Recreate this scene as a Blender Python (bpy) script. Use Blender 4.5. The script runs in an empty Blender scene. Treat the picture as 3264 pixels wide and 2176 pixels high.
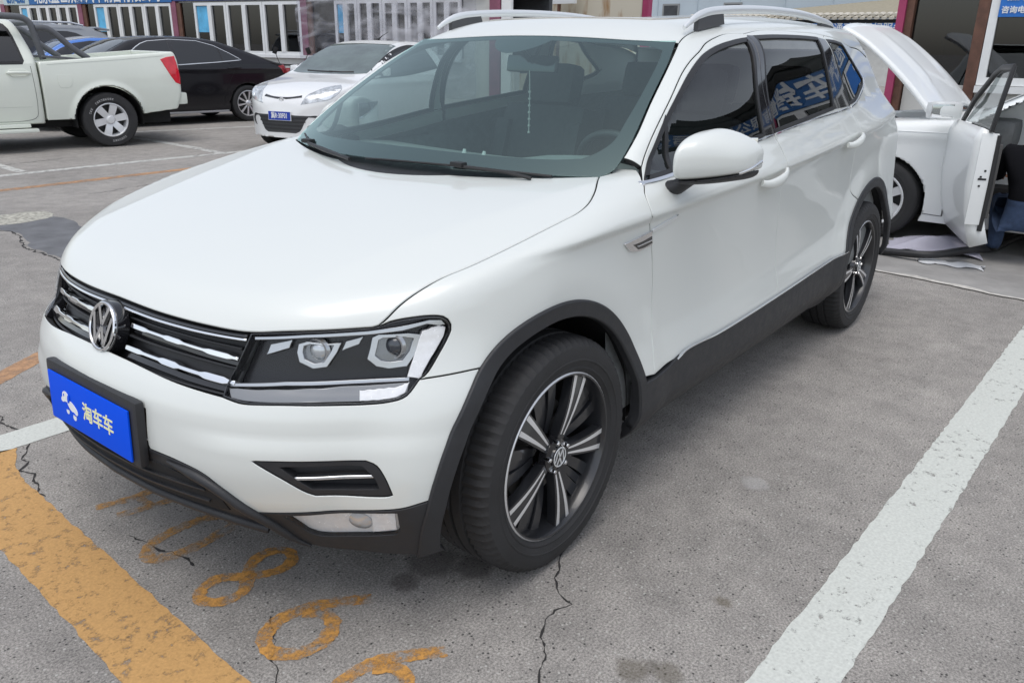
import bpy, bmesh, math, random
import numpy as np
from mathutils import Vector, Matrix
from mathutils.geometry import delaunay_2d_cdt
random.seed(7); np.random.seed(7)
sc = bpy.context.scene
R = math.radians
# ------------------------------------------------------------------ camera
cam_d = bpy.data.cameras.new('camera'); cam = bpy.data.objects.new('camera', cam_d)
sc.collection.objects.link(cam); sc.camera = cam
cam.location = (1.6867, 2.0392, 1.4281)
cam.rotation_euler = (R(70.0184), R(-.7968), R(128.3928))
cam_d.sensor_width = 36; cam_d.lens = 28.469; cam_d.clip_start = .05; cam_d.clip_end = 2000
# ------------------------------------------------------------------ overcast sky and sun
SUN_EL, SUN_AZ = 72., 70.          # azimuth measured from +Y towards +X
world = bpy.data.worlds.new('World'); sc.world = world; world.use_nodes = True
nt = world.node_tree; nt.nodes.clear()
wo = nt.nodes.new('ShaderNodeOutputWorld'); bg = nt.nodes.new('ShaderNodeBackground')
sky = nt.nodes.new('ShaderNodeTexSky'); sky.sky_type = 'NISHITA'; sky.sun_disc = False
sky.sun_elevation = R(SUN_EL); sky.sun_rotation = R(SUN_AZ)
sky.air_density = 1.0; sky.dust_density = 2.0; sky.ozone_density = 1.0
hs = nt.nodes.new('ShaderNodeHueSaturation'); hs.inputs['Saturation'].default_value = .42
nt.links.new(sky.outputs[0], hs.inputs['Color']); nt.links.new(hs.outputs[0], bg.inputs['Color'])
bg.inputs['Strength'].default_value = .15
nt.links.new(bg.outputs[0], wo.inputs[0])
sun_d = bpy.data.lights.new('sun', 'SUN'); sun = bpy.data.objects.new('sun', sun_d); sc.collection.objects.link(sun)
sun_d.energy = .6; sun_d.angle = R(40); sun_d.color = (1, .96, .91)
sdir = Vector((math.cos(R(SUN_EL))*math.sin(R(SUN_AZ)), math.cos(R(SUN_EL))*math.cos(R(SUN_AZ)), math.sin(R(SUN_EL))))
sun.rotation_euler = sdir.to_track_quat('Z', 'Y').to_euler(); sun.location = (0, 0, 12)
vs = sc.view_settings; vs.view_transform = 'Standard'; vs.look = 'None'; vs.exposure = .56; vs.gamma = 1; vs.use_curve_mapping = False
sc.cycles.max_bounces = 10; sc.cycles.transparent_max_bounces = 16; sc.cycles.glossy_bounces = 5
sc.cycles.caustics_reflective = False; sc.cycles.caustics_refractive = False
# ------------------------------------------------------------------ materials
MATS = {}
def mat(name, col=(.5, .5, .5), rough=.5, metal=0., coat=0., spec=.5, var=0., vscale=8., bump=0., bscale=60., rvar=0., emit=None, detail=4.):
    if name in MATS: return MATS[name]
    m = bpy.data.materials.new(name); m.use_nodes = True; n = m.node_tree.nodes; l = m.node_tree.links
    b = n['Principled BSDF']
    b.inputs['Base Color'].default_value = (*col, 1); b.inputs['Roughness'].default_value = rough
    b.inputs['Metallic'].default_value = metal; b.inputs['Coat Weight'].default_value = coat
    b.inputs['Coat Roughness'].default_value = .03; b.inputs['Specular IOR Level'].default_value = spec
    tc = n.new('ShaderNodeTexCoord')
    if var > 0 or rvar > 0:
        t = n.new('ShaderNodeTexNoise'); t.inputs['Scale'].default_value = vscale; t.inputs['Detail'].default_value = detail
        t.inputs['Roughness'].default_value = .62
        l.new(tc.outputs['Object'], t.inputs['Vector'])
        if var > 0:
            mx = n.new('ShaderNodeMix'); mx.data_type = 'RGBA'
            mr = n.new('ShaderNodeMapRange'); mr.inputs['From Min'].default_value = .3; mr.inputs['From Max'].default_value = .7
            l.new(t.outputs['Fac'], mr.inputs['Value']); l.new(mr.outputs[0], mx.inputs['Factor'])
            mx.inputs['A'].default_value = (*[max(0, c*(1-var)) for c in col], 1)
            mx.inputs['B'].default_value = (*[min(1, c*(1+var)) for c in col], 1)
            l.new(mx.outputs['Result'], b.inputs['Base Color'])
        if rvar > 0:
            mr2 = n.new('ShaderNodeMapRange'); mr2.inputs['From Min'].default_value = .3; mr2.inputs['From Max'].default_value = .7
            mr2.inputs['To Min'].default_value = max(0, rough-rvar); mr2.inputs['To Max'].default_value = min(1, rough+rvar)
            l.new(t.outputs['Fac'], mr2.inputs['Value']); l.new(mr2.outputs[0], b.inputs['Roughness'])
    if bump > 0:
        t2 = n.new('ShaderNodeTexNoise'); t2.inputs['Scale'].default_value = bscale; t2.inputs['Detail'].default_value = 3
        l.new(tc.outputs['Object'], t2.inputs['Vector'])
        bp = n.new('ShaderNodeBump'); bp.inputs['Strength'].default_value = bump; bp.inputs['Distance'].default_value = .002
        l.new(t2.outputs['Fac'], bp.inputs['Height']); l.new(bp.outputs[0], b.inputs['Normal'])
    if emit:
        b.inputs['Emission Color'].default_value = (*emit[0], 1); b.inputs['Emission Strength'].default_value = emit[1]
    MATS[name] = m; return m
def glass(name, tint, ior=1.5, rough=0., refl=(1, 1, 1)):
    if name in MATS: return MATS[name]
    m = bpy.data.materials.new(name); m.use_nodes = True; n = m.node_tree.nodes; l = m.node_tree.links; n.clear()
    o = n.new('ShaderNodeOutputMaterial'); mx = n.new('ShaderNodeMixShader'); t = n.new('ShaderNodeBsdfTransparent')
    g = n.new('ShaderNodeBsdfGlossy'); f = n.new('ShaderNodeFresnel'); f.inputs['IOR'].default_value = ior
    ge = n.new('ShaderNodeNewGeometry'); mi_ = n.new('ShaderNodeMix'); mi_.inputs['A'].default_value = ior; mi_.inputs['B'].default_value = 1/ior    # a thin pane reflects alike from both sides
    l.new(ge.outputs['Backfacing'], mi_.inputs['Factor']); l.new(mi_.outputs['Result'], f.inputs['IOR'])
    t.inputs['Color'].default_value = (*tint, 1); g.inputs['Roughness'].default_value = rough; g.inputs['Color'].default_value = (*refl, 1)
    l.new(f.outputs[0], mx.inputs['Fac']); l.new(t.outputs[0], mx.inputs[1]); l.new(g.outputs[0], mx.inputs[2]); l.new(mx.outputs[0], o.inputs['Surface'])
    MATS[name] = m; return m
PAINT = mat('white_car_paint', (.675, .70, .672), .32, coat=.6)
SEAM = mat('panel_gap_dark', (.012, .012, .013), .8)  # dark flange colour paints in the shade of panel gaps, doubling as seals
PLASTIC = mat('textured_black_plastic', (.022, .023, .026), .52, var=.12, vscale=30, bump=.25, bscale=500, rvar=.08)
GLOSSBLK = mat('gloss_black_plastic', (.012, .012, .014), .08, coat=.6)
DARK = mat('matt_dark_lining', (.012, .012, .013), .85, var=.1)
CHROME = mat('chrome', (.82, .83, .84), .07, metal=1., rvar=.03, vscale=20)
SATIN = mat('satin_aluminium', (.76, .78, .785), .36, metal=.5, coat=.3)
RUBBER = mat('tyre_rubber', (.022, .022, .023), .72, var=.35, vscale=9, bump=.3, bscale=160, rvar=.1)
GLASS_SIDE = glass('dark_tinted_side_glass', (.42, .44, .435), 1.62)
GLASS_WS = glass('green_tinted_windscreen_glass', (.78, .97, .93), 1.95, refl=(.82, 1, .97))
GLASS_CLEAR = glass('clear_lamp_cover', (.96, .965, .97), 1.16)
# ------------------------------------------------------------------ object helpers
COL = sc.collection
def link(o, parent=None):
    COL.objects.link(o)
    if parent is not None: o.parent = parent
    return o
def root(name, label, cat, loc=(0, 0, 0), rz=0., group=None):
    o = bpy.data.objects.new(name, None); COL.objects.link(o); o.location = loc; o.rotation_euler = (0, 0, rz)
    o.empty_display_size = .2
    o['label'] = label; o['category'] = cat
    if group: o['group'] = group
    return o
def tag(o, label, cat, group=None):
    o['label'] = label; o['category'] = cat
    if group: o['group'] = group
    return o
def struct(o): o['kind'] = 'structure'; return o
def mesh_obj(name, V, Fc, mats, parent=None, smooth=True, mi=None, normals=None, sharp=None):
    keep = [i for i, f in enumerate(Fc) if len(set(map(int, f))) == len(f)]
    if len(keep) != len(Fc):
        Fc = [Fc[i] for i in keep]; mi = None if mi is None else [mi[i] for i in keep]
    me = bpy.data.meshes.new(name); me.from_pydata([tuple(map(float, v)) for v in V], [], [tuple(map(int, f)) for f in Fc])
    if not isinstance(mats, (list, tuple)): mats = [mats]
    for m in mats: me.materials.append(m)
    if mi is not None: me.polygons.foreach_set('material_index', np.asarray(mi, np.int32))
    me.polygons.foreach_set('use_smooth', np.full(len(me.polygons), smooth))
    if me.validate(): print('validated', name)
    if normals is not None:
        normals = np.nan_to_num(np.asarray(normals, float)); normals[np.linalg.norm(normals, axis=1) < .5] = (0, 0, 1)
        me.update(); me.normals_split_custom_set_from_vertices([tuple(map(float, n)) for n in normals])
    elif sharp is not None and smooth: me.set_sharp_from_angle(angle=R(sharp))
    me.update()
    return link(bpy.data.objects.new(name, me), parent)
class MB:
    """collects simple solids, builds ONE mesh object"""
    def __init__(s): s.V = []; s.F = []; s.M = []; s.cur = 0
    def add(s, V, F, m=None):
        o = len(s.V); s.V += [tuple(v) for v in V]; s.F += [tuple(i+o for i in f) for f in F]; s.M += [s.cur if m is None else m]*len(F)
    def box(s, c, d, rot=None, bev=0., m=None):
        x, y, z = d[0]/2, d[1]/2, d[2]/2; b = min(bev, x*.9, y*.9, z*.9)
        if b <= 0:
            V = [(i*x, j*y, k*z) for i in (-1, 1) for j in (-1, 1) for k in (-1, 1)]
            F = [(0, 1, 3, 2), (4, 6, 7, 5), (0, 4, 5, 1), (2, 3, 7, 6), (0, 2, 6, 4), (1, 5, 7, 3)]
        else:
            bm = bmesh.new(); bmesh.ops.create_cube(bm, size=1)
            for v in bm.verts: v.co = Vector((v.co.x*2*x, v.co.y*2*y, v.co.z*2*z))
            bmesh.ops.bevel(bm, geom=list(bm.edges), offset=b, segments=2, profile=.7, affect='EDGES')
            bm.verts.index_update(); V = [v.co[:] for v in bm.verts]; F = [[v.index for v in f.verts] for f in bm.faces]; bm.free()
        Mx = Matrix.Translation(Vector(c)) @ (rot.to_4x4() if rot is not None else Matrix.Identity(4))
        s.add([(Mx @ Vector(v))[:] for v in V], F, m); return s
    def tube(s, pts, r, n=10, cap=True, m=None, flat=None):
        """flat=(a,b): elliptical section"""
        P = [Vector(p) for p in pts]; k = len(P); V = []; F = []
        rr = r if hasattr(r, '__len__') else [r]*k
        t0 = (P[1]-P[0]).normalized(); up = Vector((0, 0, 1)) if abs(t0.z) < .9 else Vector((1, 0, 0))
        a = t0.cross(up).normalized()
        for i in range(k):
            t = ((P[min(i+1, k-1)]-P[max(i-1, 0)])).normalized()
            a = (a-t*a.dot(t)).normalized(); b = t.cross(a)
            for j in range(n):
                q = 2*math.pi*j/n; fa, fb = flat if flat else (1, 1)
                V.append((P[i]+a*math.cos(q)*rr[i]*fa+b*math.sin(q)*rr[i]*fb)[:])
        for i in range(k-1):
            for j in range(n): F.append((i*n+j, i*n+(j+1) % n, (i+1)*n+(j+1) % n, (i+1)*n+j))
        if cap: F.append(tuple(range(n))[::-1]); F.append(tuple((k-1)*n+j for j in range(n)))
        s.add(V, F, m); return s
    def lathe(s, prof, n=48, axis='y', c=(0, 0, 0), m=None, a0=0., a1=2*math.pi):
        """prof: (radius, axial)"""
        V = []; F = []; k = len(prof); full = abs(a1-a0-2*math.pi) < 1e-6; nn = n if full else n+1
        for i in range(nn):
            q = a0+(a1-a0)*i/n
            for r_, h in prof:
                p = {'y': (r_*math.cos(q), h, r_*math.sin(q)), 'z': (r_*math.cos(q), r_*math.sin(q), h), 'x': (h, r_*math.cos(q), r_*math.sin(q))}[axis]
                V.append((p[0]+c[0], p[1]+c[1], p[2]+c[2]))
        for i in range(n):
            j = (i+1) % nn
            for q in range(k-1): F.append((i*k+q, j*k+q, j*k+q+1, i*k+q+1))
        s.add(V, F, m); return s
    def prism(s, poly, h0, h1, axis='y', m=None):
        """2-D polygon extruded along axis"""
        n = len(poly); e = {'y': lambda p, h: (p[0], h, p[1]), 'z': lambda p, h: (p[0], p[1], h), 'x': lambda p, h: (h, p[0], p[1])}[axis]
        V = [e(p, h0) for p in poly]+[e(p, h1) for p in poly]
        F = [tuple(range(n)), tuple(range(2*n-1, n-1, -1))]+[(i, i+n, (i+1) % n+n, (i+1) % n) for i in range(n)]
        s.add(V, F, m); return s
    def build(s, name, mats, parent=None, smooth=False, sharp=None, fix=True):
        o = mesh_obj(name, s.V, s.F, mats, parent, smooth, s.M)
        if fix:
            bm = bmesh.new(); bm.from_mesh(o.data); bmesh.ops.recalc_face_normals(bm, faces=bm.faces); bm.to_mesh(o.data); bm.free()
        if smooth: o.data.set_sharp_from_angle(angle=R(sharp or 35))
        return o
def ribbon(name, pts, w, z, mats, parent=None, jag=0., rnd=None):
    """flat strip on the ground along pts, half widths w"""
    V = []; F = []; k = len(pts); ww = w if hasattr(w, '__len__') else [w]*k
    zz = z if hasattr(z, '__len__') else [z]*k
    for i in range(k):
        a = Vector(pts[max(i-1, 0)]); b = Vector(pts[min(i+1, k-1)]); t = (b-a).normalized(); n = Vector((-t.y, t.x))
        for s_ in (1, -1):
            j = (random.random()-.5)*jag
            V.append((pts[i][0]+n.x*(ww[i]*s_+j), pts[i][1]+n.y*(ww[i]*s_+j), zz[i]))
    for i in range(k-1): F.append((2*i+1, 2*i+3, 2*i+2, 2*i))
    return mesh_obj(name, V, F, mats, parent, False)
def text_mesh(body, size, mats, name, parent=None, extrude=.002, align='CENTER', xscale=1., offset=0., shear=0.):
    c = bpy.data.curves.new('tmp', 'FONT'); c.body = body; c.size = size; c.extrude = extrude; c.align_x = align; c.align_y = 'CENTER'; c.offset = offset; c.shear = shear
    c.resolution_u = 3
    o = bpy.data.objects.new('tmp', c); COL.objects.link(o)
    me = bpy.data.meshes.new_from_object(o.evaluated_get(bpy.context.evaluated_depsgraph_get()))
    bpy.data.objects.remove(o); bpy.data.curves.remove(c)
    me.name = name; me.materials.clear(); me.materials.append(mats)
    for v in me.vertices: v.co.x *= xscale
    return link(bpy.data.objects.new(name, me), parent)
# ------------------------------------------------------------------ body surface of the large SUV, as one implicit function
class Cub:                       # natural cubic spline, linear extrapolation
    def __init__(s,x,y):
        x=np.array(x,float); y=np.array(y,float)
        if x[0]>x[-1]: x=x[::-1]; y=y[::-1]
        n=len(x); h=np.diff(x); A=np.eye(n); b=np.zeros(n)
        for i in range(1,n-1):
            A[i,i-1]=h[i-1]; A[i,i]=2*(h[i-1]+h[i]); A[i,i+1]=h[i]
            b[i]=6*((y[i+1]-y[i])/h[i]-(y[i]-y[i-1])/h[i-1])
        s.x=x; s.y=y; s.m=np.linalg.solve(A,b); s.h=h
    def __call__(s,t):
        t=np.asarray(t,float); i=np.clip(np.searchsorted(s.x,t)-1,0,len(s.h)-1)
        h=s.h[i]; tc=np.clip(t,s.x[0],s.x[-1]); a=(s.x[i+1]-tc)/h; b=(tc-s.x[i])/h
        r=a*s.y[i]+b*s.y[i+1]+((a**3-a)*s.m[i]+(b**3-b)*s.m[i+1])*h*h/6
        d0=(s.y[1]-s.y[0])/s.h[0]-s.m[1]*s.h[0]/6
        d1=(s.y[-1]-s.y[-2])/s.h[-1]+s.m[-2]*s.h[-1]/6
        return r+np.where(t<s.x[0],(t-s.x[0])*d0,0)+np.where(t>s.x[-1],(t-s.x[-1])*d1,0)
class Pch:                       # monotone cubic
    def __init__(s,x,y):
        x=np.array(x,float); y=np.array(y,float)
        h=np.diff(x); d=np.diff(y)/h; m=np.zeros(len(x)); m[0]=d[0]; m[-1]=d[-1]
        for i in range(1,len(x)-1):
            if d[i-1]*d[i]>0:
                w1=2*h[i]+h[i-1]; w2=h[i]+2*h[i-1]; m[i]=(w1+w2)/(w1/d[i-1]+w2/d[i])
        s.x,s.y,s.m,s.h=x,y,m,h
    def __call__(s,t):
        t=np.asarray(t,float); tc=np.clip(t,s.x[0],s.x[-1]); i=np.clip(np.searchsorted(s.x,tc)-1,0,len(s.h)-1)
        h=s.h[i]; u=(tc-s.x[i])/h
        r=s.y[i]*(1+2*u)*(1-u)**2+h*s.m[i]*u*(1-u)**2+s.y[i+1]*u*u*(3-2*u)+h*s.m[i+1]*u*u*(u-1)
        return r+np.where(t<s.x[0],(t-s.x[0])*s.m[0],0)+np.where(t>s.x[-1],(t-s.x[-1])*s.m[-1],0)
def smax(a,b,k):
    h=np.maximum(k-np.abs(a-b),0)/k
    return np.maximum(a,b)+h*h*k*.25
def sstep(a,b,x):
    t=np.clip((x-a)/(b-a),0,1); return t*t*(3-2*t)
Yplan=Cub([.9,.6,.3,0,-.5,-1.4,-2.4,-2.8,-3.2,-3.6,-3.9],[.80,.862,.893,.904,.908,.912,.910,.905,.885,.83,.75])
Zsill=Cub([.5,-.46,-1.5,-2.3,-3.5],[.455,.455,.475,.505,.52])
Zchar=Cub([.5,.2,-.4,-1.0,-1.4,-1.9,-2.5,-3,-3.6],[.94,.95,.967,.988,1.005,1.033,1.073,1.108,1.15])
Zbelt=Cub([.5,-.4,-1.34,-1.84,-2.42,-3.2],[1.03,1.05,1.107,1.148,1.19,1.25])
PV=[0,.5,.62,.78,1.0,1.10,1.25,1.45,1.65,1.82,1.95,2.0,2.5,3.0,3.5,4.0]
PD=[-.16,-.085,-.03,0,-.002,-.012,-.026,-.030,-.028,-.023,-.0165,.0005,-.020,-.045,-.098,-.165]
Prof=Pch(PV,PD)
def Yside(x,z):
    zs,zc,zb=Zsill(x),Zchar(x),Zbelt(x); zt=1.50
    v=np.where(z<zs,z/zs,np.where(z<zc,1+(z-zs)/(zc-zs),np.where(z<zb,2+(z-zc)/(zb-zc),3+(z-zb)/(zt-zb))))
    r=np.minimum(np.hypot(x,z-.345),np.hypot(x+2.791,z-.345))
    fl=.016*(1-sstep(.47,.62,r))
    tap=.10*sstep(2.1,3.3,-x)*sstep(.98,1.28,z)+.055*sstep(-1.5,-.6,x)*sstep(1.0,1.12,z)
    return Yplan(x)+Prof(v)+fl-tap
# hood
Hc=Cub([.80,.70,.60,.45,.2,-.1,-.4,-.8],[.770,.845,.885,.926,.977,1.022,1.062,1.10])
def Zhood(x,y):
    ay=np.abs(y)
    yc=.468+.27*(.63-x)
    out=np.maximum(ay-yc,0)
    return Hc(x+.20*ay**2*sstep(-.6,.3,x))+.008*ay**2-.10*(np.sqrt(out**2+.0004)-.02)
# front fascia : centre profile in z, plan curve in y
Fz=Pch([.05,.20,.26,.32,.40,.50,.60,.66,.70,.76,.82,.86,.95],[.62,.72,.765,.80,.835,.855,.850,.825,.795,.772,.75,.73,.67])
Fy=Pch([0,.15,.3,.42,.52,.62,.70,.76,.82,.88,.95],[0,.006,.027,.060,.103,.168,.240,.302,.385,.53,.80])
def Xfront(y,z):
    ay=np.abs(y)
    return Fz(z)-Fy(ay)+.013*sstep(.30,.52,ay)*(1-sstep(.535,.59,z))*sstep(.30,.40,z)
# windscreen:  base (-.405,.725,1.063) top (-1.0635,.607,1.449)
Wn=np.array([.386,0,.6585]); Wn/=np.linalg.norm(Wn)
def Fws(p):
    x,y,z=p[...,0],p[...,1],p[...,2]
    t=(z-1.063)/.386
    c=Wn[0]*-.405+Wn[2]*1.063
    bow=.10*(1-(y/.72)**2)*(1-.35*np.clip(t,-.2,1.2))+.012*(1-(2*t-1)**2)*1.0
    return Wn[0]*x+Wn[2]*z-c-bow
Rc=Cub([-.9,-1.06,-1.4,-1.9,-2.4,-2.9,-3.3,-3.6],[1.500,1.528,1.562,1.584,1.590,1.575,1.545,1.50])
def Zroof(x,y): return Rc(x)-.022*np.clip(1-(y/.46)**2,0,1)**1.5*sstep(1.12,1.4,-x)-.03*(y/.6)**2-.05*(np.abs(y)/(.66+.075*sstep(1.05,1.6,-x)))**6
def rearF(p):
    x,z=p[...,0],p[...,2]; y=p[...,1]
    lo=-x-(3.80-.16*(np.abs(y)/.8)**3+ .02*np.sin(z*4))
    return lo
def rearG(p):
    x,y,z=p[...,0],p[...,1],p[...,2]
    return (-x*.80+z*.60)-(3.46*.80+1.15*.60-.10*(y/.7)**2)
def Flow(p):
    x,y,z=p[...,0],p[...,1],p[...,2]
    s=np.abs(y)-Yside(x,z); f=x-Xfront(y,z); h=z-Zhood(x,y)
    low=smax(smax(s,f*.75,.10),h,.05)
    r_=np.hypot(x-.03,z-.345); low=low-.062*(1-sstep(.43,.61,r_))*sstep(.18,.42,x)*(1-sstep(.62,.85,z))
    return low
def Fall(p):
    x,y,z=p[...,0],p[...,1],p[...,2]
    s=np.abs(y)-Yside(x,z)
    f=x-Xfront(y,z)
    h=z-Zhood(x,y)
    low=smax(smax(s,f*.75,.10),h,.05)
    r_=np.hypot(x-.03,z-.345); low=low-.062*(1-sstep(.43,.61,r_))*sstep(.18,.42,x)*(1-sstep(.62,.85,z))
    low=smax(low,smax(rearG(p),rearF(p),.1),.12)
    low=np.maximum(low,17.e-2+.14*(1-sstep(.2,.62,np.abs(y)))*sstep(.1,.4,x)-z)
    cab=smax(smax(s,Fws(p),.035),(z-Zroof(x,y)),.05)
    cab=smax(cab,smax(rearG(p),rearF(p),.1),.10)
    return np.minimum(low,np.maximum(cab,.9-z))
def grad(p,e=1e-4,F=Fall):
    g=np.stack([F(p+e*np.eye(3)[i])-F(p-e*np.eye(3)[i]) for i in range(3)],-1)
    return g/np.maximum(np.linalg.norm(g,axis=-1,keepdims=True),1e-9)
# ------------------------------------------------------------------ panels cut out of an implicit surface
def grad_of(F, p, e=2e-4):
    g = np.stack([F(p+e*np.eye(3)[i])-F(p-e*np.eye(3)[i]) for i in range(3)], -1)
    return g/np.maximum(np.linalg.norm(g, axis=-1, keepdims=True), 1e-9)
class Planar:
    def __init__(s, d, up=(0, 0, 1)):
        d = np.array(d, float); s.d = d/np.linalg.norm(d); u = np.cross(s.d, up); s.u = u/np.linalg.norm(u); s.v = np.cross(s.u, s.d)
    def to2(s, P): return np.stack([P@s.u, P@s.v], -1)
    def rays(s, q): return q[:, :1]*s.u+q[:, 1:]*s.v, np.broadcast_to(s.d, (len(q), 3))
    def depth(s, P): return P@s.d
class Cyl:
    def __init__(s, cx, rad=.95, flip=1.): s.cx = cx; s.rad = rad; s.f = flip
    def to2(s, P): return np.stack([np.arctan2(P[:, 1], s.f*(P[:, 0]-s.cx))*s.rad, P[:, 2]], -1)
    def rays(s, q):
        th = q[:, 0]/s.rad; d = np.stack([-s.f*np.cos(th), -np.sin(th), 0*th], -1)
        return np.stack([0*th+s.cx, 0*th, q[:, 1]], -1), d
    def depth(s, P): return -np.hypot(P[:, 0]-s.cx, P[:, 1])
def cast_chart(F, ch, q, dmin, dmax, n=36):
    o, d = ch.rays(q); m = len(q); a = np.full(m, dmin); b = np.full(m, dmax); found = np.zeros(m, bool); t = dmin; dt = (dmax-dmin)/n
    for i in range(n):
        tn = t+dt; idx = np.where(~found)[0]
        if not len(idx): break
        fv = F(o[idx]+d[idx]*tn); c = idx[fv <= 0]
        a[c] = t; b[c] = tn; found[c] = True; t = tn
    for _ in range(16):
        mm = (a+b)/2; fm = F(o+d*mm[:, None]); a = np.where(fm > 0, mm, a); b = np.where(fm > 0, b, mm)
    return o+d*((a+b)/2)[:, None]
def crom(P, h):
    """Catmull-Rom through P, resampled at about h"""
    P = np.asarray(P, float)
    if len(P) == 2:
        n = max(1, int(round(np.linalg.norm(P[1]-P[0])/h))); return P[0]+(P[1]-P[0])*np.linspace(0, 1, n+1)[:, None]
    Q = np.vstack([2*P[0]-P[1], P, 2*P[-1]-P[-2]]); out = []
    tt = np.concatenate([[0], np.cumsum(np.sqrt(np.linalg.norm(np.diff(Q, axis=0), axis=1))+1e-9)])
    for i in range(1, len(Q)-2):
        t0, t1, t2, t3 = tt[i-1:i+3]; n = max(2, int(np.linalg.norm(Q[i+1]-Q[i])/h*2)+1)
        t = np.linspace(t1, t2, n, endpoint=False)[:, None]
        A1 = (t1-t)/(t1-t0)*Q[i-1]+(t-t0)/(t1-t0)*Q[i]; A2 = (t2-t)/(t2-t1)*Q[i]+(t-t1)/(t2-t1)*Q[i+1]; A3 = (t3-t)/(t3-t2)*Q[i+1]+(t-t2)/(t3-t2)*Q[i+2]
        B1 = (t2-t)/(t2-t0)*A1+(t-t0)/(t2-t0)*A2; B2 = (t3-t)/(t3-t1)*A2+(t-t1)/(t3-t1)*A3
        out.append((t2-t)/(t2-t1)*B1+(t-t1)/(t2-t1)*B2)
    out = np.vstack(out+[P[-1:]]); s = np.concatenate([[0], np.cumsum(np.linalg.norm(np.diff(out, axis=0), axis=1))])
    n = max(1, int(round(s[-1]/h))); g = np.linspace(0, s[-1], n+1)
    return np.stack([np.interp(g, s, out[:, k]) for k in range(out.shape[1])], -1)
def loop(segs, h):
    out = []
    for i, s_ in enumerate(segs):
        c = crom(s_, h); out.append(c[:-1] if np.linalg.norm(c[-1]-np.asarray(segs[(i+1) % len(segs)][0])) < 1e-4 else c)
    return np.vstack(out)
def area2(q): return .5*np.sum(q[:, 0]*np.roll(q[:, 1], -1)-np.roll(q[:, 0], -1)*q[:, 1])
def inpoly(q, poly):
    x, y = q[:, 0][:, None], q[:, 1][:, None]; a = poly; b = np.roll(poly, -1, 0)
    c = ((a[:, 1] > y) != (b[:, 1] > y)) & (x < (b[:, 0]-a[:, 0])*(y-a[:, 1])/(b[:, 1]-a[:, 1]+1e-15)+a[:, 0])
    return c.sum(1) % 2 == 1
def distpoly(q, poly):
    b = np.roll(poly, -1, 0); d = b-poly; r = np.full(len(q), 1e9)
    for i in range(len(poly)):
        t = np.clip(((q-poly[i])@d[i])/(d[i]@d[i]+1e-15), 0, 1); r = np.minimum(r, np.linalg.norm(q-poly[i]-t[:, None]*d[i], axis=1))
    return r
def mirror_obj(o, name=None, parent=None):
    """the same mesh mirrored in the x-z plane, as a new object"""
    me = o.data; V = np.empty(len(me.vertices)*3); me.vertices.foreach_get('co', V); V = V.reshape(-1, 3)*[1, -1, 1]
    n = np.array([c.vector[:] for c in me.corner_normals]) if me.has_custom_normals else None
    Fc = [tuple(p.vertices)[::-1] for p in me.polygons]
    m2 = mesh_obj(name or o.name.split('.')[0], V, Fc, list(me.materials), parent if parent is not None else o.parent, True, [p.material_index for p in me.polygons])
    m2.data.polygons.foreach_set('use_smooth', [p.use_smooth for p in me.polygons])
    if n is not None:
        out = []
        for p in me.polygons:
            for li in reversed(range(p.loop_start, p.loop_start+p.loop_total)): out.append((n[li][0], -n[li][1], n[li][2]))
        m2.data.normals_split_custom_set(out)
    else:
        ed = {tuple(sorted(e.vertices)): e.use_edge_sharp for e in me.edges}
        for e in m2.data.edges: e.use_edge_sharp = ed.get(tuple(sorted(e.vertices)), False)
    for k in o.keys():
        if k not in ('cycles',): m2[k] = o[k]
    return m2
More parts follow.
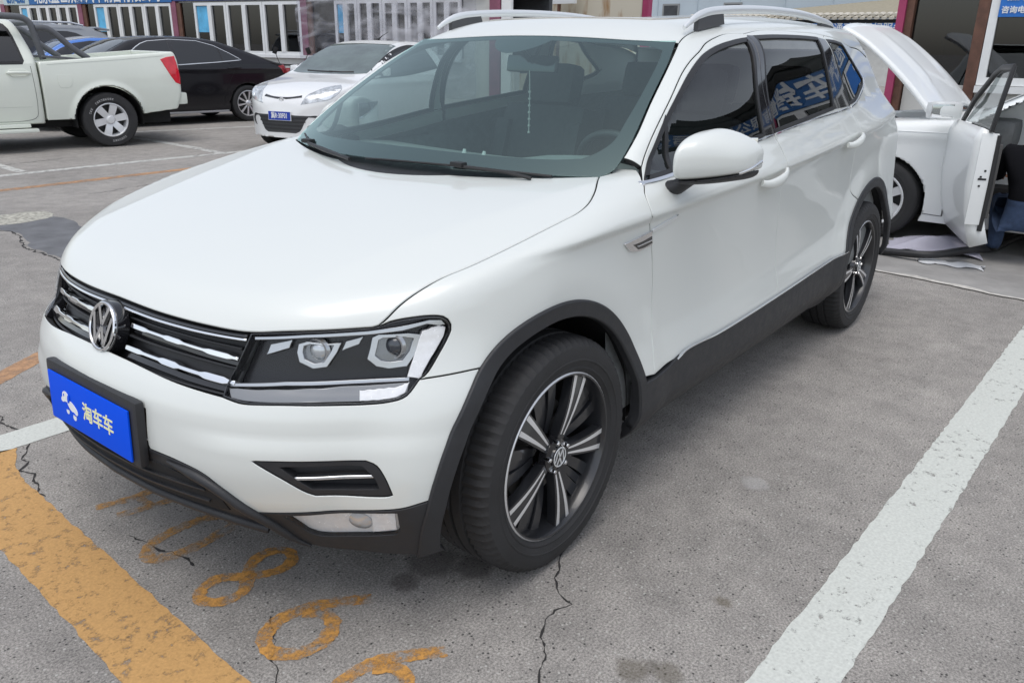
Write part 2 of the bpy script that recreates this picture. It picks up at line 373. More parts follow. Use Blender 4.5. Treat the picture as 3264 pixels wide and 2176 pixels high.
def panel(name, F, ch, segs, mats, parent=None, holes=(), h=.02, off=0., gap=.002, r=.002, depth=.02, sym=False, grid=None, push=None, hs=None, sub=None, flat=None, feat=None):
    """cut the closed outline `segs` (lists of 3-D points, smooth inside a list, corners between lists) out of F = 0.
    off: distance from the surface; gap: inset of the edge; r: edge radius; depth: flange. sym: outline is a half, mirrored in y=0."""
    loops = []
    for k, S in enumerate([segs]+list(holes)):
        P = loop([[tuple(p) for p in s_] for s_ in S], (hs or h) if k == 0 else (hs or h)*.8)
        if sym and k == 0:
            Q = P[::-1]*[1, -1, 1]; keep = np.abs(Q[:, 1]) > 1e-5; P = np.vstack([P, Q[keep]])
        q = ch.to2(P)
        if (area2(q) < 0) != (k > 0): P = P[::-1]; q = q[::-1]
        loops.append(P)
        if sym and k > 0:
            loops.append((P*[1, -1, 1])[::-1])
    dep = np.concatenate([ch.depth(P) for P in loops]); dm, dx = dep.min()-.35, dep.max()+.25
    L2 = []; out_t = []
    for P in loops:
        q = ch.to2(P); p = cast_chart(F, ch, q, dm, dx); n = grad_of(F, p)
        t = np.roll(p, -1, 0)-np.roll(p, 1, 0); to = np.cross(t, n); to /= np.maximum(np.linalg.norm(to, axis=1, keepdims=True), 1e-9)
        # sign: with CCW outer / CW holes, outward is to the right of travel in the chart
        e = ch.to2(p+to*.001)-ch.to2(p); t2 = ch.to2(np.roll(p, -1, 0))-ch.to2(np.roll(p, 1, 0))
        sgn = np.sign(t2[:, 0]*-e[:, 1]+t2[:, 1]*e[:, 0]); to *= np.where(np.median(sgn) < 0, -1, 1)
        p2 = p-to*(gap+r); L2.append(ch.to2(p2)); out_t.append(to)
    h_ = grid or h
    lo = L2[0].min(0); hi = L2[0].max(0); gx = np.arange(lo[0], hi[0], h_); gy = np.arange(lo[1], hi[1], h_)
    G = np.stack(np.meshgrid(gx, gy), -1).reshape(-1, 2); G[:, 0] += (np.floor((G[:, 1]-lo[1])/h_+.5) % 2)*h_*.5
    ok = inpoly(G, L2[0])
    for q in L2[1:]: ok &= ~inpoly(G, q)
    G = G[ok]
    if feat is not None:
        f2 = ch.to2(np.asarray(feat, float)); ok = inpoly(f2, L2[0])
        for q in L2[1:]: ok &= ~inpoly(f2, q)
        f2 = f2[ok]
        if len(f2):
            dd = np.full(len(G), 1e9)
            for k in range(0, len(f2), 200): dd = np.minimum(dd, np.linalg.norm(G[:, None]-f2[None, k:k+200], axis=2).min(1)) if len(G) else dd
            G = np.vstack([G[dd > h_*.5], f2])
    for q in L2: G = G[distpoly(G, q) > h_*.25]
    pts = np.vstack(L2+[G]); edges = []; s0 = 0
    for q in L2: edges += [(s0+i, s0+(i+1) % len(q)) for i in range(len(q))]; s0 += len(q)
    v, e, f, ov, oe, of_ = delaunay_2d_cdt([Vector(p) for p in pts], edges, [], 0, 1e-7)
    v = np.array([p[:] for p in v]); f = np.array([t for t in f if len(t) == 3]); c = v[f].mean(1)
    ok = inpoly(c, L2[0])
    for q in L2[1:]: ok &= ~inpoly(c, q)
    f = f[ok]; inv = {}
    for j, l_ in enumerate(ov):
        for i in l_: inv[i] = j
    P = cast_chart(F, ch, v, dm, dx); N = grad_of(F, P)
    if push is not None: P = push(P, N); N2 = N
    P0 = P-N*0 + N*off
    if flat is not None: P0 = flat(P0)
    # orient faces along normals
    fn = np.cross(P0[f[:, 1]]-P0[f[:, 0]], P0[f[:, 2]]-P0[f[:, 0]]); fl = np.sum(fn*N[f[:, 0]], 1) < 0; f[fl] = f[fl][:, ::-1]
    if push is not None or flat is not None:
        fn = np.cross(P0[f[:, 1]]-P0[f[:, 0]], P0[f[:, 2]]-P0[f[:, 0]]); A = np.zeros_like(P0)
        for k in range(3): np.add.at(A, f[:, k], fn)
        N = A/np.maximum(np.linalg.norm(A, axis=1, keepdims=True), 1e-12)
    V = [P0]; NN = [N]; Fs = [f]; MI = [np.zeros(len(f), int)]; base = len(P0); s0 = 0
    for q, to in zip(L2, out_t):
        n_ = len(q); ids = np.array([inv[s0+i] for i in range(n_)]); s0 += n_
        p = P0[ids]; n = N[ids]
        r1 = p+to*r-n*r*1.2; r2 = p+to*r-n*max(depth, r*1.5)
        V += [r1, r2, r1, r2]; NN += [n*.3+to*.95, to, to, to]
        a = np.arange(n_); b = (a+1) % n_; q1 = base+a; q1b = base+b
        def orient(A, B, C_, D_, nrm):
            return np.stack([A, B, C_, D_], 1)
        quads = np.stack([ids[a], ids[b], q1b, q1], 1); quads2 = np.stack([base+2*n_+a, base+2*n_+b, base+3*n_+b, base+3*n_+a], 1)
        allV = np.vstack(V)
        for Q, m_ in ((quads, 0), (quads2, 1 if (isinstance(mats, (list, tuple)) and len(mats) > 1) else 0)):
            nn = np.cross(allV[Q[:, 1]]-allV[Q[:, 0]], allV[Q[:, 2]]-allV[Q[:, 0]]); s_ = np.sum(nn*to, 1) < 0
            Q[s_] = Q[s_][:, ::-1]; Fs.append(Q); MI.append(np.full(len(Q), m_))
        base += 4*n_
    V = np.vstack(V); NN = np.vstack(NN); NN /= np.maximum(np.linalg.norm(NN, axis=1, keepdims=True), 1e-9)
    faces = [tuple(t) for A in Fs for t in A]
    return mesh_obj(name, V, faces, mats, parent, True, np.concatenate(MI), NN)
def on(F, ch, pts):
    """project 3-D points to the surface along the chart"""
    P = np.asarray(pts, float); d = ch.depth(P); p = cast_chart(F, ch, ch.to2(P), d.min()-.35, d.max()+.25, 60); return p, grad_of(F, p)
# ------------------------------------------------------------------ the white SUV (front axle at x = 0, forward = +x, its left side = +y)
suv = root('parked_suv', 'large white SUV with black wheel arch trim and blue front plate', 'SUV')
SIDE = Planar((0, -1, 0)); HOODC = Planar((-.35, 0, -.94), (1, 0, 0)); FRONT = Cyl(-.3); FEND = Planar((-.2, -.8, -.55)); PILL = Planar((-.15, -.8, -.6))
WSC = Planar(-Wn, (1, 0, 1)); TOP = Planar((0, 0, -1), (1, 0, 0)); QRT = Planar((0, -.93, -.37)); REAR = Cyl(-2.9, .9, -1.)
def arc(cx, cz, r_, a0, a1, n=14, y=.9): return [(cx+r_*math.cos(a0+(a1-a0)*i/n), y, cz+r_*math.sin(a0+(a1-a0)*i/n)) for i in range(n+1)]
PM = [PAINT, SEAM]
def snap(c, ch, F=None, h=.012):
    P = crom(c, h); return [tuple(p) for p in on(F or Fall, ch, P)[0]]
_x = np.arange(-3.5, .62, .014)
SFEAT = np.vstack([np.stack([_x, 0*_x+.9, Zchar(_x)+dz], -1) for dz in (-.075, -.055, -.042, -.031, -.022, -.014, -.007, 0., .007, .016, .028)]+[np.stack([_x, 0*_x+.9, Zsill(_x)+dz], -1) for dz in (.012, .03, .05, .07)])
# feature curves
HF = [(.739, 0, .806), (.735, .181, .803), (.715, .333, .801), (.674, .474, .800), (.635, .549, .808), (.578, .628, .814), (.493, .715, .820)]
HS = [(.493, .715, .820), (.477, .724, .836), (.441, .735, .865), (.385, .75, .897), (.326, .763, .917), (.25, .784, .935), (.12, .806, .963), (-.002, .819, .984), (-.069, .825, .996), (-.127, .829, 1.006), (-.197, .82, 1.019), (-.287, .786, 1.036), (-.383, .735, 1.053), (-.404, .724, 1.06)]
HR = [(-.404, .724, 1.06), (-.331, .58, 1.06), (-.28, .45, 1.06), (-.241, .314, 1.062), (-.216, .14, 1.064), (-.21, 0, 1.065)]
HS = snap(HS, HOODC, Flow); HF = snap(HF, FRONT); HF[-1] = HS[0]; HR = snap(HR, HOODC, Flow); HR[0] = HS[-1]
hood = panel('hood', Flow, HOODC, [HF, HS, HR], PM, suv, sym=True, h=.024, hs=.016, gap=.0018, r=.003)
# fender
WSE = [(-.404, .726, 1.06), (-.454, .752, 1.085), (-.498, .749, 1.116)]
ACX, ACZ, AR = .03, .345, .446
def arch_pt(a, cx=ACX, cz=ACZ, r_=AR, y=.9): return (cx+r_*math.cos(a), y, cz+r_*math.sin(a))
aS = math.asin((.700-ACZ)/AR); aD = math.pi-math.asin((.452-ACZ)/AR)
DL0 = [(-.517, .803, 1.092), (-.472, .838, 1.05), (-.424, .872, 1.022), (-.411, .90, .975)]
DL1 = [(-.411, .90, .975), (-.440, .89, .925), (-.462, .886, .875), (-.485, .883, .81), (-.502, .879, .72), (-.503, .884, .613), (-.478, .915, .452)]
SB = [(.449, .797, .700), (.40, .82, .703), (.333, .844, .704), arch_pt(aS)]
HLO = [(.493, .715, .820), (.477, .729, .830), (.440, .760, .838), (.392, .795, .839), (.369, .810, .831), (.360, .818, .811), (.367, .817, .792), (.396, .81, .752), (.429, .80, .711), (.449, .797, .700)]
DL0 = snap(DL0, SIDE); DL1 = snap(DL1, SIDE); DL0[-1] = DL1[0]; SB = snap(SB, FRONT); HLO = snap(HLO, FRONT); HLO[0] = HS[0]; SB[0] = HLO[-1]; WSE[0] = HS[-1]
PS = snap([WSE[-1], DL0[0]], FEND); PS[0] = WSE[-1]; PS[-1] = DL0[0]
fen = panel('fender', Flow, FEND, [HS, WSE, PS, DL0, DL1, [DL1[-1], arch_pt(aD)], arc(ACX, ACZ, AR, aD, aS), [arch_pt(aS), SB[-1]], SB[::-1], HLO[::-1]], PM, suv, feat=on(Fall, SIDE, SFEAT[(SFEAT[:, 0] > -.55) & (SFEAT[:, 0] < .5)])[0], h=.022, hs=.014, gap=.0018)
mirror_obj(fen)
# front bumper skin
GB = [(.803, 0, .686), (.800, .17, .682), (.790, .293, .672), (.770, .394, .664), (.752, .455, .659)]
HLB = [(.752, .455, .659), (.740, .49, .652), (.734, .505, .650), (.681, .591, .653), (.622, .665, .653), (.556, .734, .653), (.519, .764, .656), (.484, .784, .666), (.449, .797, .700)]
aE = math.asin((.412-ACZ)/AR)
BE1 = [(.464, .862, .412), (.50, .838, .405), (.533, .808, .395), (.58, .745, .387), (.639, .66, .380), (.721, .515, .365)]
BE2 = [(.721, .515, .365), (.749, .485, .401), (.776, .446, .439), (.793, .415, .463), (.818, .342, .480), (.836, .25, .488)]
FOG = [[(.74, .541, .521), (.701, .600, .523), (.584, .749, .523)], [(.584, .749, .523), (.570, .768, .512), (.560, .784, .482), (.548, .796, .434)], [(.548, .796, .434), (.556, .789, .430), (.660, .655, .430)], [(.660, .655, .430), (.670, .636, .440), (.703, .596, .478), (.74, .541, .521)]]
HLB = snap(HLB, FRONT); HLB[-1] = HLO[-1]; GB = snap(GB, FRONT); HLB[0] = GB[-1]
bump = panel('front_bumper', Fall, FRONT, [GB, HLB, SB, [SB[-1], arch_pt(aS)], arc(ACX, ACZ, AR, aS, aE), [arch_pt(aE), BE1[0]], BE1, BE2, [(.836, .25, .488), (.838, .245, .495), (.832, .247, .595)], [(.832, .247, .595), (.84, 0, .600)]], PM, suv, holes=[FOG], sym=True, h=.02, hs=.012, gap=.0015)
# lower black valance with openings
FLP = [[(.688, .568, .358), (.61, .69, .374), (.538, .798, .381)], [(.538, .798, .381), (.530, .793, .35), (.522, .787, .322), (.527, .779, .311)], [(.527, .779, .311), (.58, .70, .296), (.632, .61, .285), (.641, .59, .296)], [(.641, .59, .296), (.688, .568, .358)]]
BOT = [(.405, .83, .222), (.474, .80, .232), (.55, .70, .236), (.625, .56, .243), (.66, .49, .300), (.70, .42, .318), (.74, .35, .330), (.775, .2, .336), (.785, 0, .336)]
LOWG = [[(.775, 0, .352), (.770, .22, .352), (.740, .355, .352), (.715, .43, .358)], [(.715, .43, .358), (.760, .44, .405)], [(.760, .44, .405), (.785, .38, .435), (.80, .31, .452), (.815, .25, .458), (.82, .0, .458)]]
lowv = panel('lower_bumper', Fall, FRONT, [[(.838, 0, .493), (.838, .245, .493), (.836, .25, .488)], BE2[::-1], BE1[::-1], [BE1[0], arch_pt(aE)], [arch_pt(aE), (.458, .845, .32), (.425, .832, .245), (.405, .83, .222)], BOT], [PLASTIC, SEAM], suv,
    holes=[FLP], sym=True, h=.018, hs=.012, gap=.001, off=.0015)
lg = panel('lower_grille', Fall, FRONT, LOWG, [DARK, DARK], lowv, sym=True, h=.02, off=.004, depth=.003, r=.001)
for zz in (.385, .42):
    sl = panel('slat', Fall, FRONT, [[(.8, 0, zz+.005), (.79, .25, zz+.005), (.76, .40, zz+.004)], [(.76, .40, zz+.004), (.76, .40, zz-.004)], [(.76, .40, zz-.004), (.79, .25, zz-.005), (.8, 0, zz-.005)]], PLASTIC, lowv, sym=True, h=.015, off=.011, depth=.008, r=.001)
def tube_on(name, curve, off, rad, mats, parent, sym=False, flat=None, n=8, h=.02, taper=False):
    P, N = on(Fall, FRONT, crom(curve, h)); Q = P+N*off
    if sym: Q = np.vstack([Q[::-1]*[1, -1, 1], Q[1:]])
    k = len(Q); rr = [rad]*k
    if taper: rr = [rad*min(1, .25+4*min(i, k-1-i)/k) for i in range(k)]
    mb = MB(); mb.tube([tuple(q) for q in Q], rr, n, flat=flat); return mb.build(name, mats, parent, True, 50)
tube_on('valance_edge', [(.80, .30, .472), (.795, .40, .452), (.776, .446, .428), (.749, .485, .390), (.715, .52, .345), (.66, .56, .262), (.63, .575, .240)], .004, .013, PLASTIC, lowv, taper=True)
mirror_obj(bpy.data.objects['valance_edge'])
tube_on('lip', [(.785, 0, .338), (.775, .2, .338), (.74, .35, .332), (.70, .42, .320), (.66, .49, .302)], .004, .012, PLASTIC, lowv, sym=True)
# fog recess: deep dark pocket with chrome blade, and the lamp below
fr = panel('fog_recess', Fall, FRONT, FOG, [PLASTIC, PLASTIC], bump, h=.02, hs=.012, off=-.028, gap=-.004, r=.001, depth=.004); mirror_obj(fr)
fw = panel('recess_frame', Fall, FRONT, FOG, [PLASTIC, PLASTIC], bump, holes=[[[(.700, .592, .508), (.61, .715, .510), (.587, .740, .508)], [(.587, .740, .508), (.573, .764, .475), (.566, .770, .450)], [(.566, .770, .450), (.61, .71, .446), (.66, .648, .448)], [(.66, .648, .448), (.700, .592, .508)]]], h=.016, off=-.003, gap=.001, r=.001, depth=.026); mirror_obj(fw)
cb = panel('chrome_blade', Fall, FRONT, [[(.688, .615, .482), (.63, .70, .484), (.562, .777, .489)], [(.562, .777, .489), (.562, .777, .476)], [(.562, .777, .476), (.63, .70, .470), (.688, .618, .469)], [(.688, .618, .469), (.688, .615, .482)]], CHROME, bump, h=.012, off=-.004, depth=.014, r=.003); mirror_obj(cb)
REFL = mat('lamp_reflector', (.86, .86, .86), .22, metal=.15, var=.06, vscale=60, rvar=.08, coat=.5)
fl0 = panel('fog_lamp', Fall, FRONT, FLP, [REFL, DARK], suv, h=.016, off=-.013, gap=-.003, r=.001, depth=.002)
fl1 = panel('lamp_cover', Fall, FRONT, FLP, GLASS_CLEAR, fl0, h=.016, off=.0, gap=.001, r=.001, depth=.02)
P_, N_ = on(Fall, FRONT, [(.585, .715, .338)]); ax = Vector(N_[0]); rot = ax.to_track_quat('Z', 'Y').to_matrix()
mb = MB(); mb.lathe([(.0, .012), (.018, .010), (.029, .004), (.031, -.012)], 20, 'z'); pr = mb.build('lamp_bulb_lens', mat('fog_lens_bright', (.62, .63, .64), .08, metal=.4, coat=1.), fl0, True)
pr.data.transform(Matrix.Translation(Vector(P_[0]-N_[0]*.014)) @ rot.to_4x4())
flut = panel('fluted_reflector', Fall, FRONT, [[(.578, .745, .376), (.541, .796, .378)], [(.541, .796, .378), (.526, .784, .319)], [(.526, .784, .319), (.566, .735, .304)], [(.566, .735, .304), (.578, .745, .376)]], REFL, fl0, h=.006, off=-.007, depth=.008, r=.001, flat=lambda P: P+np.stack([0*P[:, 0], 0*P[:, 0], .0008*np.sin(P[:, 2]*1400)], -1)); 
fl0m = mirror_obj(fl0); mirror_obj(fl1, parent=fl0m); mirror_obj(pr, parent=fl0m); mirror_obj(flut, parent=fl0m)
# ------------------------------------------------------------------ grille
GT = [(.741, 0, .803), (.737, .181, .800), (.717, .333, .798), (.676, .472, .797)]
GR = [(.676, .472, .797), (.69, .466, .768), (.715, .452, .714), (.737, .446, .683), (.752, .455, .659)]
GLB = mat('grille_black', (.008, .008, .009), .45)
gr = panel('front_grille', Fall, FRONT, [GT, GR, GB[::-1]], [GLB, GLB], suv, sym=True, h=.02, off=-.04, gap=-.012, r=.001, depth=.003)
def grille_strip(name, pts, hz, off, depth, mats, facets=(), h=.008):
    """band following pts; hz half height, widened in facets (y centre, half length, extra)"""
    c = crom(pts, h); y = c[:, 1]; e = np.full(len(c), hz)
    for (yc, hl, ex) in facets: e += ex*np.clip(2.6-np.abs(y-yc)/hl*1.9, 0, 1)
    up = c+np.stack([0*e, 0*e, e], -1); dn = c-np.stack([0*e, 0*e, e], -1)
    return panel(name, Fall, FRONT, [[tuple(p) for p in up[i:i+2]] for i in range(len(c)-1)]+[[tuple(up[-1]), tuple(dn[-1])]]+[[tuple(dn[i]), tuple(dn[i-1])] for i in range(len(c)-1, 0, -1)]+[[tuple(dn[0]), tuple(up[0])]], mats, gr, h=.012, hs=.02, off=off, depth=depth, r=.0025, gap=0)
for z0, o0 in ((.756, -.010), (.7035, -.008)):
    k = .018 if z0 > .73 else .014
    pts = [(.77, .085, z0+.002), (.76, .20, z0), (.74, .33, z0-k*.45), (.705, .455, z0-k)]
    b1 = grille_strip('chrome_bar', pts, .0042, o0, .022, CHROME, [(.118, .030, .0022), (.255, .026, .0030), (.398, .030, .0030)]); mirror_obj(b1)
    b2 = grille_strip('bar_shelf', [(a, b, c-.012) for a, b, c in pts], .006, o0-.014, .02, GLOSSBLK); mirror_obj(b2)
st = grille_strip('chrome_strip', [(.742, .04, .7895), (.738, .181, .787), (.718, .333, .785), (.679, .468, .783)], .0032, -.002, .012, CHROME); mirror_obj(st)
st = grille_strip('trim_strip', [(.742, 0.0, .7975), (.738, .181, .7945), (.718, .333, .7925), (.679, .468, .791)], .0038, -.004, .02, GLOSSBLK); mirror_obj(st)
for z0 in (.775, .730, .679): 
    b2 = grille_strip('dark_slat', [(.77, .02, z0), (.76, .20, z0-.002), (.74, .33, z0-.006), (.705, .455, z0-.014)], .003, -.022, .015, PLASTIC); mirror_obj(b2)
# round emblem
BN = Vector((.955, .0, .296)).normalized(); BM = Matrix.Translation((.788, 0, .738)) @ BN.to_track_quat('Z', 'Y').to_matrix().to_4x4()
mb = MB(); mb.lathe([(0, -.004), (.060, -.004), (.060, .002), (.069, .0), (.071, -.03)], 40, 'z'); bd = mb.build('emblem_base', GLOSSBLK, gr, True, 40); bd.data.transform(BM)
mb = MB(); mb.lathe([(.055, 0), (.0555, .006), (.058, .0085), (.062, .0085), (.0645, .006), (.065, -.004)], 48, 'z'); bd = mb.build('emblem_ring', CHROME, gr, True, 40); bd.data.transform(BM)
def vw(rr, w, z0, z1):
    """V over W strokes inside a ring of radius rr, in x (right) y (up)"""
    mb = MB()
    def stroke(a, b):
        a = Vector(a); b = Vector(b); t = (b-a).normalized(); n = Vector((-t.y, t.x))*w/2
        mb.prism([tuple(a-n), tuple(b-n), tuple(b+n), tuple(a+n)], z0, z1, 'z')
    c = .97*rr
    stroke((-.42*rr, .87*rr), (-.02*rr, .10*rr)); stroke((.42*rr, .87*rr), (.02*rr, .10*rr))
    stroke((-.80*rr, .52*rr), (-.38*rr, -.88*rr+.04*rr)); stroke((.80*rr, .52*rr), (.38*rr, -.84*rr))
    stroke((-.40*rr, -.86*rr), (-.02*rr, -.02*rr)); stroke((.40*rr, -.86*rr), (.02*rr, -.02*rr))
    return mb
# emblem letters, turned so that up stays up
BU = Vector((-.296, 0, .955)); BX = Vector((0, 1, 0)); BL = Matrix((( BX.x, BU.x, BN.x, .788), (BX.y, BU.y, BN.y, 0), (BX.z, BU.z, BN.z, .738), (0, 0, 0, 1)))
o = vw(.057, .0105, -.002, .007).build('emblem_letters', CHROME, gr); o.data.transform(BL)
# ------------------------------------------------------------------ headlights
HLT = snap([(.676, .476, .800), (.635, .549, .808), (.578, .628, .814), (.493, .715, .820)], FRONT); HLT[-1] = HLO[0]
HOUT = [HLT, HLO, HLB[::-1], [(.752, .455, .659), (.737, .449, .683), (.715, .455, .714), (.69, .469, .768), (.676, .476, .800)]]
HLBK = mat('headlight_black', (.006, .006, .008), .22)
hl = panel('headlight', Fall, FRONT, HOUT, [HLBK, HLBK], suv, h=.016, off=-.045, gap=-.004, r=.001, depth=.002)
def hp(name, pts, off, depth, mats, h=.01, r=.0015, flat=None, smooth=False):
    S_ = [pts] if smooth else [[pts[i], pts[(i+1) % len(pts)]] for i in range(len(pts))]
    if smooth: S_ = [list(pts)+[pts[0]]]
    return panel(name, Fall, FRONT, S_, mats, hl, h=h, off=off, depth=depth, r=r, gap=0, flat=flat)
HLP = {
'top': [(0.6746, 0.483, 0.7927), (0.609, 0.5914, 0.8042), (0.5145, 0.6989, 0.8118), (0.4584, 0.751, 0.82), (0.4022, 0.7907, 0.8298), (0.3765, 0.8065, 0.8267), (0.369, 0.8127, 0.8153), (0.3831, 0.8057, 0.8137), (0.4081, 0.7894, 0.8207), (0.457, 0.756, 0.8095), (0.5165, 0.7004, 0.8025), (0.6111, 0.593, 0.796), (0.6769, 0.4851, 0.7851)],
'low': [(0.7302, 0.4524, 0.6893), (0.662, 0.571, 0.6997), (0.5704, 0.6823, 0.7032), (0.464, 0.7792, 0.7061), (0.4658, 0.7807, 0.6981), (0.5727, 0.6843, 0.6956), (0.6648, 0.5737, 0.6925), (0.7348, 0.454, 0.6828)],
'flute': [(0.4202, 0.7857, 0.8035), (0.3829, 0.8056, 0.8147), (0.3682, 0.8145, 0.8077), (0.375, 0.8144, 0.7886), (0.4328, 0.7966, 0.7168), (0.442, 0.7949, 0.7023), (0.4681, 0.7764, 0.7056), (0.443, 0.7808, 0.7578)],
'ind': [(0.7376, 0.4535, 0.6799), (0.5738, 0.6853, 0.6926), (0.4664, 0.7812, 0.6957), (0.4768, 0.784, 0.6771), (0.5012, 0.7739, 0.6639), (0.5404, 0.7453, 0.6584), (0.6198, 0.6639, 0.6595), (0.7326, 0.5039, 0.6555), (0.7456, 0.4705, 0.6598)],
'bez1': [(0.6261, 0.5787, 0.7814), (0.613, 0.5945, 0.7877), (0.5849, 0.6337, 0.7831), (0.5625, 0.6584, 0.7853), (0.5733, 0.6547, 0.7644), (0.5961, 0.6422, 0.7308), (0.6181, 0.6167, 0.7267), (0.6344, 0.5876, 0.7407), (0.6326, 0.5788, 0.7628)],
'bez2': [(0.5113, 0.7084, 0.7958), (0.4999, 0.7175, 0.8025), (0.4472, 0.7663, 0.8021), (0.4206, 0.7872, 0.7957), (0.439, 0.7836, 0.7574), (0.4638, 0.773, 0.728), (0.4983, 0.7462, 0.7238), (0.5179, 0.7254, 0.7296), (0.5295, 0.7075, 0.7467), (0.5193, 0.7085, 0.7724)],
'c': [(0.6049, 0.6157, 0.7664), (0.4811, 0.746, 0.7732)],
'd1': [(0.6652, 0.5154, 0.7772), (0.6344, 0.5616, 0.7899), (0.6428, 0.5586, 0.771), (0.676, 0.511, 0.7534)],
'd2': [(0.5556, 0.6651, 0.7875), (0.5258, 0.6927, 0.7976), (0.5359, 0.6886, 0.7799), (0.5664, 0.6613, 0.7666)],
'indw': [(0.5579, 0.7096, 0.6831), (0.4926, 0.7662, 0.6879), (0.4662, 0.781, 0.6967), (0.4814, 0.7817, 0.6754), (0.5047, 0.7707, 0.6652), (0.5398, 0.7448, 0.6607), (0.5672, 0.7184, 0.6599)],
}
SILV = mat('lamp_silver', (.52, .53, .54), .22, metal=.9)
LENSG = mat('lamp_projector_dark', (.03, .035, .045), .03, coat=1.)
kids = [hp('chrome_line', HLP['top'], -.012, .01, SILV), hp('chrome_line', HLP['low'], -.012, .012, SILV),
        hp('side_reflector', HLP['flute'], -.016, .02, REFL, h=.006, flat=lambda P: P+np.stack([0*P[:, 0], 0*P[:, 0], .0009*np.sin(P[:, 2]*1250)], -1)),
        hp('indicator_lens', HLP['ind'], -.014, .01, mat('indicator_grey', (.26, .265, .27), .2, metal=.4, coat=.6), h=.006, flat=lambda P: P+np.stack([0*P[:, 0], 0*P[:, 0], .0006*np.sin(P[:, 2]*1500)], -1)),
        hp('indicator_reflector', HLP['indw'], -.0115, .006, REFL, h=.006, flat=lambda P: P+np.stack([0*P[:, 0], 0*P[:, 0], .0008*np.sin(P[:, 1]*1100)], -1)),
        hp('lamp_facet', HLP['d1'], -.030, .01, SILV), hp('lamp_facet', HLP['d2'], -.030, .01, SILV)]
for i in (0, 1):
    bz = np.array(HLP['bez1' if i == 0 else 'bez2']); cc = np.array(HLP['c'][i]); ins = cc+(bz-cc)*.70
    kids.append(panel('projector_bezel', Fall, FRONT, [[tuple(bz[j]), tuple(bz[(j+1) % len(bz)])] for j in range(len(bz))], SILV, hl, holes=[[[tuple(ins[j]), tuple(ins[(j+1) % len(bz)])] for j in range(len(bz))]], h=.008, off=-.020, depth=.018, r=.0015, gap=0))
    kids.append(panel('lamp_bowl', Fall, FRONT, [[tuple(ins[j]), tuple(ins[(j+1) % len(bz)])] for j in range(len(bz))], mat('lamp_bowl_grey', (.22, .225, .23), .2, metal=.8), hl, h=.008, off=-.033, depth=.004, r=.001, gap=-.003))
    P_, N_ = on(Fall, FRONT, [tuple(cc)]); fw_ = Vector((1, .25, .05)).normalized(); rq = fw_.to_track_quat('Z', 'Y').to_matrix().to_4x4(); ce = Vector(P_[0]-N_[0]*.034)
    mb = MB(); mb.lathe([(.034, -.004), (.030, .004), (.026, .004), (.024, .0)], 28, 'z'); b = mb.build('projector_ring', SILV, hl, True, 30); b.data.transform(Matrix.Translation(ce) @ rq); kids.append(b)
    mb = MB(); mb.lathe([(0, .012), (.010, .011), (.019, .006), (.025, -.002)], 24, 'z'); b = mb.build('projector_lens', LENSG if i else mat('lamp_projector_clear', (.55, .58, .6), .04, coat=1., metal=.5), hl, True, 60); b.data.transform(Matrix.Translation(ce) @ rq); kids.append(b)
kids.append(panel('lamp_cover', Fall, FRONT, HOUT, GLASS_CLEAR, hl, h=.018, hs=.014, off=.0, gap=.004, r=.001, depth=.02))
kids.append(panel('lamp_frame', Fall, FRONT, HOUT, GLOSSBLK, hl, holes=[[[tuple((np.array(p)-[.60, .63, .735])*[1, .965, .935]+[.60, .63, .735]) for p in crom(s_, .02)] for s_ in HOUT]], h=.02, hs=.012, off=-.004, gap=.001, r=.001, depth=.03))
hlm = mirror_obj(hl)
for k_ in kids: mirror_obj(k_, parent=hlm)
# ------------------------------------------------------------------ licence plate on its bracket
pl = MB(); pl.box((.012, 0, .008), (.475, .172, .024), bev=.010); plate = pl.build('plate_bracket', PLASTIC, suv, True)
PB = Matrix(((0, 0, 1, .842), (1, 0, 0, 0), (0, 1, 0, .530), (0, 0, 0, 1))) @ Matrix.Rotation(R(-3), 4, 'X')
plate.data.transform(PB)
BLUE = mat('plate_blue', (.0, .085, .80), .6, spec=.15); WHITE = mat('plate_white', (.85, .86, .87), .4); PYEL = mat('plate_pale_yellow', (.88, .87, .50), .5)
pb = MB(); pb.box((.008, -.008, .024), (.425, .135, .005), bev=.002); o = pb.build('licence_plate', BLUE, suv, True); o.data.transform(PB); LP = o
LPM = PB @ Matrix.Translation((.008, -.008, .0267))
t_ = text_mesh('淘车车', .054, PYEL, 'plate_lettering', LP, .0008, 'CENTER', 1., .0009); t_.data.transform(LPM @ Matrix.Translation((.055, -.003, 0)))
def blob(mb, c, rx, ry, z0, z1, n=20, a=0.):
    mb.prism([(c[0]+rx*math.cos(2*math.pi*i/n)*math.cos(a)-ry*math.sin(2*math.pi*i/n)*math.sin(a), c[1]+rx*math.cos(2*math.pi*i/n)*math.sin(a)+ry*math.sin(2*math.pi*i/n)*math.cos(a)) for i in range(n)], z0, z1, 'z')
mb = MB(); blob(mb, (-.118, .014), .018, .015, 0, .0008); blob(mb, (-.132, .004), .012, .008, 0, .0009, a=.4); blob(mb, (-.085, -.008), .026, .013, 0, .0007, a=-.35); blob(mb, (-.068, -.014), .014, .010, 0, .0010, a=-.6)
blob(mb, (-.112, -.026), .008, .008, 0, .0008); blob(mb, (-.075, -.034), .009, .009, 0, .0008)
o = mb.build('plate_logo', WHITE, LP); o.data.transform(LPM)
mb = MB(); blob(mb, (-.100, .012), .0065, .013, .0011, .0016, a=-.3); blob(mb, (-.126, .017), .0022, .004, .0011, .0016); blob(mb, (-.112, -.017), .0105, .004, .0011, .0016); blob(mb, (-.075, -.024), .0105, .003, .0011, .0016, a=-.3)
o = mb.build('plate_logo_detail', BLUE, LP); o.data.transform(LPM)
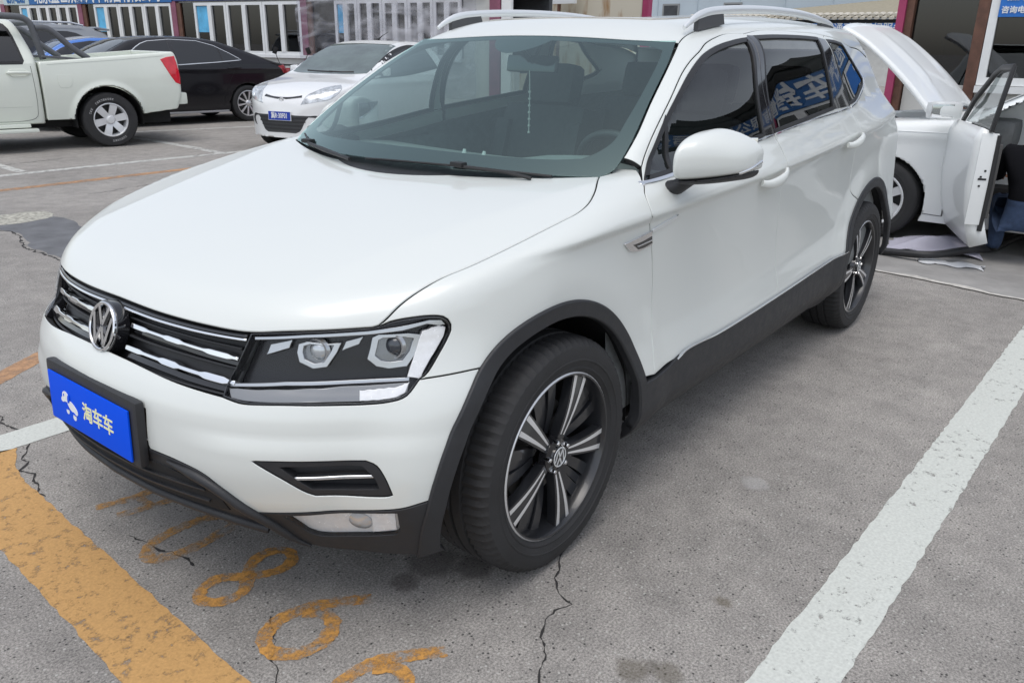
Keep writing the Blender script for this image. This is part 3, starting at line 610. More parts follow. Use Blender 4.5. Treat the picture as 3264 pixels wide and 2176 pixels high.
# ------------------------------------------------------------------ doors, pillars, quarter
SZ = lambda x: float(Zsill(x))-.006
BSEAM = [(-1.545, .909, SZ(-1.545)), (-1.53, .89, .62), (-1.50, .89, .80), (-1.462, .905, 1.0), (-1.445, .891, 1.062), (-1.411, .862, 1.129), (-1.375, .84, 1.20), (-1.365, .80, 1.33), (-1.43, .71, 1.490)]
GAP1 = [(-1.43, .69, 1.490), (-1.33, .66, 1.484), (-1.238, .661, 1.469), (-1.15, .67, 1.449), (-1.075, .69, 1.426), (-.985, .70, 1.392), (-.897, .716, 1.352), (-.756, .751, 1.267), (-.604, .779, 1.160), (-.517, .803, 1.092)]
GAP2 = [(-2.223, .723, 1.494), (-2.08, .71, 1.501), (-1.932, .704, 1.503), (-1.77, .69, 1.504), (-1.606, .678, 1.502), (-1.43, .69, 1.490)]
GAP3 = [(-2.60, .73, 1.445), (-2.464, .731, 1.472), (-2.34, .725, 1.487), (-2.223, .723, 1.494)]
W1 = [[(-.484, .836, 1.0545), (-.575, .799, 1.117), (-.701, .772, 1.216), (-.826, .751, 1.300), (-.937, .728, 1.360), (-1.051, .708, 1.406), (-1.181, .698, 1.440), (-1.322, .702, 1.463), (-1.405, .71, 1.472)], [(-1.405, .71, 1.472), (-1.335, .797, 1.339), (-1.318, .839, 1.199), (-1.325, .857, 1.128)], [(-1.325, .857, 1.128), (-1.0, .85, 1.092), (-.80, .845, 1.073), (-.66, .84, 1.062), (-.484, .836, 1.0545)]]
W2 = [[(-1.468, .71, 1.480), (-1.62, .715, 1.486), (-1.768, .721, 1.488), (-1.95, .73, 1.488), (-2.10, .734, 1.485)], [(-2.10, .734, 1.485), (-2.09, .80, 1.34), (-2.08, .861, 1.190)], [(-2.08, .861, 1.190), (-1.75, .86, 1.163), (-1.41, .861, 1.135)], [(-1.41, .861, 1.135), (-1.39, .83, 1.25), (-1.40, .80, 1.34), (-1.468, .71, 1.480)]]
W3 = [[(-2.205, .742, 1.478), (-2.33, .738, 1.474), (-2.44, .735, 1.464)], [(-2.44, .735, 1.464), (-2.535, .759, 1.405), (-2.66, .771, 1.335), (-2.715, .774, 1.302)], [(-2.715, .774, 1.302), (-2.69, .79, 1.280), (-2.573, .816, 1.247), (-2.43, .846, 1.212), (-2.30, .856, 1.199)], [(-2.30, .856, 1.199), (-2.245, .80, 1.34), (-2.205, .742, 1.478)]]
BSEAM = snap(BSEAM, SIDE); GAP1 = snap(GAP1, PILL); GAP2 = snap(GAP2, PILL); GAP2[-1] = GAP1[0]; BSEAM[-1] = GAP1[0]; GAP1[-1] = DL0[0]
fd = panel('front_door', Fall, SIDE, [GAP1, DL0, DL1, [DL1[-1], (-1.0, .91, SZ(-1.0)), BSEAM[0]], BSEAM], PM, suv, holes=[W1], feat=SFEAT, h=.022, hs=.014, gap=.0017, r=.0025)
RCX, RCZ, RAR = -2.80, .355, .455
bS = math.pi-math.asin((SZ(-2.2)-RCZ)/RAR); bD = math.pi-math.asin((.70-RCZ)/RAR)  # towards the front of the rear arch (+x side)
rarc = lambda a0, a1, r_=RAR: arc(RCX, RCZ, r_, a0, a1)
b0 = math.asin((SZ(-2.3)-RCZ)/RAR); b1 = math.asin((.735-RCZ)/RAR)
RDS = [(rarc(b1, b1)[0][0], .9, .735), (-2.43, .89, .80), (-2.40, .90, .95), (-2.385, .885, 1.09), (-2.325, .86, 1.175), (-2.272, .83, 1.262), (-2.225, .77, 1.39), (-2.19, .74, 1.478), (-2.223, .723, 1.494)]
RDS = snap(RDS, SIDE); RDS[-1] = GAP2[0]
rd = panel('rear_door', Fall, SIDE, [GAP2, BSEAM[::-1], [BSEAM[0], (-1.9, .91, SZ(-1.9)), rarc(b0, b0)[0]], rarc(b0, b1), [rarc(b1, b1)[0], RDS[0]], RDS], PM, suv, holes=[W2], feat=SFEAT, h=.022, hs=.014, gap=.0017, r=.0025)
RE = (-3.40, .82)
QT = [(-2.60, .73, 1.445), (-2.75, .72, 1.452), (-2.95, .68, 1.44)]
e0 = math.pi-math.asin((.50-RCZ)/RAR)
G3 = snap([(-2.60, .725, 1.448), (-2.464, .731, 1.472), (-2.34, .725, 1.487), (-2.223, .723, 1.494)], PILL); G3[-1] = GAP2[0]
qp = panel('quarter_panel', Fall, QRT, [G3[::-1], [G3[0], (-2.85, .69, 1.43), (-3.02, .66, 1.38)], [(-3.02, .66, 1.38), (-3.13, .72, 1.22), (-3.25, .77, 1.05), (-3.36, .82, .90), (-3.42, .84, .70), (-3.42, .84, .5)], [(-3.42, .84, .5), rarc(e0, e0)[0]], rarc(e0, b1), [rarc(b1, b1)[0], RDS[0]], RDS], PM, suv, holes=[W3], feat=on(Fall, SIDE, SFEAT[SFEAT[:, 0] < -2.2])[0], h=.022, hs=.014, gap=.0015, r=.0025)
# roof side rail and A-pillar
APW = [(-.498, .749, 1.116), (-.587, .738, 1.177), (-.723, .705, 1.268), (-.914, .659, 1.382), (-1.052, .616, 1.450)]
RSE = [(-1.052, .616, 1.450), (-1.10, .606, 1.478), (-1.2, .60, 1.50), (-1.6, .60, 1.53), (-2.2, .60, 1.54), (-2.6, .60, 1.52), (-2.9, .58, 1.50)]
APW = snap(APW, PILL); APW[0] = PS[0]; RSE = snap(RSE, TOP); RSE[0] = APW[-1]
ap = panel('roof_pillar', Fall, PILL, [APW, RSE, [(-2.9, .58, 1.50), (-3.02, .66, 1.38)], [(-3.02, .66, 1.38), (-2.85, .69, 1.43), G3[0]], G3, GAP2, GAP1, PS[::-1]], PM, suv, h=.02, hs=.013, gap=.0017, r=.0025)
WST = [(-1.052, .616, 1.450), (-1.024, .54, 1.454), (-1.002, .44, 1.459), (-.99, .30, 1.464), (-.984, .14, 1.469), (-.982, 0, 1.471)]
SRF = [(-1.19, 0, 1.54), (-1.195, .25, 1.535), (-1.22, .40, 1.53)]
SUNR = [SRF[::-1]+[(a, -b, c) for a, b, c in SRF[1:]], [(-1.22, -.40, 1.53), (-1.30, -.44, 1.54), (-2.25, -.44, 1.56), (-2.33, -.40, 1.56)], [(-2.33, -.40, 1.56), (-2.36, 0, 1.58), (-2.33, .40, 1.56)], [(-2.33, .40, 1.56), (-2.25, .44, 1.56), (-1.30, .44, 1.54), (-1.22, .40, 1.53)]]
RREAR = [(-2.9, .58, 1.50), (-2.98, .4, 1.52), (-3.0, 0, 1.53)]
roof = panel('roof', Fall, Planar((-.12, 0, -.99), (1, 0, 0)), [WST[::-1], RSE, RREAR], PM, suv, sym=True, holes=[], h=.028, hs=.018, gap=.0017)
SUNG = mat('dusty_sunroof_glass', (.40, .385, .34), .22, coat=.7, var=.12, vscale=5)
sr = panel('sunroof', Fall, Planar((0, 0, -1), (1, 0, 0)), SUNR, [SUNG, SEAM], roof, h=.04, hs=.02, off=.004, gap=.002, r=.003, depth=.01)
tail = panel('tailgate', Fall, REAR, [[(-3.05, 0, 1.44), (-3.05, .3, 1.44), (-2.98, .60, 1.44)], [(-2.98, .60, 1.44), (-3.02, .66, 1.38)], [(-3.02, .66, 1.38), (-3.13, .72, 1.22), (-3.25, .77, 1.05), (-3.36, .82, .90), (-3.42, .84, .70), (-3.42, .84, .5)], [(-3.42, .84, .5), (-3.7, .5, .42), (-3.8, 0, .42)]], PM, suv, sym=True, h=.04, gap=.001)
# glass, trims (left), then the mirrored right-hand set
TRIMBLK = mat('window_rubber', (.015, .015, .016), .45)
def strip(name, top, bot, mats, parent, off, depth, ch=SIDE, h=.02, r=.0015, F=Fall):
    return panel(name, F, ch, [top, [top[-1], bot[-1]], bot[::-1], [bot[0], top[0]]], mats, parent, h=h, off=off, depth=depth, r=r, gap=0)
fd_k = [panel('window_glass', Fall, SIDE, W1, GLASS_SIDE, fd, h=.03, hs=.02, off=-.005, gap=-.004, r=.0005, depth=.001)]
rd_k = [panel('window_glass', Fall, SIDE, W2, GLASS_SIDE, rd, h=.03, hs=.02, off=-.005, gap=-.004, r=.0005, depth=.001)]
qp_k = [panel('window_glass', Fall, QRT, W3, GLASS_SIDE, qp, h=.03, hs=.02, off=-.003, gap=-.004, r=.0005, depth=.001)]
def ring(name, W, inset, mats, parent, off=.0015, ch=SIDE):
    c = np.mean([p for s_ in W for p in s_], axis=0); q = [[tuple(np.array(p)) for p in s_] for s_ in W]
    # inner loop: shrink towards the inside along the local normal in x-z
    L_ = loop(q, .02); n = np.roll(L_, -1, 0)-np.roll(L_, 1, 0); n = np.stack([-n[:, 2], 0*n[:, 0], n[:, 0]], -1); n /= np.linalg.norm(n, axis=1, keepdims=True)
    q2 = L_[:, [0, 2]]; sg = 1 if area2(q2) > 0 else -1
    I_ = L_+n*inset*sg
    return panel(name, Fall, ch, q, mats, parent, holes=[[[tuple(I_[i]), tuple(I_[(i+1) % len(I_)])] for i in range(len(I_))]], h=.02, off=off, depth=.008, r=.001, gap=-.002)
fd_k.append(ring('window_seal', W1, .011, TRIMBLK, fd)); rd_k.append(ring('window_seal', W2, .011, TRIMBLK, rd)); qp_k.append(ring('window_seal', W3, .011, TRIMBLK, qp, ch=QRT))
# pillar trims
fd_k.append(strip('pillar_trim', W1[1], [(-1.4295, .71, 1.478), (-1.3655, .797, 1.335), (-1.3755, .839, 1.199), (-1.409, .857, 1.131)], GLOSSBLK, fd, .002, .008))
rd_k.append(strip('pillar_trim', W2[3][::-1], [(-1.4315, .71, 1.480), (-1.3675, .80, 1.335), (-1.3785, .83, 1.20), (-1.412, .861, 1.133)], GLOSSBLK, rd, .002, .008))
rd_k.append(strip('pillar_trim', W2[1], [(-2.185, .742, 1.478), (-2.215, .80, 1.39), (-2.262, .83, 1.262), (-2.31, .856, 1.193)], GLOSSBLK, rd, .002, .008))
fd_k.append(strip('quarter_divider', [(-.689, .776, 1.212), (-.650, .831, 1.060)], [(-.713, .776, 1.232), (-.672, .831, 1.060)], TRIMBLK, fd, .002, .008))
# bright strip under the windows
BC1 = [(-.455, .846, 1.046), (-.65, .85, 1.053), (-1.0, .86, 1.083), (-1.405, .864, 1.124)]
BC2 = [(-1.425, .864, 1.1265), (-1.8, .862, 1.155), (-2.12, .86, 1.172), (-2.315, .86, 1.183)]
BC3 = [(-2.335, .86, 1.185), (-2.44, .846, 1.201), (-2.58, .816, 1.234), (-2.70, .79, 1.268), (-2.745, .774, 1.302)]
up = lambda c, d: [(x, y, z+d) for x, y, z in c]
fd_k.append(strip('chrome_strip', up(BC1, .0085), BC1, CHROME, fd, .004, .01, r=.002)); rd_k.append(strip('chrome_strip', up(BC2, .0085), BC2, CHROME, rd, .004, .01, r=.002)); qp_k.append(strip('chrome_strip', up(BC3, .0085), BC3, CHROME, qp, .004, .01, QRT, r=.002))
# door handles: a recessed scoop line and a grip
def handle(x0, z0, x1, z1, parent):
    xs = np.linspace(x0, x1, 9); zs = np.linspace(z0, z1, 9); P, N = on(Fall, SIDE, np.stack([xs, 0*xs+.9, zs], -1)); t = np.linspace(0, 1, 9)
    o_ = .004+.030*np.sin(np.pi*np.clip(t, .02, .98))**.45; Q = P+N*o_[:, None]
    mb = MB(); mb.tube([tuple(q) for q in Q], [.008+.008*math.sin(math.pi*min(max(a, .08), .92)) for a in t], 12, flat=(.75, 1.25)); g = mb.build('door_handle', PAINT, parent, True, 60)
    c = (P[1]+P[3])/2
    sc_ = panel('handle_bowl', Fall, SIDE, [[(c[0]+.045*math.cos(a), .9, c[2]-.008+.036*math.sin(a)) for a in np.linspace(0, 2*math.pi, 17)]], PAINT, parent, h=.01, off=.0006, r=.0006, depth=.002, gap=0, push=lambda P_, N_: P_-N_*(.012*np.clip(1-((P_[:, 0]-c[0])/.045)**2-((P_[:, 2]-c[2]+.008)/.036)**2, 0, 1))[:, None])
    return [g]
fd_k += handle(-1.228, .978, -1.425, 1.004, fd); rd_k += handle(-2.165, 1.042, -2.355, 1.066, rd)
for o in [c for c in fd.children if c.name.startswith('handle_bowl')]+[c for c in rd.children if c.name.startswith('handle_bowl')]: bpy.data.objects.remove(o)
# side badge: chrome wedge on the fender, pale blade running onto the door
fen_k = [strip('side_badge', [(-.290, .889, .906), (-.36, .889, .912), (-.444, .891, .921)], [(-.325, .889, .880), (-.375, .887, .869), (-.456, .887, .874)], CHROME, fen, .006, .01, FEND, h=.01),
         strip('badge_inlay', [(-.338, .889, .896), (-.39, .888, .897), (-.446, .89, .905)], [(-.372, .888, .876), (-.41, .887, .875), (-.454, .887, .881)], GLOSSBLK, fen, .0075, .003, FEND, h=.01),
         strip('badge_bar', [(-.36, .889, .889), (-.449, .89, .895)], [(-.368, .888, .884), (-.451, .888, .889)], CHROME, fen, .009, .003, FEND, h=.01)]
fd_k.append(strip('badge_blade', [(-.450, .89, .9215), (-.52, .89, .933), (-.605, .893, .945)], [(-.454, .89, .911), (-.52, .89, .919), (-.595, .893, .932)], SATIN, fd, .005, .006, h=.012))
# wheel-arch trims and sill
def Farch(p): return Fall(p)
def archtrim(name, cx, cz, r0, r1, a0, a1, foot0=None, foot1=None):
    o_ = panel(name, Fall, SIDE, [arc(cx, cz, r1, a0, a1, 28), [arch_pt(a1, cx, cz, r1), arch_pt(a1, cx, cz, r0)], arc(cx, cz, r0, a1, a0, 28), [arch_pt(a0, cx, cz, r0), arch_pt(a0, cx, cz, r1)]], [PLASTIC, PLASTIC], suv, h=.014, off=.011, depth=.028, r=.006, gap=0)
    return o_
at1 = archtrim('wheel_arch_trim', ACX, ACZ, .411, .458, R(-15), R(187)); at2 = archtrim('wheel_arch_trim', RCX, RCZ, .412, .464, R(-2), R(183))
STP = [(-.380, .90, .448), (-.60, .91, .446), (-.66, .91, .462), (-1.0, .91, float(Zsill(-1.0))), (-1.54, .91, float(Zsill(-1.54))), (-2.0, .91, float(Zsill(-2.))), (-2.385, .91, float(Zsill(-2.38)))]
sill = panel('sill_trim', Fall, SIDE, [STP, [STP[-1], (-2.42, .85, .24)], [(-2.42, .85, .24), (-1.8, .85, .225), (-.9, .85, .235), (-.385, .85, .24)], [(-.385, .85, .24), STP[0]]], [PLASTIC, PLASTIC], suv, h=.022, off=.010, depth=.04, r=.004, gap=0)
sill_c = strip('chrome_strip', up([(-.645, .91, .453), (-.70, .91, .4665)]+STP[3:], .0035), up([(-.645, .91, .453), (-.70, .91, .4665)]+STP[3:], -.001), CHROME, sill, .0125, .01, h=.03, r=.001)
# fender liners (dark) behind the wheels
def liner(cx, cz):
    mb = MB(); mb.lathe([(.425, .50), (.425, .86), (.418, .872)], 32, 'y', (cx, 0, cz), a0=R(4), a1=R(186))
    mb.lathe([(.425, .50), (.05, .50)], 32, 'y', (cx, 0, cz), a0=R(-20), a1=R(200)); return mb.build('wheel_liner', DARK, suv, True)
ln1 = liner(.02, .345); ln2 = liner(-2.795, .35)
# mirrored right side
fenR = mirror_obj(fen) if False else [o for o in suv.children if o.name.startswith('fender.')][0]
fdR = mirror_obj(fd); rdR = mirror_obj(rd); qpR = mirror_obj(qp); apR = mirror_obj(ap)
for ks, pr_ in ((fen_k, fenR), (fd_k, fdR), (rd_k, rdR), (qp_k, qpR)):
    for k_ in ks: mirror_obj(k_, parent=pr_)
silR = mirror_obj(sill); mirror_obj(sill_c, parent=silR)
for o in (at1, at2, ln1, ln2): mirror_obj(o)
# ------------------------------------------------------------------ windscreen
WSL = [(-.404, .722, 1.062), (-.430, .738, 1.074), (-.456, .748, 1.088), (-.506, .746, 1.120), (-.587, .733, 1.177), (-.723, .700, 1.268), (-.914, .654, 1.382), (-1.047, .611, 1.448)]
WSB = [(-.212, 0, 1.068), (-.218, .14, 1.067), (-.243, .314, 1.065), (-.282, .45, 1.063), (-.333, .58, 1.063), (-.404, .722, 1.062)]
WSTI = [(-1.047, .611, 1.448), (-1.022, .54, 1.452), (-1.000, .44, 1.457), (-.988, .30, 1.462), (-.982, .14, 1.467), (-.980, 0, 1.469)]
def Fscr(p): return np.maximum(Fws(p), np.abs(p[..., 1])-.95)
ws = panel('windscreen', Fscr, WSC, [WSB, WSL, WSTI], GLASS_WS, suv, sym=True, h=.05, hs=.03, off=.0, gap=.001, r=.0005, depth=.004)
FRIT = mat('windscreen_border', (.020, .021, .026), .5)
INN = [[(-.288, 0, 1.105), (-.30, .20, 1.104), (-.345, .42, 1.100), (-.40, .565, 1.099), (-.437, .635, 1.108)], [(-.437, .635, 1.108), (-.475, .665, 1.13), (-.53, .685, 1.165), (-.62, .675, 1.22), (-.74, .655, 1.295), (-.90, .618, 1.39), (-.975, .594, 1.428)], [(-.975, .594, 1.428), (-.985, .55, 1.437), (-.975, .44, 1.446), (-.962, .30, 1.450), (-.955, .14, 1.454), (-.953, 0, 1.455)]]
INF = INN[:2]+[INN[2]]+[[(a, -b, c) for a, b, c in s_[::-1]] for s_ in INN[::-1]]
fb = panel('windscreen_border', Fscr, WSC, [WSB, WSL, WSTI], FRIT, ws, sym=True, holes=[INF], h=.03, hs=.02, off=-.004, gap=.0012, r=.0005, depth=.001)
sens = panel('sensor_patch', Fscr, WSC, [[(-.956, .135, 1.453), (-.94, .125, 1.442), (-.905, .10, 1.43), (-.87, .05, 1.408), (-.855, 0.0, 1.40)], [(-.855, 0, 1.40), (-.95, 0, 1.455)]][:1]+[[(-.855, 0.0, 1.40), (-.87, -.05, 1.408), (-.905, -.10, 1.43), (-.94, -.125, 1.442), (-.956, -.135, 1.453)], [(-.956, -.135, 1.453), (-.956, .135, 1.453)]], FRIT, ws, h=.03, off=-.004, r=.0005, depth=.001, gap=0)
# cowl and wipers
mb = MB()
V = []; Fc = []
ys = np.linspace(-.70, .70, 29)
for y in ys:
    b = -.21-.19*(abs(y)/.72)**2
    V += [(b+.05, y, 1.030), (b-.05, y, 1.052), (b-.10, y, 1.058)]
for i in range(28):
    for j in range(2): Fc.append((i*3+j, i*3+j+1, i*3+j+4, i*3+j+3))
mesh_obj('cowl', V, Fc, PLASTIC, suv)
WIP = mat('wiper_black', (.012, .012, .013), .5)
def wiper(pts, rad=.006):
    mb = MB(); mb.tube(pts, rad, 6); return mb
def wsp(y, s_, off=.008):     # point on the screen: s_ = height fraction
    x0 = -.214-.19*(abs(y)/.72)**2.05; z = 1.066+s_*.386; x = x0-s_*.66
    p, n = on(Fscr, WSC, [(x, y, z)]); return tuple(p[0]+n[0]*off)
w_ = wiper([wsp(.55, -.045, .012), wsp(.46, -.018, .012), wsp(.30, -.006, .012)], .006)
w_.tube([wsp(.60, -.020), wsp(.30, .000), wsp(.0, -.012), wsp(-.08, -.02)], .004, 6); w_.box(wsp(.30, .004, .012), (.03, .05, .016), bev=.006); w_.build('wiper', WIP, suv, True)
w_ = wiper([wsp(-.15, -.045, .012), wsp(-.35, -.02, .012), wsp(-.52, .0, .012)], .006)
w_.tube([wsp(-.25, -.02), wsp(-.52, .006), wsp(-.66, .05)], .004, 6); w_.box(wsp(-.54, .012, .012), (.03, .05, .016), bev=.006); w_.build('wiper', WIP, suv, True)
# ------------------------------------------------------------------ roof rails
def rail():
    c = [(-1.115, .600, 1.500), (-1.17, .602, 1.528), (-1.26, .603, 1.553), (-1.40, .604, 1.568), (-1.65, .606, 1.581), (-1.95, .608, 1.587), (-2.25, .608, 1.583), (-2.50, .604, 1.567), (-2.66, .600, 1.549), (-2.78, .596, 1.515)]
    C_ = crom(c, .04); mb = MB(); k = len(C_)
    mb.tube([tuple(p) for p in C_], [.0140*min(1., .5+7*min(i, k-1-i)/k) for i in range(k)], 12, flat=(.9, 1.15)); return mb.build('roof_rail', SATIN, suv, True, 60)
rl = rail()
RFM = mat('rail_foot_grey', (.06, .062, .066), .4); rfs = []
for pts_ in ([(-1.20, .604, 1.532), (-1.30, .604, 1.553), (-1.40, .604, 1.564), (-1.42, .604, 1.52), (-1.20, .604, 1.49)], [(-2.68, .60, 1.540), (-2.60, .602, 1.553), (-2.50, .604, 1.566), (-2.48, .604, 1.52), (-2.68, .60, 1.49)]):
    mb = MB(); mb.prism([(p[0], p[2]) for p in pts_], .594, .612, 'y'); rfs.append(mb.build('rail_foot', RFM, rl))
rlR = mirror_obj(rl)
for o in rfs: mirror_obj(o, parent=rlR)
# ------------------------------------------------------------------ wing mirrors (own implicit shape)
def Fmir(p):
    x, y, z = p[..., 0], p[..., 1], p[..., 2]
    u = np.clip((y-.910)/.155, -.2, 1.2)                                      # 0 at the door side, 1 at the tip
    ztop = 1.192+.040*u-.135*np.clip(u-.28, 0, 2)**1.6; zlow = 1.030+.034*u**2
    zc = (ztop+zlow)/2; hz = (ztop-zlow)/2
    xb = -.655-.150*u                                                        # plane of the mirror glass
    xf = -.490-.145*u-.12*np.clip(u-.30, 0, 2)**2.2
    hx = np.maximum((xf-xb), .03)
    e = (np.abs((x-xb)/hx)**2.2+np.abs((z-zc)/hz)**2.6)**(1/2.3)-1
    d = smax(e*.06, np.maximum(y-1.068, .902-y), .03)
    return smax(d, np.maximum(xb-x, 1.060+.022*u**2-z), .012)
def Fmlow(p):
    x, y, z = p[..., 0], p[..., 1], p[..., 2]
    u = np.clip((y-.910)/.155, -.2, 1.2)
    xb = -.655-.150*u; xf = -.500-.145*u-.12*np.clip(u-.30, 0, 2)**2.2; hx = np.maximum((xf-xb), .03)
    e = (np.abs((x-xb)/hx)**2.2+np.abs((z-1.068-.02*u*u)/.030)**2.4)**(1/2.2)-1
    d = smax(e*.05, np.maximum(y-1.060, .904-y), .03)
    return smax(d, np.maximum(xb-x, z-1.0585-.022*u**2), .004)
def implicit_blob(name, F, lo, hi, n, mats, parent, it=10):
    """surface nets on a small grid, vertices pulled onto F = 0"""
    ax = [np.linspace(lo[i], hi[i], n[i]) for i in range(3)]; G = np.stack(np.meshgrid(*ax, indexing='ij'), -1); ins = F(G) < 0
    c = sum(ins[a:n[0]-1+a, b:n[1]-1+b, d:n[2]-1+d].astype(int) for a in (0, 1) for b in (0, 1) for d in (0, 1)); m = (c > 0) & (c < 8)
    I = np.argwhere(m); P = np.stack([(ax[k][I[:, k]]+ax[k][I[:, k]+1])/2 for k in range(3)], -1); idx = -np.ones(m.shape, int); idx[m] = np.arange(len(I))
    P00 = P.copy(); cell = np.array([ax[k][1]-ax[k][0] for k in range(3)])
    for _ in range(it):
        e = 1e-4; g = np.stack([F(P+e*np.eye(3)[i])-F(P-e*np.eye(3)[i]) for i in range(3)], -1)/(2*e); v = F(P); s_ = v/np.maximum((g*g).sum(-1), 1e-3)
        P = P-np.clip(s_, -.02, .02)[:, None]*g*.8; P = np.clip(P, P00-cell*1.0, P00+cell*1.0)
    N = grad_of(F, P); Q = []
    for axn in range(3):
        o1, o2 = [k for k in range(3) if k != axn]
        a_ = tuple(slice(1, -1) if k != axn else slice(None, -1) for k in range(3)); b_ = tuple(slice(1, -1) if k != axn else slice(1, None) for k in range(3))
        q = np.argwhere(ins[a_] != ins[b_]); q[:, o1] += 1; q[:, o2] += 1; cs = []
        for d1, d2 in ((0, 0), (1, 0), (1, 1), (0, 1)):
            w = q.copy(); w[:, o1] -= d1; w[:, o2] -= d2; cs.append(idx[w[:, 0], w[:, 1], w[:, 2]])
        Q.append(np.stack(cs, 1))
    Q = np.vstack(Q); Q = Q[Q.min(1) >= 0]
    nn = np.cross(P[Q[:, 1]]-P[Q[:, 0]], P[Q[:, 2]]-P[Q[:, 0]])+np.cross(P[Q[:, 2]]-P[Q[:, 0]], P[Q[:, 3]]-P[Q[:, 0]]); fl = np.sum(nn*N[Q[:, 0]], 1) < 0; Q[fl] = Q[fl][:, ::-1]
    return mesh_obj(name, P, Q, mats, parent, True, None, N)
wm = implicit_blob('wing_mirror', Fmir, (-.90, .87, 1.03), (-.44, 1.10, 1.25), (76, 44, 42), PAINT, suv)
wl = implicit_blob('mirror_base', Fmlow, (-.90, .87, 1.01), (-.44, 1.10, 1.10), (76, 44, 24), PLASTIC, wm)
mb = MB(); mb.tube([(-.60, .855, 1.022), (-.60, .885, 1.030), (-.605, .92, 1.055), (-.61, .955, 1.075)], [.030, .030, .026, .02], 14, flat=(1.5, .8)); ma = mb.build('mirror_arm', PLASTIC, wm, True, 60)
P_ = []
for a in np.linspace(R(66), R(128), 13):                     # wraps round the outer end, rising towards the tip
    u_ = (a-R(66))/R(62); o_ = np.array([[-.72+.5*math.cos(a), .955+.5*math.sin(a), 1.078+.030*u_]]); d_ = np.array([[-math.cos(a), -math.sin(a), 0.]]); t = np.linspace(0, .5, 900); f_ = Fmir(o_+d_*t[:, None])
    if (f_ < 0).any(): P_.append(tuple((o_+d_*t[np.argmax(f_ < 0)])[0]-d_[0]*.001))
mb = MB(); mb.tube(P_, [.0045]*len(P_), 8, flat=(.7, 1.2)); ml = mb.build('indicator_strip', CHROME, wm, True, 60)
mg = MB(); mg.box((-.735, .985, 1.125), (.006, .17, .10), Matrix.Rotation(R(44), 3, 'Z'), bev=.002); mg = mg.build('mirror_glass', mat('mirror_silver', (.85, .86, .87), .02, metal=1.), wm, True)
wmR = mirror_obj(wm)
mk = [wmR]+[mirror_obj(k_, parent=wmR) for k_ in (wl, ma, ml, mg)]
fold = Matrix.Translation((-.86, -.925, 0)) @ Matrix.Rotation(R(-30), 4, 'Z') @ Matrix.Translation((.63, .915, 0))     # the far mirror is folded in
for o in mk:
    o.data.transform(Matrix.Translation((-.21, .0, 0)) if o.name.startswith('mirror_arm') else fold)
# ------------------------------------------------------------------ wheels
RIMBLK = mat('rim_gloss_black', (.02, .021, .024), .28, coat=.5); RIMFACE = mat('machined_alloy', (.80, .80, .80), .38, metal=.55, rvar=.08, vscale=60)
def tyre_mesh(Rt=.346, Rr=.2455, w=.235, n=150, groove=True):
    h_ = w/2; prof = [(Rr-.012, -h_*.80), (Rr+.004, -h_*.88), (Rr+.012, -h_*.93), (Rr+.014, -h_*.955), (Rr+.017, -h_*.955), (Rr+.019, -h_*.945), (Rr+.035, -h_*.985), (Rr+.037, -h_*1.006), (Rr+.040, -h_*1.006), (Rr+.042, -h_*.995), (Rr+.058, -h_), (Rt-.022, -h_*.96), (Rt-.008, -h_*.86), (Rt-.001, -h_*.70)]
    g = [(Rt, -h_*.36), (Rt-.007, -h_*.345), (Rt-.007, -h_*.30), (Rt, -h_*.285), (Rt+.001, -.006), (Rt-.007, -.0045), (Rt-.007, .0045), (Rt+.001, .006), (Rt, h_*.285), (Rt-.007, h_*.30), (Rt-.007, h_*.345), (Rt, h_*.36)]
    prof = prof+g+[(a, -b) for a, b in prof[::-1]]
    V = []; F = []; k = len(prof)
    sh = [i for i, (a, b) in enumerate(prof) if abs(b) > h_*.34 and a > Rt-.024]
    for i in range(n):
        q = 2*math.pi*i/n
        for j, (a, b) in enumerate(prof):
            if groove and j in sh and i % 2 == 0: a = a-(.0065 if a > Rt-.012 else .003)
            if groove and j in sh: q_ = q+.012*abs(b)/h_
            else: q_ = q
            V.append((a*math.cos(q_), b, a*math.sin(q_)))
    for i in range(n):
        i2 = (i+1) % n
        for j in range(k-1): F.append((i*k+j, i*k+j+1, i2*k+j+1, i2*k+j))
    return V, F
def fin(mb, ang, r0, r1, w0, w1, y0, y1, th, tw=0., m=0):
    """radial blade"""
    V = []; n = 7
    for i in range(n):
        t = i/(n-1); r_ = r0+(r1-r0)*t; w = w0+(w1-w0)*t; y = y0+(y1-y0)*t+.006*math.sin(math.pi*t); a = ang+tw*t*t
        for s_, yy in ((-1, y), (1, y), (1, y-th), (-1, y-th)):
            V.append((r_*math.cos(a)-s_*w/2*math.sin(a), yy, r_*math.sin(a)+s_*w/2*math.cos(a)))
    F = [(0, 1, 2, 3), tuple(4*(n-1)+k for k in (3, 2, 1, 0))]
    for i in range(n-1):
        for k in range(4): F.append((4*i+k, 4*i+(k+1) % 4, 4*i+4+(k+1) % 4, 4*i+4+k))
    mb.add(V, F, m)
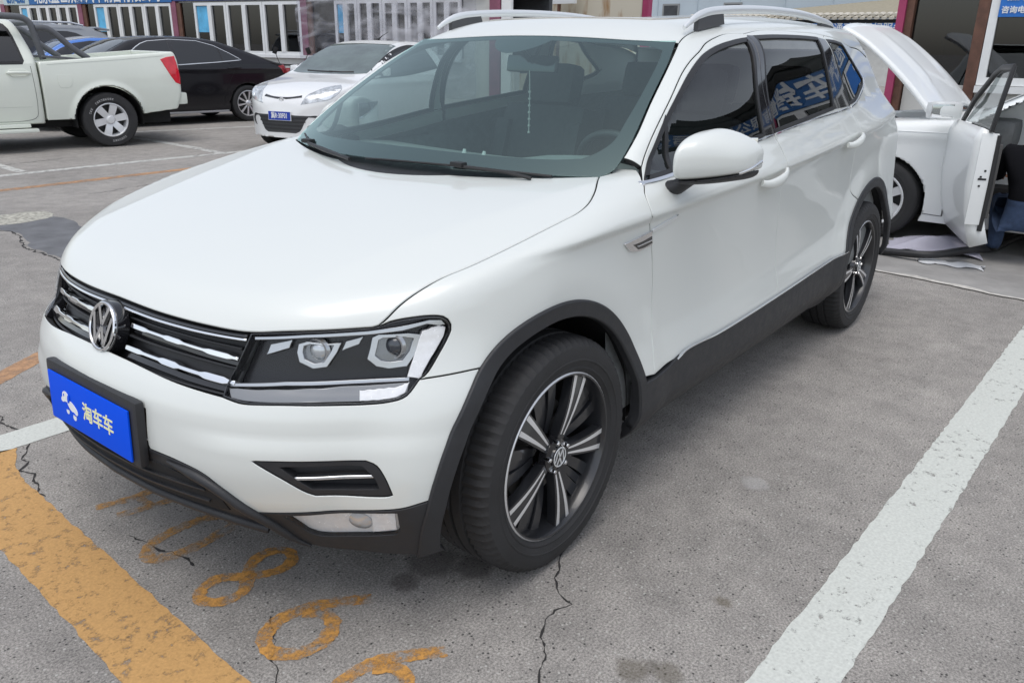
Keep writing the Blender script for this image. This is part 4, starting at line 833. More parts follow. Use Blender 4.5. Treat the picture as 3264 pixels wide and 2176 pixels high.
def suv_wheel():
    w = bpy.data.objects.new('wheel', None); COL.objects.link(w)
    V, F = tyre_mesh(); t = mesh_obj('tyre', V, F, RUBBER, w, True); t.data.set_sharp_from_angle(angle=R(28))
    # sidewall ring ridges
    mb = MB(); mb.lathe([(.236, -.09), (.240, .085), (.2435, .098), (.2475, .103), (.2435, .1065), (.2385, .1055), (.2355, .100), (.228, .075), (.222, .02), (.215, -.02), (.20, -.09)], 80, 'y'); rim = mb.build('rim', [RIMFACE, RIMBLK], w, True, 30)
    rc = np.array([np.hypot(p.center.x, p.center.z) for p in rim.data.polygons]); rim.data.polygons.foreach_set('material_index', (rc < .2415).astype(np.int32))
    for k in range(5):
        a = R(72*k)
        mb = MB(); fin(mb, a, .050, .235, .030, .076, .088, .093, .030); mb.build('spoke', RIMBLK, w, True, 30)                       # dark twin-spoke body
        for s_ in (-1, 1): mb = MB(); fin(mb, a+R(24)*s_*1.0, .055, .232, .022, .038, .050, .070, .035, tw=R(3)*s_); mb.build('vane', RIMBLK, w, True, 30)
        mb = MB(); fin(mb, a+R(36), .05, .232, .020, .024, .046, .062, .03); mb.build('vane', RIMBLK, w, True, 30)
        for s_ in (-1, 1):
            mb = MB(); V = []; n = 8
            for i in range(n):
                t = i/(n-1); r_ = .062+(.2345-.062)*t; wd = .0055+.0105*t; oc = s_*(.0075+.0175*t**1.15); y = .088+(.093-.088)*t+.006*math.sin(math.pi*(r_-.05)/.185)+.0012
                for sg in (-1, 1): V.append((r_*math.cos(a)-(oc+sg*wd/2)*math.sin(a), y, r_*math.sin(a)+(oc+sg*wd/2)*math.cos(a)))
            mb.add(V, [(2*i, 2*i+1, 2*i+3, 2*i+2) for i in range(n-1)]); fc = mb.build('spoke_face', RIMFACE, w, False, fix=False)
            for p in fc.data.polygons:
                if p.normal.y < 0: p.flip()
    mb = MB(); mb.lathe([(0, .104), (.026, .1035), (.032, .101), (.034, .095), (.050, .090), (.056, .07)], 36, 'y'); mb.build('hub_cap', GLOSSBLK, w, True, 40)
    mb = MB(); mb.lathe([(.0255, .1042), (.0265, .1052), (.029, .1052), (.030, .1040)], 36, 'y'); r_ = mb.build('hub_ring', SATIN, w, True, 40)
    e = vw(.026, .0045, .1040, .1052).build('hub_emblem', SATIN, w); e.data.transform(Matrix(((-1, 0, 0, 0), (0, 0, 1, 0), (0, 1, 0, 0), (0, 0, 0, 1))))
    for k in range(5):
        a = R(72*k+36); mb = MB(); mb.lathe([(0, .106), (.006, .105), (.0075, .102), (.0075, .07)], 6, 'y', (.0445*math.cos(a), 0, .0445*math.sin(a))); mb.build('wheel_nut', CHROME, w, True, 30)
    mb = MB(); mb.lathe([(.05, .02), (.15, .02), (.155, .012), (.155, -.006), (.05, -.006)], 48, 'y'); mb.build('brake_disc', mat('brake_steel', (.28, .27, .26), .35, metal=.9, var=.15), w, True, 30)
    mb = MB(); mb.box((.115, .012, .06), (.075, .07, .14), Matrix.Rotation(R(-28), 3, 'Y'), bev=.015); mb.build('brake_caliper', mat('caliper_grey', (.2, .2, .2), .5, metal=.5), w, True)
    return w
def copy_tree(o, parent=None):
    c = o.copy(); COL.objects.link(c)
    if parent is not None: c.parent = parent
    for ch_ in list(o.children): copy_tree(ch_, c)
    return c
wh = suv_wheel(); wh.parent = suv; wh.location = (0, .790, .345)
# spoke angles: atan2(dz, -dx) = -8 deg at the front, 41 deg at the back  -> rotate about y
def set_wheel(w, x, y, ang): w.location = (x, y, .345); w.rotation_euler = (0, ang, 0 if y > 0 else math.pi)
set_wheel(wh, 0, .790, R(-(180+8))); w2 = copy_tree(wh, suv); set_wheel(w2, -2.791, .785, R(-(180-41)))
w3 = copy_tree(wh, suv); set_wheel(w3, 0, -.790, R(30)); w4 = copy_tree(wh, suv); set_wheel(w4, -2.791, -.785, R(50))
# ------------------------------------------------------------------ cabin and underbody
mb = MB(); mb.box((-1.45, 0, .27), (3.9, 1.15, .10), bev=.03); mb.box((-1.40, 0, .30), (1.9, 1.62, .10), bev=.03); mb.box((.42, 0, .36), (.45, .95, .12), bev=.03); mb.box((-3.3, 0, .36), (.5, 1.3, .16), bev=.03); mb.build('underbody', DARK, suv, True)
TRIMD = mat('dark_cabin_trim', (.16, .168, .168), .75, var=.15, vscale=20); SEATM = mat('dark_seat_leather', (.05, .053, .055), .6, var=.15, vscale=30); HEADL = mat('grey_headliner', (.6, .6, .58), .9)
cl = panel('cabin_lining', Fall, SIDE, [[(-.30, .85, .99), (-.46, .85, 1.03), (-1.2, .86, 1.09), (-2.0, .86, 1.16), (-3.1, .75, 1.22)], [(-3.1, .75, 1.22), (-3.1, .8, .35)], [(-3.1, .8, .35), (-.30, .85, .35)], [(-.30, .85, .35), (-.30, .85, .99)]], TRIMD, suv, h=.07, off=-.055, r=.001, depth=.003, gap=0); mirror_obj(cl)
#hlz = panel('headliner', lambda p: z_roof_in(p), TOP, [[(-1.10, 0, 1.46), (-1.12, .40, 1.46), (-1.16, .56, 1.44)], [(-1.16, .56, 1.44), (-2.9, .54, 1.44)], [(-2.9, .54, 1.44), (-2.9, 0, 1.5)]], HEADL, suv, sym=True, h=.1, r=.001, depth=.004) if False else None
def z_roof_in(p): return p[..., 2]-(Zroof(p[..., 0], p[..., 1])-.045)
hlz = panel('headliner', z_roof_in, TOP, [[(-1.06, 0, 1.46), (-1.08, .40, 1.46), (-1.12, .56, 1.44)], [(-1.12, .56, 1.44), (-2.9, .54, 1.44)], [(-2.9, .54, 1.44), (-2.9, 0, 1.5)]], HEADL, suv, sym=True, h=.1, r=.001, depth=.004)
V = []; Fc = []; ys = np.linspace(-.74, .74, 25); prof = [(-.36, 1.020), (-.50, 1.030), (-.70, 1.035), (-.86, 1.02), (-.93, .98), (-.95, .90), (-.90, .70), (-.90, .40)]
for y in ys:
    for a, b in prof: V.append((a-.08*(y/.74)**2, y, b+(.035*math.exp(-((y-.37)/.16)**2) if a < -.6 else 0)))
k = len(prof)
for i in range(24):
    for j in range(k-1): Fc.append((i*k+j, i*k+j+1, i*k+k+j+1, i*k+k+j))
mesh_obj('dashboard', V, Fc, TRIMD, suv)
mb = MB(); st_c = Vector((-1.10, .37, .965)); st_n = Vector((-.90, 0, .42)).normalized(); sq = st_n.to_track_quat('Z', 'Y').to_matrix().to_4x4()
ringp = [(.175*math.cos(a), .175*math.sin(a), 0) for a in np.linspace(0, 2*math.pi, 37)]
mb.tube(ringp, .015, 10, cap=False); mb.box((0, 0, -.01), (.14, .11, .05), bev=.02)
for a in (0, math.pi, -math.pi/2): mb.box((.11*math.cos(a), .11*math.sin(a), 0), (.09 if abs(math.cos(a)) > .5 else .03, .03 if abs(math.cos(a)) > .5 else .09, .014), bev=.005)
o = mb.build('steering_wheel', mat('steering_leather', (.03, .03, .033), .5), suv, True, 40); o.data.transform(Matrix.Translation(st_c) @ sq)
def seat(x, y, w=.50):
    s_ = MB(); rot_ = Matrix.Rotation(R(-16), 3, 'Y')
    s_.box((x, y, .55), (.52, w, .18), bev=.07); s_.box((x-.30, y, .86), (.17, w*.98, .62), rot_, bev=.07); s_.box((x-.26, y-w*.42, .84), (.17, .09, .50), rot_, bev=.035); s_.box((x-.26, y+w*.42, .84), (.17, .09, .50), rot_, bev=.035)
    b = s_.build('seat', SEATM, suv, True, 50)
    s_ = MB(); s_.box((x-.40, y, 1.255), (.11, .27, .20), rot_, bev=.05); s_.tube([(x-.385, y-.07, 1.10), (x-.40, y-.07, 1.22)], .007, 6); s_.tube([(x-.385, y+.07, 1.10), (x-.40, y+.07, 1.22)], .007, 6); s_.build('headrest', SEATM, b, True, 50)
    return b
seat(-1.30, .37); seat(-1.30, -.37); seat(-2.25, .40, .5); seat(-2.25, -.40, .5); seat(-2.27, 0, .3)
mb = MB(); mb.box((-1.02, 0, 1.365), (.03, .24, .065), Matrix.Rotation(R(-12), 3, 'Y'), bev=.014); mb.tube([(-.94, 0, 1.425), (-1.0, 0, 1.38)], .012, 8); mb.build('rear_view_mirror', GLOSSBLK, suv, True)
mb = MB()
mb.tube([(-1.0, .0, 1.34), (-1.0, .004, 1.25), (-1.0, .002, 1.10)], .0025, 5)
for k in range(7): mb.box((-1.0, .003, 1.26-.026*k), (.009, .009, .009), bev=.003)
tag(mb.build('bead_pendant', mat('pendant_beads', (.45, .45, .42), .2), None, True), 'string of pale beads hanging from the rear view mirror in the SUV', 'pendant')
for s_ in (-1, 1):
    mb = MB(); mb.tube([(-.72, .07+.05*s_-.12, 1.03), (-.725, .07+.05*s_-.12, 1.052)], [.010, .006], 8)
    tag(mb.build('dash_ornament', mat('glass_ornament', (.5, .5, .48), .1), None, True), 'tiny pale ornament standing on the dashboard inside the white SUV', 'ornament', 'ornaments on the SUV dashboard')
# ------------------------------------------------------------------ ground
def asphalt():
    m = bpy.data.materials.new('worn_asphalt'); m.use_nodes = True; n = m.node_tree.nodes; l = m.node_tree.links; b = n['Principled BSDF']
    tc = n.new('ShaderNodeTexCoord'); co = tc.outputs['Object']
    def noise(s_, d=3, r_=.6, dist=0.):
        t = n.new('ShaderNodeTexNoise'); t.inputs['Scale'].default_value = s_; t.inputs['Detail'].default_value = d; t.inputs['Roughness'].default_value = r_; t.inputs['Distortion'].default_value = dist
        l.new(co, t.inputs['Vector']); return t.outputs['Fac']
    def ramp(v, a, b_, ca=(0, 0, 0, 1), cb=(1, 1, 1, 1)):
        r_ = n.new('ShaderNodeValToRGB'); r_.color_ramp.elements[0].position = a; r_.color_ramp.elements[1].position = b_; r_.color_ramp.elements[0].color = ca; r_.color_ramp.elements[1].color = cb
        l.new(v, r_.inputs[0]); return r_.outputs[0]
    def mix(f, a, b_, mode='MIX'):
        x = n.new('ShaderNodeMix'); x.data_type = 'RGBA'; x.blend_type = mode
        if hasattr(f, 'default_value') and not isinstance(f, float): l.new(f, x.inputs['Factor'])
        else: x.inputs['Factor'].default_value = f
        for s_, v in (('A', a), ('B', b_)):
            if isinstance(v, tuple): x.inputs[s_].default_value = v
            else: l.new(v, x.inputs[s_])
        return x.outputs['Result']
    base = ramp(noise(.55, 5, .62), .30, .72, (.262, .248, .233, 1), (.388, .367, .344, 1))
    med = mix(.5, base, ramp(noise(7, 5, .7), .3, .7, (.55, .55, .55, 1), (1.25, 1.24, 1.22, 1)), 'MULTIPLY')
    gr = mix(.75, med, ramp(noise(150, 2, .75), .34, .66, (.40, .40, .40, 1), (1.42, 1.42, 1.40, 1)), 'MULTIPLY')
    v1 = n.new('ShaderNodeTexVoronoi'); v1.inputs['Scale'].default_value = 95; v1.inputs['Randomness'].default_value = 1; l.new(co, v1.inputs['Vector'])
    sep = n.new('ShaderNodeSeparateColor'); l.new(v1.outputs['Color'], sep.inputs[0])
    chip = n.new('ShaderNodeMath'); chip.operation = 'MULTIPLY'; l.new(ramp(sep.outputs[0], .90, .93), chip.inputs[0]); l.new(ramp(v1.outputs['Distance'], .22, .40, (1, 1, 1, 1), (0, 0, 0, 1)), chip.inputs[1])
    gr = mix(chip.outputs[0], gr, (.44, .43, .40, 1))
    pit = n.new('ShaderNodeMath'); pit.operation = 'MULTIPLY'; l.new(ramp(sep.outputs[1], .90, .93), pit.inputs[0]); l.new(ramp(v1.outputs['Distance'], .20, .42, (1, 1, 1, 1), (0, 0, 0, 1)), pit.inputs[1])
    gr = mix(pit.outputs[0], gr, (.045, .043, .042, 1))
    # large tar / oil patches with their own shapes
    st = ramp(noise(.9, 6, .7, .6), .60, .72); stm = n.new('ShaderNodeMath'); stm.operation = 'MULTIPLY'; l.new(st, stm.inputs[0]); stm.inputs[1].default_value = .35
    gr = mix(stm.outputs[0], gr, (.105, .098, .096, 1))
    # spilled-water and rust spots
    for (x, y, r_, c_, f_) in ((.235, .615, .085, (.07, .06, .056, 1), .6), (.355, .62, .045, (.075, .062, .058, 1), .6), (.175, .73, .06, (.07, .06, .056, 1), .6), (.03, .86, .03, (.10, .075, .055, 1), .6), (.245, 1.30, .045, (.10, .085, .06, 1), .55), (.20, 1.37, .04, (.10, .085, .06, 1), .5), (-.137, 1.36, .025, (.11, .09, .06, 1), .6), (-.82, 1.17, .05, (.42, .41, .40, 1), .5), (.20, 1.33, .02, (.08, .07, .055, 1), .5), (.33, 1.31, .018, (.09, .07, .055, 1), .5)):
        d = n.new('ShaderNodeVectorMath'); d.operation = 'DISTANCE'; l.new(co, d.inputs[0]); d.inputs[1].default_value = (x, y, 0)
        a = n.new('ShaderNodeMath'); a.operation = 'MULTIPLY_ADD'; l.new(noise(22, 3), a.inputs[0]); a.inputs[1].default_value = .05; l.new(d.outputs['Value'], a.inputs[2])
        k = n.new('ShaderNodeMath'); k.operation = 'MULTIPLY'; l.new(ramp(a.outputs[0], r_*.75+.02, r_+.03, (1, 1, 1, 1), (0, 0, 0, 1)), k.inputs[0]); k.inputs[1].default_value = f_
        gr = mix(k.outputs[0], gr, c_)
    l.new(gr, b.inputs['Base Color']); b.inputs['Roughness'].default_value = .85; b.inputs['Specular IOR Level'].default_value = .3
    bp = n.new('ShaderNodeBump'); bp.inputs['Strength'].default_value = .55; bp.inputs['Distance'].default_value = .004
    l.new(noise(170, 3, .7), bp.inputs['Height']); l.new(bp.outputs[0], b.inputs['Normal'])
    return m
GM = asphalt()
g_ = mesh_obj('ground', [(-700, -700, 0), (700, -700, 0), (700, 700, 0), (-700, 700, 0)], [(0, 1, 2, 3)], GM, None, False); struct(g_)
def paint(name, col, wear=.42, soft=.10, sc_=26., alpha=1., col2=None):
    m = bpy.data.materials.new(name); m.use_nodes = True; n = m.node_tree.nodes; l = m.node_tree.links; b = n['Principled BSDF']; o = n['Material Output']
    tc = n.new('ShaderNodeTexCoord'); t = n.new('ShaderNodeTexNoise'); t.inputs['Scale'].default_value = sc_; t.inputs['Detail'].default_value = 8; t.inputs['Roughness'].default_value = .75; l.new(tc.outputs['Object'], t.inputs['Vector'])
    t2 = n.new('ShaderNodeTexNoise'); t2.inputs['Scale'].default_value = 2.2; t2.inputs['Detail'].default_value = 3; l.new(tc.outputs['Object'], t2.inputs['Vector'])
    ad = n.new('ShaderNodeMath'); ad.operation = 'MULTIPLY_ADD'; l.new(t2.outputs['Fac'], ad.inputs[0]); ad.inputs[1].default_value = .35; l.new(t.outputs['Fac'], ad.inputs[2])
    r_ = n.new('ShaderNodeMapRange'); r_.inputs['From Min'].default_value = wear+.175; r_.inputs['From Max'].default_value = wear+soft+.175; r_.inputs['To Max'].default_value = alpha; l.new(ad.outputs[0], r_.inputs['Value'])
    mx = n.new('ShaderNodeMixShader'); tr_ = n.new('ShaderNodeBsdfTransparent'); l.new(r_.outputs[0], mx.inputs[0]); l.new(tr_.outputs[0], mx.inputs[1]); l.new(b.outputs[0], mx.inputs[2]); l.new(mx.outputs[0], o.inputs['Surface'])
    t3 = n.new('ShaderNodeTexNoise'); t3.inputs['Scale'].default_value = 110; t3.inputs['Detail'].default_value = 2; l.new(tc.outputs['Object'], t3.inputs['Vector'])
    cm = n.new('ShaderNodeMix'); cm.data_type = 'RGBA'; l.new(t3.outputs['Fac'], cm.inputs['Factor']); cm.inputs['A'].default_value = (*[c*.72 for c in col], 1); cm.inputs['B'].default_value = (*[min(1, c*1.15) for c in col], 1)
    l.new(cm.outputs['Result'], b.inputs['Base Color']); b.inputs['Roughness'].default_value = .75
    bp = n.new('ShaderNodeBump'); bp.inputs['Strength'].default_value = .4; bp.inputs['Distance'].default_value = .003; l.new(t3.outputs['Fac'], bp.inputs['Height']); l.new(bp.outputs[0], b.inputs['Normal'])
    return m
WPAINT = paint('worn_white_road_paint', (.60, .62, .575), .325, .10); OPAINT = paint('worn_orange_road_paint', (.545, .315, .115), .30, .16); ODIG = paint('worn_orange_number_paint', (.58, .29, .07), .36, .22); OFAINT = paint('faded_orange_road_paint', (.55, .29, .08), .43, .25, 20, .85); OPALE = paint('pale_orange_road_paint', (.50, .285, .15), .28, .3, 12, .95)
WFAR = paint('old_white_road_paint', (.52, .52, .49), .36, .12, 14)
def line(pts, hw, mt, z=.0018, jag=.007, name='road_marking'):
    P = crom([(*p, 0) for p in pts], .03); return struct(ribbon(name, [tuple(p[:2]) for p in P], hw, z, mt, None, jag))
line([(1.6, 1.575), (.1, 1.62), (-.42, 1.637), (-1.3, 1.665), (-3.3, 1.718), (-4.05, 1.74)], .088, WPAINT)
line([(1.3, -1.145), (.5, -1.145), (-2, -1.145), (-4.0, -1.15)], .078, WPAINT)
line([(.70, -2.2), (.80, -1.1), (.875, -.9), (.90, -.6), (.93, 0), (.952, .40), (.965, .70), (.985, 1.2), (1.0, 1.5)][1:], .10, OPAINT)
line([(.55, -1.78), (.33, -1.92), (.0, -2.1), (-.4, -2.3)], .055, OPALE)
line([(3., -8.0), (-1.62, -8.03)], .07, WFAR); line([(-1.72, -8.035), (-3.4, -8.09), (-4.9, -8.08), (-12, -8.1)], .07, WFAR)
line([(3., -6.95), (-1.5, -7.03), (-3.4, -7.08), (-7, -7.1)], .075, OPALE)
line([(-4.74, -8.15), (-4.83, -9.25), (-4.87, -10.43), (-4.9, -12.2)], .07, WFAR); line([(-4.6, -11.75), (-5.53, -11.5), (-7.44, -11.02), (-9.5, -10.5)], .06, WFAR)
line([(-.4, -8.75), (-2.2, -8.80)], .06, WFAR)
line([(-2.2, -8.2), (-2.3, -10.4), (-2.35, -12.5)], .06, WFAR)
# stencilled bay number, digits read from the driving lane: right = +y, up = -x
def stroke(pts, hw, mt):
    P = crom([(-v, u, 0) for u, v in pts], .012); return struct(ribbon('painted_number', [tuple(p[:2]) for p in P], [hw*(.85+.3*random.random()) for _ in P], [.002+.0015*i/len(P) for i in range(len(P))], mt, None, .004))
stroke([(-.43, -.72), (-.40, -.63), (-.385, -.53), (-.34, -.49), (-.29, -.51), (-.30, -.60), (-.33, -.70)], .018, OFAINT); stroke([(-.40, -.60), (-.31, -.60)], .014, OFAINT)
stroke([(-.045, -.755), (-.095, -.72), (-.113, -.62), (-.095, -.52), (-.05, -.475), (-.005, -.49), (.014, -.58), (.010, -.69), (-.02, -.75), (-.045, -.755)], .021, OFAINT)
stroke([(.258, -.625), (.212, -.57), (.208, -.51), (.25, -.472), (.295, -.495), (.305, -.55), (.258, -.625), (.207, -.68), (.215, -.74), (.26, -.765), (.305, -.73), (.31, -.67), (.27, -.63)], .019, ODIG)
stroke([(.605, -.466), (.545, -.535), (.50, -.605), (.485, -.69), (.515, -.75), (.57, -.765), (.625, -.725), (.638, -.66), (.605, -.60), (.55, -.59), (.51, -.625)], .021, ODIG)
stroke([(.905, -.486), (.845, -.555), (.798, -.625), (.782, -.71), (.81, -.77), (.87, -.785), (.92, -.745), (.932, -.68), (.90, -.62), (.845, -.61), (.805, -.645)], .021, ODIG)
# cracks: narrow jagged open joints
CRK = mat('crack_dark', (.03, .028, .027), .95)
def crack(pts, hw, name='asphalt_crack'):
    P = crom([(*p, 0) for p in pts], .05); P[:, :2] += np.random.randn(len(P), 2)*.010; P = np.vstack([P[:-1]*(1-k/3)+P[1:]*(k/3) for k in range(3)]).reshape(3, -1, 3).transpose(1, 0, 2).reshape(-1, 3); P[:, :2] += np.random.randn(len(P), 2)*.0022
    w_ = [hw*(.12+.95*random.random()**1.6) for _ in P]; return struct(ribbon(name, [tuple(p[:2]) for p in P], w_, .0011, CRK))
crack([(-.35, .80), (-.07, .883), (.067, .954), (.136, 1.022), (.212, 1.043), (.302, 1.066), (.432, 1.142), (.6, 1.2)], .0042)
crack([(.693, .449), (.736, .526), (.825, .652), (.95, .78)], .004); crack([(.68, .10), (.70, -.02), (.705, -.10), (.73, -.2)], .005)
crack([(.62, -1.6), (.66, -1.1), (.72, -.95), (.76, -.8), (.80, -.62)], .006); crack([(-1.75, -7.6), (-1.67, -8.02), (-1.75, -8.5), (-2.3, -8.9), (-3.0, -9.0)], .016)
crack([(1.5, -5.6), (-.77, -5.07), (-.66, -4.31), (-.67, -3.9), (-.6, -3.0), (-.5, -2.4)], .014)
crack([(-2.0, -6.2), (-3.0, -6.35), (-4.0, -6.2)], .008)
# darker tar patch at the far side, and a pale patch of stones in it
TARM = mat('tar_patch', (.125, .128, .135), .7, var=.25, vscale=6, bump=.6, bscale=40); STNM = mat('pale_stone_patch', (.36, .35, .30), .9, var=.6, vscale=26)
pp = [(1.5, -5.9), (.2, -5.75), (-.6, -5.95), (-1.25, -5.55), (-1.3, -4.9), (-1.15, -4.2), (-1.0, -3.4), (-.9, -2.6), (-.55, -2.5), (-.62, -3.2), (-.69, -3.9), (-.69, -4.3), (-.80, -5.05), (.3, -5.3), (1.5, -5.62)]
def flatpoly(name, pts, z, mt):
    P = crom([(*p, 0) for p in pts]+[(*pts[0], 0)], .08)[:-1]; P[:, :2] += np.random.randn(len(P), 2)*.012
    from mathutils.geometry import tessellate_polygon
    V = [(p[0], p[1], z) for p in P]; T_ = tessellate_polygon([[Vector(v) for v in V]])
    T_ = [t if (Vector(V[t[1]])-Vector(V[t[0]])).cross(Vector(V[t[2]])-Vector(V[t[0]])).z > 0 else t[::-1] for t in T_]
    return struct(mesh_obj(name, V, T_, mt, None, False))
flatpoly('tar_patch', pp, .0007, TARM); flatpoly('stone_patch', [(-.75, -5.35), (-1.0, -5.25), (-1.3, -5.35), (-1.32, -5.65), (-1.0, -5.72), (-.7, -5.6)], .0014, STNM)
# concrete strip in front of the right-hand shops, ending in a broken joint
CONC = mat('worn_concrete_apron', (.27, .262, .25), .85, var=.22, vscale=3, bump=.3, bscale=90)
P = crom([(-4.25, -1.5, 0), (-4.2, .6, 0), (-4.15, 1.1, 0), (-4.05, 1.56, 0), (-3.95, 3, 0), (-3.8, 7, 0), (-3.7, 12, 0)], .08); P[:, 0] += np.random.randn(len(P))*.008
V = [(p[0], p[1], .006) for p in P]+[(-8.4, P[-1][1], .006), (-8.4, -1.5, .006)]
struct(mesh_obj('concrete_apron', V, [tuple(range(len(V)))], CONC, None, False))
struct(ribbon('apron_joint', [(p[0]+.02, p[1]) for p in P], [.012+.02*random.random() for _ in P], .0075, mat('joint_mortar', (.5, .48, .44), .9, var=.3, vscale=20), None, .02))
# ------------------------------------------------------------------ buildings
WFRAME = mat('white_window_frame', (.74, .75, .74), .45, var=.05, vscale=4); WALLW = mat('white_painted_wall', (.58, .58, .55), .8, var=.10, vscale=2.5); BROWN = mat('brown_door_post', (.12, .055, .035), .6, var=.3, vscale=9)
MAGENTA = mat('magenta_post', (.34, .04, .115), .6, var=.12, vscale=5); PURPLE = mat('faded_purple_post', (.24, .085, .13), .7, var=.2, vscale=6)
SIGNB = mat('sign_blue', (.015, .125, .36), .45, var=.05, vscale=1.5); SIGNB2 = mat('sign_bright_blue', (.012, .15, .52), .4); SIGNW = mat('sign_white', (.75, .77, .78), .5); SKYP = mat('poster_sky_blue', (.10, .42, .68), .4, var=.25, vscale=3.5)
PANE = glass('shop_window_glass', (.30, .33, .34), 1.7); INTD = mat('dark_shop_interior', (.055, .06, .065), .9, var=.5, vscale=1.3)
class Fac:
    """frame of a facade: s along it, z up, d out of it"""
    def __init__(s, o, t): s.o = Vector((*o, 0)); s.t = Vector((*t, 0)).normalized(); s.n = Vector((s.t.y, -s.t.x, 0)); s.rot = Matrix((s.t, s.n, (0, 0, 1))).transposed()
    def p(s, a, z, d=0.): return s.o+s.t*a+s.n*d+Vector((0, 0, z))
    def box(s, name, a0, a1, z0, z1, d0, d1, m, parent, bev=0.):
        mb = MB(); mb.box(s.p((a0+a1)/2, (z0+z1)/2, (d0+d1)/2), (abs(a1-a0), abs(d1-d0), abs(z1-z0)), s.rot, bev); return mb.build(name, m, parent)
    def text(s, body, size, a, z, d, m, name, parent, align='CENTER', offset=0., xscale=1.):
        o = text_mesh(body, size, m, name, parent, .01, align, xscale, offset); M = Matrix(((s.t.x, 0, s.n.x, 0), (s.t.y, 0, s.n.y, 0), (0, 1, 0, 0), (0, 0, 0, 1))); M.translation = s.p(a, z, d)
        o.data.transform(M); return o
def window_unit(fc, parent, a0, a1, z0, z1, poster=False, fw=.07, d=.06):
    """two-leaf window: outer frame, two leaves with a pane each"""
    mb = MB(); am = (a0+a1)/2
    def bar(x0, x1, y0, y1, dd=d): mb.box(fc.p((x0+x1)/2, (y0+y1)/2, dd/2+.01), (x1-x0, dd, y1-y0), fc.rot)
    bar(a0, a0+fw, z0, z1); bar(a1-fw, a1, z0, z1); bar(a0+fw, a1-fw, z1-fw, z1); bar(a0+fw, a1-fw, z0, z0+fw); bar(am-fw*.9, am+fw*.9, z0+fw, z1-fw, d*1.25)
    w = mb.build('window', WFRAME, parent)
    for x0, x1 in ((a0+fw, am-fw*.9), (am+fw*.9, a1-fw)): fc.box('pane', x0-.005, x1+.005, z0+fw-.005, z1-fw+.005, .020, .028, PANE, w)
    if poster: fc.box('poster', a0+fw+.01, am-fw*.9-.01, z1-fw-.62, z1-fw-.015, .034, .038, SKYP, w)
    return w
# far row of shops: s runs from the far end (-24) towards the centre of the view
FT = np.array([-.163, .987]); FN = np.array([.987, .163]); FO = FN*-13.49
far = root('shop_row', 'long row of white framed shop windows with purple posts under blue sign', 'building'); ff = Fac(tuple(FO), tuple(FT))
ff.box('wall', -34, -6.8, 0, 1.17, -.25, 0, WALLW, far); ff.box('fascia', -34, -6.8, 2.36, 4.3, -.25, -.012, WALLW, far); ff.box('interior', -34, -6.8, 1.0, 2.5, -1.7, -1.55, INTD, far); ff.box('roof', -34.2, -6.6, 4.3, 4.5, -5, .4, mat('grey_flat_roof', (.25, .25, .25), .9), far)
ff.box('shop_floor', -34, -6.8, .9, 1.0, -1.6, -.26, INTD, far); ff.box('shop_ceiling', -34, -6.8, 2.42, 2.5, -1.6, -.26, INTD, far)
bays = [(-24.28, [(-23.37, -22.48), (-22.48, -21.58), (-21.58, -20.67)]), (-20.67, [(-19.97, -18.94), (-18.94, -17.93), (-17.93, -16.87)]), (-16.87, [(-16.04, -14.9), (-14.9, -13.68), (-13.68, -12.47)]), (-12.47, [(-11.46, -10.80), (-10.80, -10.10), (-10.10, -9.42), (-9.42, -8.75), (-8.75, -8.05)]), (-28.1, [(-27.2, -26.2), (-26.2, -25.2), (-25.2, -24.3)])]
for a, us in bays:
    ff.box('post', a, a+.185, 0, 2.4, -.02, .075, PURPLE, far); ff.box('door_post', a+.185, a+.33, 0, 2.36, -.05, .055, BROWN, far); ff.box('door_pane', a+.33, us[0][0], 1.17, 2.36, .004, .012, PANE, far)
    for i, (x0, x1) in enumerate(us): window_unit(ff, far, x0+.006, x1-.006, 1.17, 2.355, poster=(i == 0))
ff.box('post', -7.35, -7.1, 0, 2.6, -.02, .08, PURPLE, far); ff.box('door_post', -7.08, -6.85, 0, 2.36, -.02, .06, WFRAME, far); ff.box('wall_end', -8.05, -7.36, 1.17, 2.36, -.2, -.03, WALLW, far)
ff.box('sill', -34, -8.05, 1.10, 1.17, .0, .10, WFRAME, far)
sg = root('shop_sign', 'long light blue sign with white Chinese lettering above shop windows', 'sign', tuple(ff.p(-19.9, 2.37)))
def wp(o, parent): o.parent = parent; o.matrix_parent_inverse = Matrix.Translation(-Vector(parent.location)); return o
wp(ff.box('board', -22.8, -16.80, 2.375, 3.0, .01, .09, SIGNB, None), sg); wp(ff.box('number_board', -24.05, -22.82, 2.375, 3.0, .01, .09, mat('sign_pale', (.50, .60, .62), .5), None), sg)
wp(ff.text('北京盈世众驰汽车销售有限公司', .46, -19.85, 2.575, .091, SIGNW, 'sign_lettering', None, 'CENTER', .008, .83), sg); wp(ff.text('0317-0303', .34, -23.43, 2.53, .091, SIGNB, 'sign_lettering', None, 'CENTER', .012, .6), sg)
sg2 = tag(ff.box('shop_sign', -16.75, -12.2, 2.40, 2.95, .01, .08, mat('sign_navy', (.02, .045, .18), .45), None), 'dark navy sign board above the third bay of shop windows', 'sign')
tag(ff.box('shop_sign', -12.1, -7.5, 2.42, 3.0, .01, .08, WALLW, None), 'blank white sign board above the plastic covered windows', 'sign')
